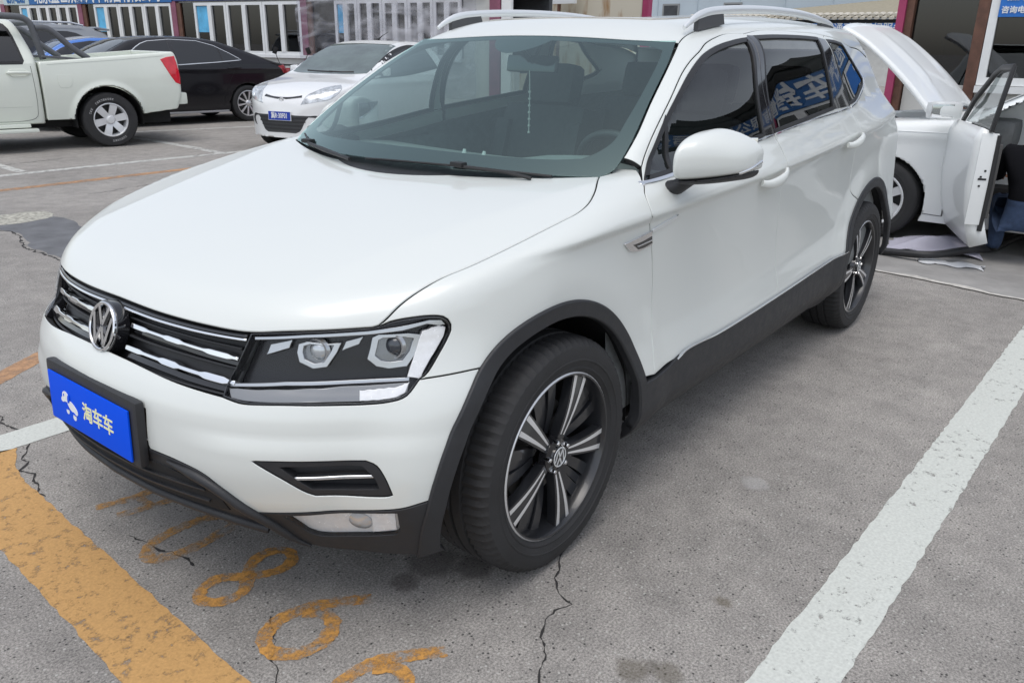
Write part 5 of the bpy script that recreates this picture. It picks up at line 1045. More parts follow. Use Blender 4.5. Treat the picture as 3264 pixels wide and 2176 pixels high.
# plastic sheet hung over the last bay
FILM = bpy.data.materials.new('hanging_plastic_film'); FILM.use_nodes = True; n_ = FILM.node_tree.nodes; l_ = FILM.node_tree.links; b_ = n_['Principled BSDF']; b_.inputs['Base Color'].default_value = (.62, .62, .66, 1); b_.inputs['Roughness'].default_value = .22
tr_ = n_.new('ShaderNodeBsdfTransparent'); tr_.inputs['Color'].default_value = (.9, .9, .93, 1); mx_ = n_.new('ShaderNodeMixShader'); tn = n_.new('ShaderNodeTexNoise'); tn.inputs['Scale'].default_value = 1.5; tn.inputs['Distortion'].default_value = 1.2; tn.inputs['Detail'].default_value = 1.5
tcn = n_.new('ShaderNodeTexCoord'); mp = n_.new('ShaderNodeMapping'); mp.inputs['Rotation'].default_value = (.5, 0, 0); mp.inputs['Scale'].default_value = (1, .6, 2.2); l_.new(tcn.outputs['Object'], mp.inputs['Vector']); l_.new(mp.outputs[0], tn.inputs['Vector'])
rp = n_.new('ShaderNodeMapRange'); rp.inputs['From Min'].default_value = .44; rp.inputs['From Max'].default_value = .72; rp.inputs['To Min'].default_value = .10; rp.inputs['To Max'].default_value = .62; l_.new(tn.outputs['Fac'], rp.inputs['Value']); l_.new(rp.outputs[0], mx_.inputs[0]); l_.new(tr_.outputs[0], mx_.inputs[1]); l_.new(b_.outputs[0], mx_.inputs[2]); l_.new(mx_.outputs[0], n_['Material Output'].inputs['Surface'])
V = []; Fc = []; na, nz = 90, 30
for i in range(na):
    for j in range(nz):
        a = -12.55+4.9*i/(na-1); z = .35+2.1*j/(nz-1); d = .13+.022*math.sin(a*7+z*4)+.016*math.sin(a*15-z*9+1)+.012*math.sin(a*4.2-z*13)
        V.append(ff.p(a, z, d))
for i in range(na-1):
    for j in range(nz-1): Fc.append((i*nz+j, (i+1)*nz+j, (i+1)*nz+j+1, i*nz+j+1))
tag(mesh_obj('plastic_sheet', V, Fc, FILM), 'crumpled clear plastic sheet hung over shop windows', 'plastic sheet')
tri = MB()
for k in range(3):
    q0 = R(90+120*k); q1 = R(90+120*(k+1)); tri.tube([ff.p(-10.35+.14*math.cos(q0), 1.30+.14*math.sin(q0), .2), ff.p(-10.35+.14*math.cos(q1), 1.30+.14*math.sin(q1), .2)], .022, 6)
tag(tri.build('warning_triangle', mat('red_reflector', (.5, .02, .03), .4)), 'red warning triangle behind the plastic sheet on shop window', 'warning triangle')
# cream wall with rust, sign case, pale blue shed, tiled building behind
rust = bpy.data.materials.new('cream_wall_with_rust'); rust.use_nodes = True; n_ = rust.node_tree.nodes; l_ = rust.node_tree.links; b_ = n_['Principled BSDF']; b_.inputs['Roughness'].default_value = .85
tcn = n_.new('ShaderNodeTexCoord'); mp = n_.new('ShaderNodeMapping'); mp.inputs['Scale'].default_value = (1, 1.2, .35); l_.new(tcn.outputs['Object'], mp.inputs[0]); tn = n_.new('ShaderNodeTexNoise'); tn.inputs['Scale'].default_value = 2.6; tn.inputs['Detail'].default_value = 6; l_.new(mp.outputs[0], tn.inputs['Vector'])
cr_ = n_.new('ShaderNodeValToRGB'); e = cr_.color_ramp; e.elements[0].position = .50; e.elements[0].color = (.60, .56, .46, 1); e.elements[1].position = .66; e.elements[1].color = (.33, .19, .08, 1); l_.new(tn.outputs['Fac'], cr_.inputs[0]); l_.new(cr_.outputs[0], b_.inputs['Base Color'])
fb_ = Fac((-22, 0), (0, 1))
tag(fb_.box('cream_wall', -17.5, -11.62, 0, 5, -.3, 0, rust, None), 'cream rendered wall with rust streaks behind the SUV roof', 'wall')
tag(fb_.box('corner_post', -11.58, -11.38, 0, 5, -.2, .05, MAGENTA, None), 'purple red post at the end of cream wall', 'post')
sgc = root('notice_case', 'white framed notice case with blue panel on a post before cream wall', 'sign', (-21.5, -14.3, 0)); f2 = Fac((-21.5, 0), (0, 1))
wp(f2.box('frame', -14.75, -13.75, 2.75, 3.9, -.05, .05, SIGNW, None), sgc); wp(f2.box('panel', -14.70, -14.15, 3.02, 3.8, .052, .058, SIGNB, None), sgc); wp(f2.box('post', -14.45, -14.37, 0, 2.74, -.04, .04, BROWN, None), sgc)
wp(f2.text('销售热线电话', .085, -14.42, 3.08, .06, SIGNW, 'lettering', None), sgc)
shed = root('metal_shed', 'large pale blue metal shed with ribbed wall and small vents', 'building', (-45, -16, 0)); f3 = Fac((-45, 0), (0, 1)); SHED = mat('pale_blue_sheet_metal', (.46, .53, .58), .55, var=.05, vscale=.6)
for k in range(17):
    a = -42+2.6*k; wp(f3.box('wall_panel', a, a+2.585, 0, 10, -.2, 0, SHED, None), shed)
    wp(f3.box('panel_rib', a-.03, a+.015, 0, 10, 0, .05, SHED, None), shed)
for a in (-22.9, -19.0): 
    wp(f3.box('vent_window', a-.55, a+.55, 3.05, 3.95, .0, .06, mat('vent_grey', (.25, .26, .26), .6), None), shed); wp(f3.box('vent_pane', a-.45, a+.45, 3.12, 3.85, .062, .07, INTD, None), shed)
wp(f3.box('roof', -43, 3, 10, 10.3, -20, .6, SHED, None), shed)
tb = root('tiled_building', 'low building with tiled eaves and blue sign behind white open hood', 'building', (-38, -9, 0)); f4 = Fac((-38, 0), (0, 1)); TILE = mat('pale_roof_tile', (.52, .49, .42), .8, var=.15, vscale=2); TAN = mat('tan_roof_sheet', (.30, .27, .20), .85, var=.1)
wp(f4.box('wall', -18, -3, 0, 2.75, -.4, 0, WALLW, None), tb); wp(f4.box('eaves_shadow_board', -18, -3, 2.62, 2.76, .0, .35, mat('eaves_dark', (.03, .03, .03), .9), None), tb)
mb = MB(); q = [f4.p(-18, 2.85, .6), f4.p(-3, 2.85, .6), f4.p(-3, 4.4, -6), f4.p(-18, 3.2, -6)]; mb.add([v[:] for v in q], [(0, 1, 2, 3)]); wp(mb.build('roof', TAN, None), tb)
for k in range(50):
    for r_ in (0, 1):
        m_ = MB(); a = -18+.3*k; m_.tube([f4.p(a+.05+.1*r_, 2.80+.13*r_, .62-.12*r_), f4.p(a+.05+.1*r_, 2.88+.13*r_, .2-.12*r_)], .13, 6, flat=(1, .5)); wp(m_.build('eaves_tile', TILE, None, True), tb)
wp(f4.box('sign_board', -18, -3.5, 2.16, 2.60, .36, .42, SIGNB2, None), tb); wp(f4.text('行通动车经纪服务二手车经', .44, -8.7, 2.38, .425, SIGNW, 'sign_lettering', None, 'CENTER', .006, .95), tb)
# ------------------------------------------------------------------ right-hand shops (also mirrored in the car's side windows)
fr_ = Fac((-8.0, 0), (0, 1)); rs = root('repair_shop', 'shop front with magenta post, brown door frames and white windows', 'building', (-8, 3, 0))
def rb(*a, **k): return wp(fr_.box(*a, None, **k), rs)
rb('wall', -.30, 9.5, 0, 1.12, -.2, 0, WALLW); rb('fascia', -.46, 9.5, 2.12, 2.78, -.25, -.01, WALLW); rb('post', -.46, -.385, 0, 2.75, -.1, .10, MAGENTA); rb('door_post', -.383, -.312, 0, 2.12, -.1, .06, BROWN); rb('door_post', .28, .383, 0, 2.12, -.1, .07, BROWN)
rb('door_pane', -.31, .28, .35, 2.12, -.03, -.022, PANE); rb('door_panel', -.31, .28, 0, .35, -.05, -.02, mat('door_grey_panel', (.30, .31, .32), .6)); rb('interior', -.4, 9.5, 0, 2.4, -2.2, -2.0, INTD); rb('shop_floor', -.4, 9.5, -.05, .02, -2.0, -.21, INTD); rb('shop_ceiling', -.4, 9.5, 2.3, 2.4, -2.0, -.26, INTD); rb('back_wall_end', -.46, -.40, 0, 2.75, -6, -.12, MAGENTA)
ww = [(.39, 1.45), (1.52, 2.6), (2.67, 3.75), (4.2, 5.3), (5.36, 6.4), (6.46, 7.5), (8.0, 9.2)]
for x0, x1 in ww:
    w_ = window_unit(fr_, None, x0, x1, 1.13, 2.11, fw=.075); wp(w_, rs)
rb('post', 3.85, 4.0, 0, 2.75, -.05, .10, MAGENTA); rb('door_post', 4.02, 4.15, 0, 2.12, -.05, .07, BROWN); rb('post', 7.6, 7.75, 0, 2.75, -.05, .10, MAGENTA); rb('sill', .39, 9.5, 1.06, 1.125, 0, .12, WFRAME)
rb('roof', -.46, 9.5, 2.78, 2.9, -7, .25, mat('black_roof_felt', (.02, .02, .02), .85)); rb('side_wall', 9.45, 9.6, 0, 2.78, -6.9, -.26, WALLW)
np_ = root('shop_poster', 'blue poster with white phone lettering stuck in shop window', 'poster', tuple(fr_.p(.9, 1.8)))
wp(fr_.box('sheet', .47, 1.37, 1.765, 2.04, .09, .094, SIGNB2, None), np_); wp(fr_.text('咨询电话:', .068, .49, 1.825, .0945, SIGNW, 'poster_lettering', None, 'LEFT', .0015), np_); wp(fr_.text('抵押车贷款', .085, .52, 1.945, .0945, SIGNW, 'poster_lettering', None, 'LEFT', .0015), np_)
rsn = root('shop_sign', 'deep blue sign board with white Chinese lettering on right shop front', 'sign', tuple(fr_.p(3.4, 2.1)))
wp(fr_.box('board', .2, 7.4, 2.13, 2.58, .0, .09, SIGNB, None), rsn); wp(fr_.text('恒荣汽车销售有限公司', .40, 3.5, 2.355, .095, SIGNW, 'sign_lettering', None, 'CENTER', .008, 1.28), rsn)
V = []; Fc = []
for i in range(160):
    a = -.5+10*i/159; j0 = .03*math.sin(a*9)+.035*random.random(); V += [fr_.p(a, 2.60, .11), fr_.p(a, 2.72+j0*.4, .16+j0), fr_.p(a, 2.84+j0, .10+j0*.6), fr_.p(a, 2.92+j0*1.2, -.25)]
for i in range(159):
    for k in range(3): Fc.append((4*i+k, 4*i+4+k, 4*i+5+k, 4*i+1+k))
tag(mesh_obj('roof_tarpaulin', V, Fc, mat('black_tarpaulin', (.02, .02, .021), .35, bump=.5, bscale=12)), 'black crumpled tarpaulin along the eaves of right shop front', 'tarpaulin')
# ------------------------------------------------------------------ shapes of the other vehicles (local: x forward, y left, z up)
def carF(prof, hw, belt, tumble, x0, x1, wheels, ra=.37, crown=.06, zlow=.22, nose=.5, bow=.02):
    T_ = Pch([p[0] for p in sorted(prof)], [p[1] for p in sorted(prof)])
    def F(p):
        x, y, z = p[..., 0], p[..., 1], p[..., 2]; ay = np.abs(y)
        hwx = hw-.10*np.clip((x-(x1-.9))/.9, 0, 1)**2-.08*np.clip(((x0+.8)-x)/.8, 0, 1)**2
        Y = hwx-bow*((z-.72)/.4)**2-tumble*np.maximum(z-belt, 0)+.012*np.exp(-((z-belt+.10)/.05)**2)
        s_ = ay-Y; t = (z-T_(x)+crown*(y/hw)**2)*.85
        f = smax(s_, t, .07); f = smax(f, x-(x1-nose*(ay/hw)**2.6*.5), .12); f = smax(f, (x0+.22*(ay/hw)**3)-x, .10); f = np.maximum(f, zlow-z)
        for xw, zw in wheels: f = np.where(ay > .50, np.maximum(f, ra-np.hypot(x-xw, z-zw)), f)
        return f
    return F
SED_P = [(3.80, .50), (3.72, .74), (3.4, .88), (2.95, .99), (2.6, 1.16), (2.2, 1.37), (1.92, 1.475), (1.455, 1.525), (.97, 1.53), (.468, 1.49), (.082, 1.39), (-.316, 1.264), (-.72, 1.13), (-.96, 1.075), (-1.08, 1.04), (-1.13, .90)]
Fsed = carF(SED_P, .91, 1.06, .52, -1.12, 3.75, [(-.055, .335), (2.72, .335)], .372)
HAT_P = [(.0, .52), (-.04, .70), (-.16, .80), (-.5, .915), (-.95, 1.0), (-1.15, 1.06), (-1.6, 1.28), (-2.05, 1.445), (-2.4, 1.495), (-2.8, 1.495), (-3.2, 1.43), (-3.45, 1.15), (-3.52, .8)]
Fhat = carF(HAT_P, .82, 1.0, .42, -3.5, .0, [(-.72, .285), (-3.06, .285)], .33, .05, .20, .75)
SIL_P = [(4.3, .6), (4.2, .95), (3.3, 1.12), (2.3, 1.60), (1.594, 1.72), (.906, 1.745), (.333, 1.735), (.05, 1.67), (-.10, 1.60), (-.25, 1.2), (-.4, .9)]
Fsil = carF(SIL_P, .92, 1.15, .36, -.38, 4.3, [(.55, .35), (3.25, .35)], .40)
BLU_P = [(2.5, .6), (2.4, .8), (1.3, 1.0), (.80, 1.19), (.30, 1.43), (.08, 1.468), (-.23, 1.50), (-.9, 1.49), (-1.5, 1.30), (-1.9, 1.08), (-2.15, 1.0)]
Fblu = carF(BLU_P, .88, 1.0, .42, -2.2, 2.5, [(1.6, .33), (-1.1, .33)], .37)
WHC_P = [(.70, .50), (.62, .72), (.45, .86), (.1, .93), (-.45, .975), (-.80, 1.0), (-1.0, 1.10), (-1.7, 1.40), (-2.2, 1.44), (-2.8, 1.42), (-3.5, 1.15), (-3.9, 1.02), (-4.0, .8)]
_Fw = carF(WHC_P, .90, .93, .48, -4.0, .70, [(-.28, .31), (-2.95, .31)], .36, .05, .17)
def Fwhc(p):
    x, y, z = p[..., 0], p[..., 1], p[..., 2]
    bay = np.maximum(np.maximum(np.abs(x+.15)-.53, np.abs(y)-.66), .60-z)                       # open engine bay
    cab = np.maximum(np.maximum(np.abs(x+1.36)-.54, .35-y), np.maximum(.27-z, z-(.93+.60*np.clip(-.86-x, 0, .62)) ))  # driver's door opening
    return np.maximum(np.maximum(_Fw(p), -bay), -cab)
def Fbed(p):
    x, y, z = p[..., 0], p[..., 1], p[..., 2]; ay = np.abs(y); zt = 1.155+.078*(.69-x)
    f = smax(ay-(.905-.028*((z-.80)/.35)**2+.03*(1-sstep(.43, .56, np.hypot(x+.105, z-.365)))*(z > .3)), (z-zt), .035)
    f = smax(f, x-.70, .02); f = smax(f, (-1.15+.10*np.clip((.80-z)/.35, 0, 1)**2+.04*np.clip((z-1.1)/.2, 0, 1)**2)-x, .05); f = np.maximum(f, (.40+.11*np.clip(-.2-x, 0, 1))-z)
    f = np.maximum(f, -np.maximum(np.maximum(ay-.80, np.abs(x+.20)-.84), .70-z))
    return np.where(ay > .45, np.maximum(f, .458-np.hypot((x+.105)/1.02, z-.375)), f)
def Fcab(p):
    x, y, z = p[..., 0], p[..., 1], p[..., 2]; ay = np.abs(y)
    f = smax(ay-(.905-.03*((z-.80)/.35)**2-.36*np.maximum(z-1.13, 0)), z-(1.70-.06*(y/.7)**2-.035*np.clip((x-2.4)/.5, 0, 2)**2), .10)
    f = smax(f, (.715+.30*np.clip(z-1.20, 0, .6)**1.2)-x, .08); f = smax(f, x-(3.4-.9*np.clip(z-1.1, 0, 1)), .1); return np.maximum(f, .36-z)
def place(name, label, cat, P0, th, hw, group=None):
    h_ = Vector((math.cos(R(th)), math.sin(R(th)), 0)); l_ = Vector((-h_.y, h_.x, 0)); o = Vector((*P0, 0))-l_*hw
    return root(name, label, cat, o, R(th), group)
def basic_wheel(parent, x, y, Rt, Rr, w, rimmat, spokes, sw=.03, ang=0., name='wheel', style=0, dark=True):
    e = bpy.data.objects.new(name, None); COL.objects.link(e); e.parent = parent; e.location = (x, y, Rt); e.rotation_euler = (0, ang, 0 if y > 0 else math.pi)
    V, F_ = tyre_mesh(Rt, Rr, w, 72, False); t = mesh_obj('tyre', V, F_, RUBBER, e, True); t.data.set_sharp_from_angle(angle=R(30))
    mb = MB(); h_ = w/2; mb.lathe([(Rr-.012, -h_*.7), (Rr-.006, h_*.80), (Rr+.004, h_*.90), (Rr-.006, h_*.92), (Rr-.018, h_*.78), (Rr-.03, 0), (Rr-.04, -h_*.6)], 48, 'y'); rim = mb.build('rim', rimmat, e, True, 30)
    for k in range(spokes):
        m_ = MB(); a = 2*math.pi*k/spokes
        if style == 0: fin(m_, a, .045, Rr-.010, sw*1.1, sw*1.35, h_*.62, h_*.80, .03)
        else: fin(m_, a, .03, Rr-.010, sw*.6, sw*1.1, h_*.66, h_*.80, .02)
        m_.build('spoke', rimmat, e, True, 30)
    m_ = MB(); m_.lathe([(0, h_*.88), (.045, h_*.86), (.06, h_*.74), (.07, h_*.4)], 24, 'y'); m_.build('hub_cap', rimmat, e, True, 40)
    m_ = MB(); m_.lathe([(0, h_*.10), (Rr-.02, h_*.10)], 32, 'y'); m_.build('brake_disc', mat('brake_dark', (.03, .03, .03), .6), e)
    return e
def underbody(parent, x0, x1, hw, z0=.18, z1=.5): 
    mb = MB(); mb.box(((x0+x1)/2, 0, (z0+z1)/2), (x1-x0, hw*2, z1-z0), bev=.05); return mb.build('underbody', DARK, parent, True)
def sp2(pts, y): return [(a, y, b) for a, b in pts]
def poly_segs(pts): return [[pts[i], pts[(i+1) % len(pts)]] for i in range(len(pts))]
def both(o): return mirror_obj(o)
BGLASS = glass('car_side_glass', (.10, .105, .11), 1.75); WGLASS = glass('car_windscreen_glass', (.35, .40, .40), 2.0)
# ---- pickup truck
PWHITE = mat('pale_white_truck_paint', (.70, .735, .66), .35, coat=.8, var=.03, vscale=2); TUBE = mat('dark_grey_tube', (.10, .105, .115), .45, var=.1); RED = mat('red_lamp_plastic', (.62, .004, .02), .15, coat=.8, var=.2, vscale=14); ALLOY = mat('silver_alloy', (.74, .75, .76), .32, metal=.35)
pk = place('pickup_truck', 'pale white pickup truck with dark tubular sport bar over its bed', 'pickup truck', (-4.0, -9.8), -10, .905)
bed = implicit_blob('cargo_bed', Fbed, (-1.22, -1.0, .30), (.78, 1.0, 1.40), (104, 84, 58), PWHITE, pk)
cabn = implicit_blob('cab', Fcab, (.60, -1.0, .28), (3.5, 1.0, 1.80), (100, 64, 56), PWHITE, pk)
cw = [(1.60, 1.605), (1.049, 1.598), (.994, 1.588), (.955, 1.54), (.931, 1.459), (.907, 1.315), (.888, 1.175), (.91, 1.153), (1.6, 1.14)]
o = panel('window_glass', Fcab, SIDE, poly_segs(sp2(cw, .8)), BGLASS, cabn, h=.05, off=.006, depth=.004, r=.001, gap=0); both(o)
o = panel('window_seal', Fcab, SIDE, poly_segs(sp2([(1.68, 1.64), (1.03, 1.635), (.965, 1.615), (.925, 1.555), (.90, 1.46), (.877, 1.315), (.857, 1.165), (.885, 1.12), (1.68, 1.108)], .8)), TRIMBLK, cabn, h=.05, off=.003, depth=.004, r=.001, gap=0); both(o)
o = panel('window_glass', Fcab, SIDE, poly_segs(sp2([(1.72, 1.60), (2.2, 1.58), (2.62, 1.16), (1.72, 1.14)], .8)), BGLASS, cabn, h=.06, off=.006, depth=.004, r=.001, gap=0); both(o)
def seamline(name, F, pts, y, hw_, parent, m=None): 
    P, N = on(F, SIDE, crom([(a, y, b) for a, b in pts], .04)); mb = MB(); mb.tube([tuple(p+n*.0005) for p, n in zip(P, N)], hw_, 4, flat=(1, .6)); return mb.build(name, m or SEAM, parent)
seamline('door_seam', Fcab, [(.80, 1.10), (.795, .95), (.80, .55), (.83, .44), (1.6, .40)], .9, .004, cabn)
seamline('body_crease', Fcab, [(.86, .585), (2.6, .60)], .9, .003, cabn, mat('pale_crease', (.5, .52, .48), .5))
hb = panel('door_handle', Fcab, SIDE, poly_segs(sp2([(1.101, 1.015), (1.04, 1.062), (.88, 1.062), (.809, 1.012), (.885, .965), (1.03, .962)], .9)), PWHITE, cabn, h=.02, off=.012, depth=.014, r=.006, gap=0)
mb = MB(); mb.tube([(1.09, .925, 1.017), (1.0, .938, 1.02), (.9, .938, 1.02), (.82, .925, 1.015)], .014, 8, flat=(.7, 1.3)); mb.build('handle_grip', PWHITE, cabn, True, 60)
fz = [(.505, .90), (.50, .975), (.485, .992), (.34, .992), (.315, .975), (.31, .93), (.335, .855), (.37, .822), (.48, .822), (.495, .85)]
o = panel('fuel_flap', Fbed, SIDE, poly_segs(sp2(fz, .9)), [PWHITE, SEAM], bed, h=.03, off=.003, depth=.006, r=.002, gap=0)
lp_ = [(-.90, 1.185), (-.99, 1.215), (-1.11, 1.232), (-1.125, 1.126), (-1.135, 1.021), (-1.14, .926), (-1.128, .835), (-1.06, .862), (-1.0, .963), (-.945, 1.08)]
o = panel('tail_lamp', Fbed, Planar((.35, -.93, 0)), poly_segs(sp2(lp_, .88)), RED, pk, h=.03, off=.012, depth=.02, r=.008, gap=0); both(o)
mb = MB(); mb.box((-1.15, 0, .635), (.17, 1.72, .17), bev=.04); mb.build('rear_bumper', PWHITE, pk, True)
seamline('rail_line', Fbed, [(.6, 1.12), (-.3, 1.18), (-.95, 1.235)], .9, .004, bed, mat('pale_crease', (.5, .52, .48), .5))
mb = MB(); b0_ = [(1.25, 1.715), (.96, 1.712), (.75, 1.69), (.685, 1.625), (.65, 1.46), (.60, 1.18)]; b1_ = [(.635, 1.575), (.50, 1.573), (.385, 1.49), (.24, 1.345), (.03, 1.19)]
for s_ in (1, -1):
    mb.tube([tuple(p) for p in crom([(a, .74*s_, b) for a, b in b0_], .05)], .042, 12); mb.tube([tuple(p) for p in crom([(a, .74*s_, b) for a, b in b1_], .05)], .042, 12); mb.box((.30, .80*s_, 1.195), (.66, .10, .03), Matrix.Rotation(R(-4.4), 3, 'Y'), bev=.008)
mb.tube([(.69, -.74, 1.64), (.69, .74, 1.64)], .04, 10); mb.build('sport_bar', TUBE, pk, True, 50)
mb = MB(); mb.box((1.9, .93, .285), (2.1, .16, .05), bev=.02); mb.box((1.9, .90, .345), (1.95, .08, .05), bev=.015); mb.build('running_board', PWHITE, pk, True)
mb = MB(); mb.box((1.9, -.93, .285), (2.1, .16, .05), bev=.02); mb.build('running_board', PWHITE, pk, True)
underbody(pk, -1.05, 3.2, .60, .28, .62)
mb = MB(); mb.lathe([(.452, .40), (.452, .86), (.445, .885)], 40, 'y', (-.105, 0, .375), a0=R(-12), a1=R(192)); mb.lathe([(.452, .40), (.05, .40)], 40, 'y', (-.105, 0, .375), a0=R(-12), a1=R(192)); wl_ = mb.build('wheel_liner', DARK, pk, True); mirror_obj(wl_)
mb = MB(); mb.tube([(-.105, -.8, .365), (-.105, .8, .365)], .05, 10); mb.build('axle', DARK, pk, True)
pw = basic_wheel(pk, -.105, .775, .372, .228, .25, ALLOY, 6, .075, R(12)); 
WLET = mat('worn_white_tyre_lettering', (.33, .33, .33), .8, var=.7, vscale=30)
for a0, a1 in ((62, 118), (30, 52), (-115, -70)):
    m_ = MB(); n_l = int((a1-a0)/6)
    for k in range(n_l):
        a = R(a0+6*k+1); b = R(a0+6*k+5); r0, r1 = .272, .298
        if k % 3: m_.add([(r0*math.cos(a), .1262, r0*math.sin(a)), (r1*math.cos(a), .1262, r1*math.sin(a)), (r1*math.cos(a+R(1.6)), .1262, r1*math.sin(a+R(1.6))), (r0*math.cos(a+R(1.6)), .1262, r0*math.sin(a+R(1.6)))], [(0, 1, 2, 3)])
        m_.add([(r1*math.cos(a), .1264, r1*math.sin(a)), ((r1-.008)*math.cos(a), .1264, (r1-.008)*math.sin(a)), ((r1-.008)*math.cos(b), .1264, (r1-.008)*math.sin(b)), (r1*math.cos(b), .1264, r1*math.sin(b))], [(0, 1, 2, 3)])
        m_.add([((r0+.008)*math.cos(a), .1264, (r0+.008)*math.sin(a)), (r0*math.cos(a), .1264, r0*math.sin(a)), (r0*math.cos(b), .1264, r0*math.sin(b)), ((r0+.008)*math.cos(b), .1264, (r0+.008)*math.sin(b))], [(0, 1, 2, 3)])
    m_.build('tyre_lettering', WLET, pw)
basic_wheel(pk, -.105, -.775, .372, .228, .25, ALLOY, 6, .075); basic_wheel(pk, 2.9, .775, .372, .228, .25, ALLOY, 6, .075); basic_wheel(pk, 2.9, -.775, .372, .228, .25, ALLOY, 6, .075)
# ---- black sedan
BPAINT = mat('black_car_paint', (.008, .0075, .010), .16, coat=.25, spec=.35); BRIGHT = mat('bright_trim', (.75, .76, .77), .25, metal=.7)
sd = place('parked_sedan', 'black saloon with bright window trim and ten spoke wheels', 'sedan', (-7.85, -12.0), -6, .91)
sb_ = implicit_blob('body', Fsed, (-1.22, -1., .14), (3.85, 1., 1.62), (150, 60, 48), BPAINT, sd)
dlo = [(1.99, 1.27), (1.90, 1.33), (1.80, 1.385), (1.66, 1.43), (1.256, 1.462), (.765, 1.444), (.466, 1.367), (.217, 1.241), (.014, 1.123), (.552, 1.082), (1.227, 1.045), (2.1, 1.03)]
o = panel('bright_trim', Fsed, SIDE, poly_segs(sp2(dlo, .8)), BRIGHT, sb_, h=.06, off=.004, depth=.004, r=.002, gap=-.012); both(o)
o = panel('window_glass', Fsed, SIDE, poly_segs(sp2(dlo, .8)), BGLASS, sb_, h=.06, off=.009, depth=.004, r=.001, gap=.004); both(o)
o = panel('door_pillar', Fsed, SIDE, poly_segs(sp2([(1.315, 1.455), (1.255, 1.455), (1.232, 1.048), (1.29, 1.044)], .8)), GLOSSBLK, sb_, h=.06, off=.011, depth=.003, r=.001, gap=0); both(o)
o = panel('window_divider', Fsed, SIDE, poly_segs(sp2([(.42, 1.33), (.40, 1.33), (.372, 1.10), (.392, 1.10)], .8)), TRIMBLK, sb_, h=.06, off=.011, depth=.003, r=.001, gap=0); both(o)
FR_ = Planar((-.8, 0, -.6))
o = panel('windscreen', Fsed, FR_, [[(2.0, 0, 1.45), (1.98, .5, 1.42), (2.05, .60, 1.38)], [(2.05, .60, 1.38), (2.85, .72, 1.02)], [(2.85, .72, 1.02), (2.95, .4, 1.0), (2.97, 0, 1.0)]], WGLASS, sb_, sym=True, h=.07, off=.006, depth=.004, r=.001); 
o = panel('rear_window', Fsed, Planar((.35, 0, -.94), (1, 0, 0)), [[(.25, 0, 1.44), (.22, .5, 1.42)], [(.22, .5, 1.42), (-.55, .60, 1.15)], [(-.55, .60, 1.15), (-.60, 0, 1.17)]], BGLASS, sb_, sym=True, h=.07, off=.006, depth=.004, r=.001)
o = panel('tail_lamp', Fsed, Planar((.7, -.7, 0)), poly_segs([(-.74, .87, 1.01), (-1.0, .80, 1.045), (-1.05, .70, 1.04), (-1.06, .70, .90), (-1.0, .80, .875), (-.86, .86, .88)]), mat('dark_red_lamp', (.30, .01, .02), .15, coat=.8), sd, h=.04, off=.006, depth=.01, r=.004, gap=0); both(o)
mb = MB(); mb.tube([(.315, .925, .972), (.18, .945, .985), (.05, .925, .992)], .016, 8, flat=(.7, 1.2)); mb.build('door_handle', BPAINT, sd, True, 60)
mb = MB(); mb.tube([(1.66, .925, .945), (1.53, .945, .952), (1.40, .925, .96)], .016, 8, flat=(.7, 1.2)); mb.build('door_handle', BPAINT, sd, True, 60)
seamline('door_seam', Fsed, [(1.26, 1.03), (1.25, .8), (1.24, .4), (1.22, .30)], .9, .004, sb_); seamline('door_seam', Fsed, [(.30, 1.09), (.20, .95), (.31, .72), (.42, .45), (.45, .30)], .9, .004, sb_)
mb = MB(); mb.box((1.35, .90, .215), (1.95, .05, .035), bev=.012); mb.build('sill_strip', mat('grey_sill_strip', (.30, .30, .31), .4), sd, True)
underbody(sd, -.95, 3.5, .62, .17, .5)
sw = basic_wheel(sd, -.055, .80, .335, .235, .215, mat('two_tone_alloy', (.62, .62, .63), .3, metal=.7), 10, .036, R(8), style=1)
for x_, y_ in ((-.055, -.80), (2.72, .80), (2.72, -.80)): basic_wheel(sd, x_, y_, .335, .235, .215, MATS['two_tone_alloy'], 10, .036, style=1)
# ---- silver SUV and blue car behind
SILV_P = mat('silver_car_paint', (.30, .315, .33), .3, metal=.5, coat=.6)
sv = place('parked_suv', 'silver SUV with roof spoiler parked beyond the black saloon', 'SUV', (-7.4, -16.2), -6, .92)
o_b = implicit_blob('body', Fsil, (-.5, -1., .14), (4.4, 1., 1.84), (90, 42, 38), SILV_P, sv)
o = panel('window_glass', Fsil, SIDE, poly_segs(sp2([(2.3, 1.42), (1.9, 1.56), (1.4, 1.60), (.926, 1.605), (.683, 1.603), (.525, 1.571), (.37, 1.50), (.25, 1.44), (1.0, 1.24), (2.3, 1.18)], .8)), BGLASS, o_b, h=.08, off=.006, depth=.004, r=.001, gap=0); both(o)
mb = MB(); mb.box((-.05, 0, 1.665), (.30, 1.25, .04), Matrix.Rotation(R(-8), 3, 'Y'), bev=.015); mb.build('roof_spoiler', SILV_P, sv, True)
mb = MB(); mb.tube([(2.0, .66, 1.70), (1.8, .66, 1.775), (.6, .66, 1.775), (.35, .66, 1.72)], .02, 8); rr_ = mb.build('roof_rail', BRIGHT, sv, True); both(rr_)
underbody(sv, -.2, 4., .62); 
for x_ in (.55, 3.25):
    for y_ in (.8, -.8): basic_wheel(sv, x_, y_, .35, .235, .22, ALLOY, 5, .06)
bl = place('parked_car', 'bright blue car seen through the pickup sport bar', 'car', (-6.2, -14.5), -6, .88); BLUP = mat('bright_blue_paint', (.03, .16, .55), .25, coat=1.)
o_b = implicit_blob('body', Fblu, (-2.3, -1., .14), (2.6, 1., 1.6), (80, 40, 34), BLUP, bl)
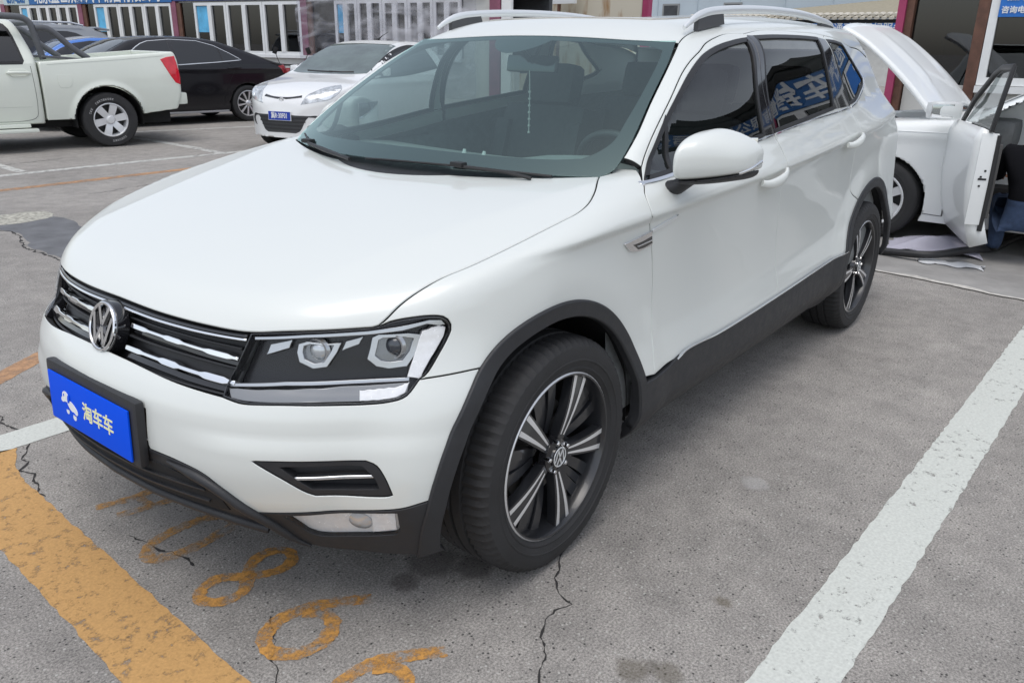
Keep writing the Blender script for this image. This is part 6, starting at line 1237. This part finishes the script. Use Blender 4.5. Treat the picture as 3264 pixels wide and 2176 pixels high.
o = panel('window_glass', Fblu, SIDE, poly_segs(sp2([(.66, 1.19), (.45, 1.29), (.22, 1.375), (-.1, 1.42), (-.7, 1.42), (-1.2, 1.28), (-1.3, 1.1), (.0, 1.06), (.62, 1.05)], .8)), BGLASS, o_b, h=.08, off=.006, depth=.004, r=.001, gap=0); both(o)
o = panel('windscreen', Fblu, FR_, [[(.30, 0, 1.42), (.35, .55, 1.38)], [(.35, .55, 1.38), (1.05, .68, 1.08)], [(1.05, .68, 1.08), (1.15, 0, 1.07)]], WGLASS, o_b, sym=True, h=.08, off=.006, depth=.004, r=.001)
o = panel('roof_skin', Fblu, TOP, [[(.24, 0, 1.44), (.24, .52, 1.42)], [(.24, .52, 1.42), (-.9, .55, 1.44)], [(-.9, .55, 1.44), (-.9, 0, 1.5)]], mat('grey_roof_wrap', (.45, .46, .47), .3, coat=.8), o_b, sym=True, h=.1, off=.006, depth=.004, r=.001)
underbody(bl, -2., 2.3, .6)
for x_ in (1.6, -1.1):
    for y_ in (.78, -.78): basic_wheel(bl, x_, y_, .33, .22, .2, ALLOY, 5, .06)
# ---- small white hatchback
HWHITE = mat('white_hatch_paint', (.78, .79, .79), .3, coat=1., var=.015)
hb_ = root('parked_hatchback', 'small white hatchback with blue plate R 30F01 facing the lane', 'hatchback', (-5.37, -7.60, 0), R(14))
hbody = implicit_blob('body', Fhat, (-3.6, -.92, .14), (.12, .92, 1.58), (150, 76, 60), HWHITE, hb_)
HFR = Cyl(-1.0, 1.0)
o = panel('headlight', Fhat, HFR, [[(-.048, .32, .645), (-.112, .366, .755), (-.217, .433, .813), (-.401, .513, .870), (-.561, .631, .899)], [(-.561, .631, .899), (-.474, .712, .871), (-.325, .739, .780), (-.236, .676, .715), (-.126, .526, .681), (-.048, .32, .645)]], mat('headlight_silver', (.55, .57, .58), .2, metal=.5, coat=.8, var=.5, vscale=14), hb_, h=.03, off=.003, depth=.006, r=.003, gap=0)
o2 = panel('lamp_reflector', Fhat, HFR, [[(-.20, .52, .72), (-.27, .56, .80), (-.36, .62, .82), (-.30, .68, .76), (-.22, .62, .71), (-.20, .52, .72)]], mat('headlight_bright', (.8, .82, .83), .12, metal=.8), o, h=.03, off=.007, depth=.006, r=.004, gap=0)
om = mirror_obj(o); mirror_obj(o2, parent=om)
panel('grille_slot', Fhat, HFR, [[(-.08, 0, .735), (-.09, .15, .742), (-.11, .31, .765)], [(-.11, .31, .765), (-.09, .32, .738)], [(-.09, .32, .738), (-.07, .12, .715), (-.06, .07, .71)], [(-.06, .07, .71), (-.06, 0, .722)]], GLOSSBLK, hb_, sym=True, h=.03, off=.004, depth=.006, r=.001, gap=0)
LG_ = [[(-.02, 0, .512), (-.02, .25, .505), (-.076, .443, .502)], [(-.076, .443, .502), (-.05, .384, .44), (-.03, .301, .30), (-.015, .235, .268)], [(-.015, .235, .268), (0, 0, .272)]]
lgr = panel('lower_grille', Fhat, HFR, LG_, mat('grey_grille', (.05, .052, .055), .5), hb_, sym=True, h=.03, off=.003, depth=.006, r=.001, gap=0)
for z_ in (.475, .425, .375, .325): 
    w_ = .40-.9*max(0, .44-z_); panel('slat', Fhat, HFR, [[(0, 0, z_+.012), (-.03, w_, z_+.012)], [(-.03, w_, z_+.012), (-.03, w_, z_-.012)], [(-.03, w_, z_-.012), (0, 0, z_-.012)]], PLASTIC, lgr, sym=True, h=.05, off=.014, depth=.01, r=.003, gap=0)
o = panel('fog_corner', Fhat, HFR, [[(-.07, .429, .499), (-.125, .538, .503), (-.164, .597, .433), (-.128, .542, .362), (-.103, .498, .348)], [(-.103, .498, .348), (-.124, .545, .435), (-.107, .515, .475), (-.07, .429, .483)], [(-.07, .429, .483), (-.07, .429, .499)]], PLASTIC, hb_, h=.03, off=.004, depth=.006, r=.001, gap=0); both(o)
o = panel('windscreen', Fhat, FR_, [[(-2.03, 0, 1.44), (-2.04, .35, 1.435), (-2.09, .575, 1.418)], [(-2.09, .575, 1.418), (-1.525, .663, 1.208), (-1.16, .66, 1.04)], [(-1.16, .66, 1.04), (-1.08, .45, 1.02), (-1.04, 0, 1.025)]], glass('hatch_windscreen_glass', (.45, .52, .50), 2.6), hb_, sym=True, h=.06, off=.006, depth=.004, r=.001); hws = o
panel('screen_shade', Fhat, FR_, [[(-2.03, 0, 1.44), (-2.04, .35, 1.435), (-2.09, .575, 1.418)], [(-2.09, .575, 1.418), (-1.525, .663, 1.208), (-1.16, .66, 1.04)], [(-1.16, .66, 1.04), (-1.08, .45, 1.02), (-1.04, 0, 1.025)]], mat('hatch_cabin_grey', (.42, .45, .44), .7, var=.35, vscale=3), o, sym=True, h=.06, off=.003, depth=.002, r=.001, gap=.012)
mb = MB(); mb.tube([(-1.06, -.30, 1.06), (-1.02, -.10, 1.055), (-1.03, .15, 1.05)], .012, 6); mb.build('wiper', WIP, hb_); mb = MB(); mb.tube([(-1.03, .10, 1.055), (-1.05, .30, 1.05), (-1.10, .48, 1.055)], .012, 6); mb.build('wiper', WIP, hb_)
o = panel('window_glass', Fhat, SIDE, [[(-1.16, .8, .985), (-1.30, .76, 1.07), (-1.633, .687, 1.223), (-2.031, .628, 1.342), (-2.5, .571, 1.40), (-2.9, .57, 1.36)], [(-2.9, .57, 1.36), (-3.05, .6, 1.1)], [(-3.05, .6, 1.1), (-2.0, .7, 1.02), (-1.16, .8, .985)]], BGLASS, hb_, h=.05, off=.006, depth=.004, r=.001, gap=.02); both(o)
o = panel('window_seal', Fhat, SIDE, [[(-1.10, .8, .965), (-1.28, .76, 1.085), (-1.633, .687, 1.255), (-2.031, .628, 1.372), (-2.5, .571, 1.43), (-2.93, .57, 1.385)], [(-2.93, .57, 1.385), (-3.10, .6, 1.08)], [(-3.10, .6, 1.08), (-2.0, .7, .99), (-1.10, .8, .965)]], TRIMBLK, hb_, h=.05, off=.003, depth=.003, r=.001, gap=0); both(o)
mb = MB(); mb.box((0, 0, 0), (.385, .125, .012), bev=.003); pl_ = mb.build('licence_plate', SIGNW, hb_); PM_ = Matrix(((0, 0, 1, .012), (1, 0, 0, .0), (0, 1, 0, .493), (0, 0, 0, 1))); pl_.data.transform(PM_)
mb = MB(); mb.box((0, 0, .007), (.372, .112, .003)); o = mb.build('plate_face', mat('plate_deep_blue', (.01, .045, .36), .4), pl_); o.data.transform(PM_)
o = text_mesh('冀R·30F01', .092, SIGNW, 'plate_lettering', pl_, .001, 'CENTER', .70, .002); o.data.transform(PM_ @ Matrix.Translation((0, 0, .0095)))
mb = MB(); mb.lathe([(.030, 0), (.034, .006), (.042, .006), (.045, 0)], 24, 'x', (-.052, 0, .690)); o = mb.build('emblem_ring', BRIGHT, hb_, True)
mb = MB(); mb.tube([(-.046, -.022, .71), (-.046, 0, .668), (-.046, .022, .71)], .006, 6); mb.build('emblem_mark', BRIGHT, hb_)
mb = MB(); mb.tube([(-2.5, 0, 1.50), (-2.62, 0, 1.56), (-2.80, 0, 1.62)], [.012, .006, .003], 6); mb.build('roof_aerial', DARK, hb_)
mb = MB(); mb.box((-1.42, .80, 1.06), (.13, .15, .13), bev=.05); o = mb.build('wing_mirror', HWHITE, hb_, True); both(o)
underbody(hb_, -3.3, -.2, .55, .17, .5)
for x_ in (-.72, -3.06):
    for y_ in (.72, -.72): basic_wheel(hb_, x_, y_, .285, .19, .175, ALLOY, 7, .045)
# ---- scooters between the saloon and the hatchback
def scooter(loc, rz, body, label):
    r_ = root('parked_scooter', label, 'scooter', loc, rz)
    m_ = MB(); m_.box((-.35, 0, .80), (.62, .28, .12), bev=.05); m_.box((-.62, 0, .86), (.16, .24, .10), bev=.04); m_.build('seat', mat('black_vinyl_seat', (.015, .015, .016), .4), r_, True)
    m_ = MB(); m_.box((-.45, 0, .60), (.70, .26, .32), bev=.08); m_.box((.05, 0, .35), (.55, .28, .08), bev=.03); m_.box((.36, 0, .66), (.10, .36, .62), Matrix.Rotation(R(-18), 3, 'Y'), bev=.04); m_.box((-.85, 0, .62), (.14, .20, .14), bev=.04); m_.build('body_panel', body, r_, True)
    for x_ in (-.62, .58):
        m_ = MB(); m_.lathe([(.14, -.04), (.20, -.05), (.225, 0), (.20, .05), (.14, .04)], 28, 'y', (x_, 0, .225)); m_.lathe([(.0, -.02), (.15, -.02), (.15, .02), (0, .02)], 20, 'y', (x_, 0, .225)); m_.build('wheel', RUBBER, r_, True, 40)
    m_ = MB(); m_.tube([(.58, 0, .24), (.45, 0, .62), (.36, 0, 1.0)], .025, 8); m_.tube([(.30, -.33, 1.05), (.36, -.12, 1.02), (.36, .12, 1.02), (.30, .33, 1.05)], .016, 8); m_.build('handlebar', DARK, r_, True)
    for s_ in (-1, 1):
        m_ = MB(); m_.tube([(.32, .24*s_, 1.04), (.28, .30*s_, 1.16), (.26, .33*s_, 1.24)], .007, 6); m_.box((.25, .34*s_, 1.29), (.02, .09, .13), Matrix.Rotation(R(20*s_), 3, 'X'), bev=.01); m_.build('mirror', DARK, r_, True)
    m_ = MB(); m_.box((-.93, 0, .66), (.03, .14, .08), bev=.01); m_.build('tail_lamp', RED, r_, True)
    return r_
scooter((-9.35, -12.35, 0), R(35), mat('red_scooter_plastic', (.42, .02, .03), .3, coat=.6), 'red scooter with black seat behind the black saloon')
scooter((-10.0, -11.75, 0), R(25), mat('black_scooter_plastic', (.02, .02, .022), .3, coat=.6), 'black scooter parked behind the white hatchback')
# ---- white car being repaired, bonnet up and driver's door open
RWHITE = mat('white_repair_car_paint', (.80, .82, .81), .35, coat=.4)
rc_ = root('car_under_repair', 'white car with bonnet raised and driver door open by shop', 'car', (-6.2, 0, 0), R(-90))
rbod = implicit_blob('body', Fwhc, (-4.1, -.98, .10), (.78, .98, 1.54), (240, 92, 70), RWHITE, rc_)
mb = MB(); mb.box((-.15, 0, .62), (1.0, 1.28, .12), bev=.03); mb.box((-.10, -.2, .74), (.55, .5, .22), bev=.05); mb.box((-.45, .38, .76), (.25, .22, .22), bev=.03); mb.tube([(.2, -.4, .86), (0, .1, .9), (-.4, .2, .84)], .03, 8); mb.box((.28, .30, .72), (.2, .5, .2), bev=.04); mb.build('engine', mat('engine_black', (.03, .03, .032), .5, var=.4, vscale=12), rc_, True)
mb = MB(); mb.box((-.62, 0, .80), (.10, 1.25, .25), bev=.03); mb.build('bulkhead', DARK, rc_, True)
# bonnet: curved skin hinged at x = -.76, raised about 36 degrees
V = []; nx, ny = 20, 25; ang = R(41)
for j in range(ny):
    y = -.80+1.60*j/(ny-1)
    for i in range(nx):
        t = i/(nx-1); notch = .13*math.exp(-((y+.05)/.45)**4); x = -.60-.10*(1-(y/.80)**2)+notch*(1-t)*.9+(1.12-.10*(y/.80)**4)*t; L_ = x+.66
        zz = .045*math.sin(math.pi*min(1, t*.9+.05))-.05*(y/.80)**2-.10*max(0, t-.80)**1.3*2+(.018 if abs(abs(y)-.42+.10*t) < .06 else 0)*math.sin(math.pi*t)
        V.append((-.66+L_*math.cos(ang)-zz*math.sin(ang), y, .955+L_*math.sin(ang)+zz*math.cos(ang)))
Fc = [(j*nx+i, j*nx+i+1, j*nx+nx+i+1, j*nx+nx+i) for j in range(ny-1) for i in range(nx-1)]
bo = mesh_obj('bonnet', V, Fc, RWHITE, rc_); so = bo.modifiers.new('thickness', 'SOLIDIFY'); so.thickness = .03; so.offset = -1
mb = MB(); mb.tube([(.30, .50, .78), (.10, .52, 1.45)], .010, 6); mb.build('bonnet_prop', DARK, rc_)
# windscreen, far window
o = panel('windscreen', _Fw, FR_, [[(-1.68, 0, 1.40), (-1.70, .52, 1.36)], [(-1.70, .52, 1.36), (-.92, .70, 1.03)], [(-.92, .70, 1.03), (-.82, .35, 1.01), (-.80, 0, 1.01)]], glass('repair_windscreen', (.40, .44, .45), 1.9), rc_, sym=True, h=.07, off=.006, depth=.004, r=.001)
o = panel('window_glass', _Fw, SIDE, poly_segs(sp2([(-2.05, 1.33), (-2.05, .99), (-3.2, 1.02), (-2.8, 1.31)], .8)), BGLASS, rc_, h=.08, off=.006, depth=.004, r=.001, gap=0); both(o)
# open door: built closed in its own frame (hinge at origin, x towards the rear), then swung out
dM = Matrix.Translation((-.80, .885, 0)) @ Matrix.Rotation(R(180-68), 4, 'Z')
def door_pt(t, z, d): return (t, -d, z)
V = []; zs = [.20, .30, .42, .60, .78, .88, .95]; ts = np.linspace(0, .86, 14)
for t in ts:
    for z in zs: V.append((t, .03-.05*((z-.68)/.35)**2+(.018 if abs(z-.88) < .02 else 0)-.02*(t-.5)**2, z+.0))
k = len(zs); Fc = [(i*k+j, i*k+k+j, i*k+k+j+1, i*k+j+1) for i in range(len(ts)-1) for j in range(k-1)]
dr = mesh_obj('front_door', V, Fc, RWHITE, rc_); so = dr.modifiers.new('thickness', 'SOLIDIFY'); so.thickness = .11; so.offset = 0; dr.data.transform(dM @ Matrix.Scale(-1, 4, (0, 1, 0)))
for p in dr.data.polygons: p.flip()
mb = MB(); mb.tube([(.02, 0, .96), (.25, 0, 1.12), (.46, .05, 1.30), (.56, .06, 1.34), (.83, .06, 1.35), (.87, .03, 1.2), (.865, 0, .95)], .020, 8, flat=(.8, 1.2)); o = mb.build('door_window_frame', TRIMBLK, dr, True); o.data.transform(dM)
mb = MB(); mb.add([(.06, .01, .96), (.48, .06, 1.29), (.81, .06, 1.33), (.84, .01, .96)], [(0, 1, 2, 3)]); o = mb.build('window_glass', glass('door_glass', (.55, .6, .6), 1.6), dr); o.data.transform(dM)
mb = MB(); mb.box((.865, 0, .64), (.015, .10, .60), bev=.004); o = mb.build('latch_face', RWHITE, dr, True); o.data.transform(dM)
mb = MB(); mb.tube([(.865, .05, .30), (.87, .055, .6), (.865, .05, .93)], .016, 6); o = mb.build('door_seal', TRIMBLK, dr); o.data.transform(dM)
for z in (.66, .70, .60): mb = MB(); mb.box((.874, -.01+.02*(z == .70), z), (.004, .012, .012)); o = mb.build('latch_bolt', DARK, dr); o.data.transform(dM)
mb = MB(); mb.box((.874, 0, .645), (.004, .05, .012)); o = mb.build('latch_slot', DARK, dr); o.data.transform(dM)
mb = MB(); mb.box((.46, .075, .62), (.70, .06, .50), bev=.03); o = mb.build('door_card', mat('beige_grey_door_card', (.07, .068, .066), .7), dr, True); o.data.transform(dM)
mb = MB(); mb.box((.12, -.16, 1.03), (.16, .21, .13), Matrix.Rotation(R(22), 3, 'Z'), bev=.05); o = mb.build('wing_mirror', RWHITE, rc_, True); o.data.transform(dM)
mb = MB(); mb.box((.205, -.185, 1.03), (.012, .17, .095), Matrix.Rotation(R(22), 3, 'Z'), bev=.03); o2 = mb.build('mirror_glass', MATS['mirror_silver'], o, True); o2.data.transform(dM)
mb = MB(); mb.box((-1.55, .36, .52), (.50, .48, .16), bev=.06); mb.box((-1.82, .36, .84), (.16, .48, .60), Matrix.Rotation(R(-15), 3, 'Y'), bev=.06); mb.build('seat', SEATM, rc_, True, 50)
mb = MB(); mb.box((-.98, 0, .85), (.30, 1.4, .22), bev=.06); mb.build('dashboard', TRIMD, rc_, True)
mb = MB(); mb.box((-1.5, 0, .26), (1.6, 1.5, .06)); mb.build('cabin_floor', DARK, rc_)
underbody(rc_, -3.8, .45, .55, .16, .45)
seamline('door_seam', _Fw, [(-.765, .93), (-.745, .75), (-.75, .58), (-.78, .42), (-.78, .23)], .9, .006, rbod, mat('grey_seal', (.10, .10, .10), .6)); seamline('sill_seam', _Fw, [(-.64, .235), (-.78, .23)], .9, .004, rbod); seamline('body_crease', _Fw, [(.2, .845), (-.74, .86)], .9, .005, rbod, RWHITE)
for x_ in (-.28, -2.95):
    for y_ in (.79, -.79): basic_wheel(rc_, x_, y_, .315, .205, .205, ALLOY, 7, .05)
# ---- crouching mechanic
def skin_body(name, pts, edges, rad, mats, parent=None, sub=2):
    me = bpy.data.meshes.new(name); me.from_pydata(pts, edges, []); o = link(bpy.data.objects.new(name, me), parent); me.materials.append(mats)
    sm = o.modifiers.new('skin', 'SKIN'); sd_ = me.skin_vertices[0].data
    for i, r_ in enumerate(rad): sd_[i].radius = (r_, r_) if not hasattr(r_, '__len__') else r_
    sd_[0].use_root = True
    ss = o.modifiers.new('sub', 'SUBSURF'); ss.levels = sub; ss.render_levels = sub
    dg = bpy.context.evaluated_depsgraph_get(); m2 = bpy.data.meshes.new_from_object(o.evaluated_get(dg)); o.modifiers.clear(); o.data = m2; m2.name = name
    for p in m2.polygons: p.use_smooth = True
    if not m2.materials: m2.materials.append(mats)
    return o
# local: facing -x (into the cabin), feet at z = 0; pelvis first
SKN = mat('skin', (.36, .20, .14), .55); JKT = mat('dark_jacket', (.008, .008, .010), .9, spec=.1, bump=.4, bscale=25); JEA = mat('blue_jeans', (.035, .06, .12), .85, var=.25, vscale=25, bump=.3, bscale=60)
per = root('person', 'person in dark jacket and blue jeans crouching at the open car door', 'person', (-4.98, 1.40, 0), R(12))
# one continuous body: pelvis, spine, neck, head, arms, legs
B_ = [(0, 0, .36), (-.06, 0, .52), (-.13, 0, .68), (-.19, 0, .80), (-.24, .01, .88), (-.28, .02, .98),      # 0-5 pelvis..head top
      (-.16, .19, .77), (-.26, .27, .60), (-.45, .22, .56), (-.53, .20, .56),                                # 6-9 left arm
      (-.16, -.19, .77), (-.28, -.25, .60), (-.47, -.20, .58), (-.55, -.18, .58),                            # 10-13 right arm
      (-.02, .11, .34), (-.38, .17, .43), (-.22, .16, .12), (-.36, .17, .045),                               # 14-17 left leg
      (-.02, -.11, .34), (-.36, -.17, .43), (-.20, -.16, .12), (-.34, -.17, .045)]
E_ = [(0, 1), (1, 2), (2, 3), (3, 4), (4, 5), (2, 6), (6, 7), (7, 8), (8, 9), (2, 10), (10, 11), (11, 12), (12, 13), (0, 14), (14, 15), (15, 16), (16, 17), (0, 18), (18, 19), (19, 20), (20, 21)]
Rr_ = [.15, (.15, .13), (.17, .12), .07, .078, .085, .075, .058, .042, .03, .075, .058, .042, .03, .10, .075, .052, .045, .10, .075, .052, .045]
pb_ = skin_body('body', B_, E_, Rr_, JKT, per)
pb_.data.materials.append(JEA); pb_.data.materials.append(SKN); pb_.data.materials.append(mat('dark_shoe', (.02, .02, .02), .6))
for p in pb_.data.polygons:
    c = p.center
    p.material_index = 3 if c.z < .075 else 1 if c.z < .47 and c.x > -.42 and not (abs(c.y) > .17 and c.z > .5) else 2 if (c.z > .845 and c.x < -.16) or (c.x < -.49 and c.z > .5) else 0
hr = MB(); hr.lathe([(0, .115), (.05, .105), (.085, .07), (.098, .02), (.094, -.03), (.075, -.06)], 20, 'z', (-.262, .015, .935)); hr.build('hair', mat('black_hair', (.012, .011, .011), .7), per, True)
for s_ in (-1, 1):
    er = MB(); er.lathe([(0, .012), (.018, .010), (.026, 0), (.018, -.01)], 12, 'y', (-.27, .015+.092*s_, .905)); er.build('ear', SKN, per, True)
    for k in range(5):
        fg = MB(); bx_, by_ = -.545, (.20 if s_ > 0 else -.18); a = (k-2)*.016
        if k < 4: fg.tube([(bx_, by_+a, .57), (bx_-.04, by_+a*1.1, .575), (bx_-.065, by_+a*1.1, .555), (bx_-.07, by_+a*1.1, .53)], [.010, .009, .0085, .007], 8)
        else: fg.tube([(bx_+.01, by_-.03*s_, .565), (bx_-.02, by_-.05*s_, .56), (bx_-.045, by_-.05*s_, .55)], [.011, .010, .008], 8)
        fg.build('finger', SKN, per, True)
# ---- cloth, mat and hose on the apron
def sheet(name, corners, nu, nv, amp, mt, label, cat, z0=.012):
    c = [Vector(q) for q in corners]; V = []
    for i in range(nu):
        for j in range(nv):
            u, v = i/(nu-1), j/(nv-1); p = (c[0]*(1-u)+c[1]*u)*(1-v)+(c[3]*(1-u)+c[2]*u)*v
            w = amp*(.5+.5*math.sin(p.x*9+p.y*14+1.3*math.sin(p.y*8)))*(.4+.6*math.sin(math.pi*u))*(.25+math.sin(math.pi*v))+amp*.5*max(0, math.sin(u*11-v*5))*math.sin(math.pi*v)
            ed = .03*math.sin(v*13+u*2)*(u in (0, 1))+.03*math.sin(u*17+v)*(v in (0, 1)); V.append((p.x+ed, p.y+ed*.5, z0+max(0, w)))
    Fc = [(i*nv+j, i*nv+nv+j, i*nv+nv+j+1, i*nv+j+1) for i in range(nu-1) for j in range(nv-1)]
    o = mesh_obj(name, V, Fc, mt); so = o.modifiers.new('thickness', 'SOLIDIFY'); so.thickness = .004; return tag(o, label, cat)
sheet('dust_cloth', [(-4.84, .50, 0), (-5.30, .48, 0), (-5.75, .98, 0), (-4.98, 1.16, 0)], 34, 30, .055, mat('pale_lavender_cloth', (.42, .41, .48), .9, bump=.3, bscale=200), 'crumpled pale lavender cloth on the ground beside the hose', 'cloth')
sheet('floor_mat', [(-4.60, .82, 0), (-4.72, .80, 0), (-4.80, 1.22, 0), (-4.66, 1.22, 0)], 8, 16, .012, mat('white_floor_sheet', (.56, .57, .58), .8), 'narrow white sheet lying flat in front of black hose', 'sheet', .010)
mb = MB(); mb.tube([tuple(p) for p in crom([(-4.75, -.6, .03), (-4.70, .1, .03), (-4.68, .53, .035), (-4.67, .87, .06), (-4.95, 1.06, .075), (-5.25, 1.18, .05), (-6.0, 1.30, .04), (-6.6, 1.7, .04)], .05)], .027, 10)
tag(mb.build('rubber_hose', mat('black_rubber_hose', (.02, .02, .022), .5), None, True, 60), 'thick black rubber hose lying across the apron beside the cloth', 'hose')
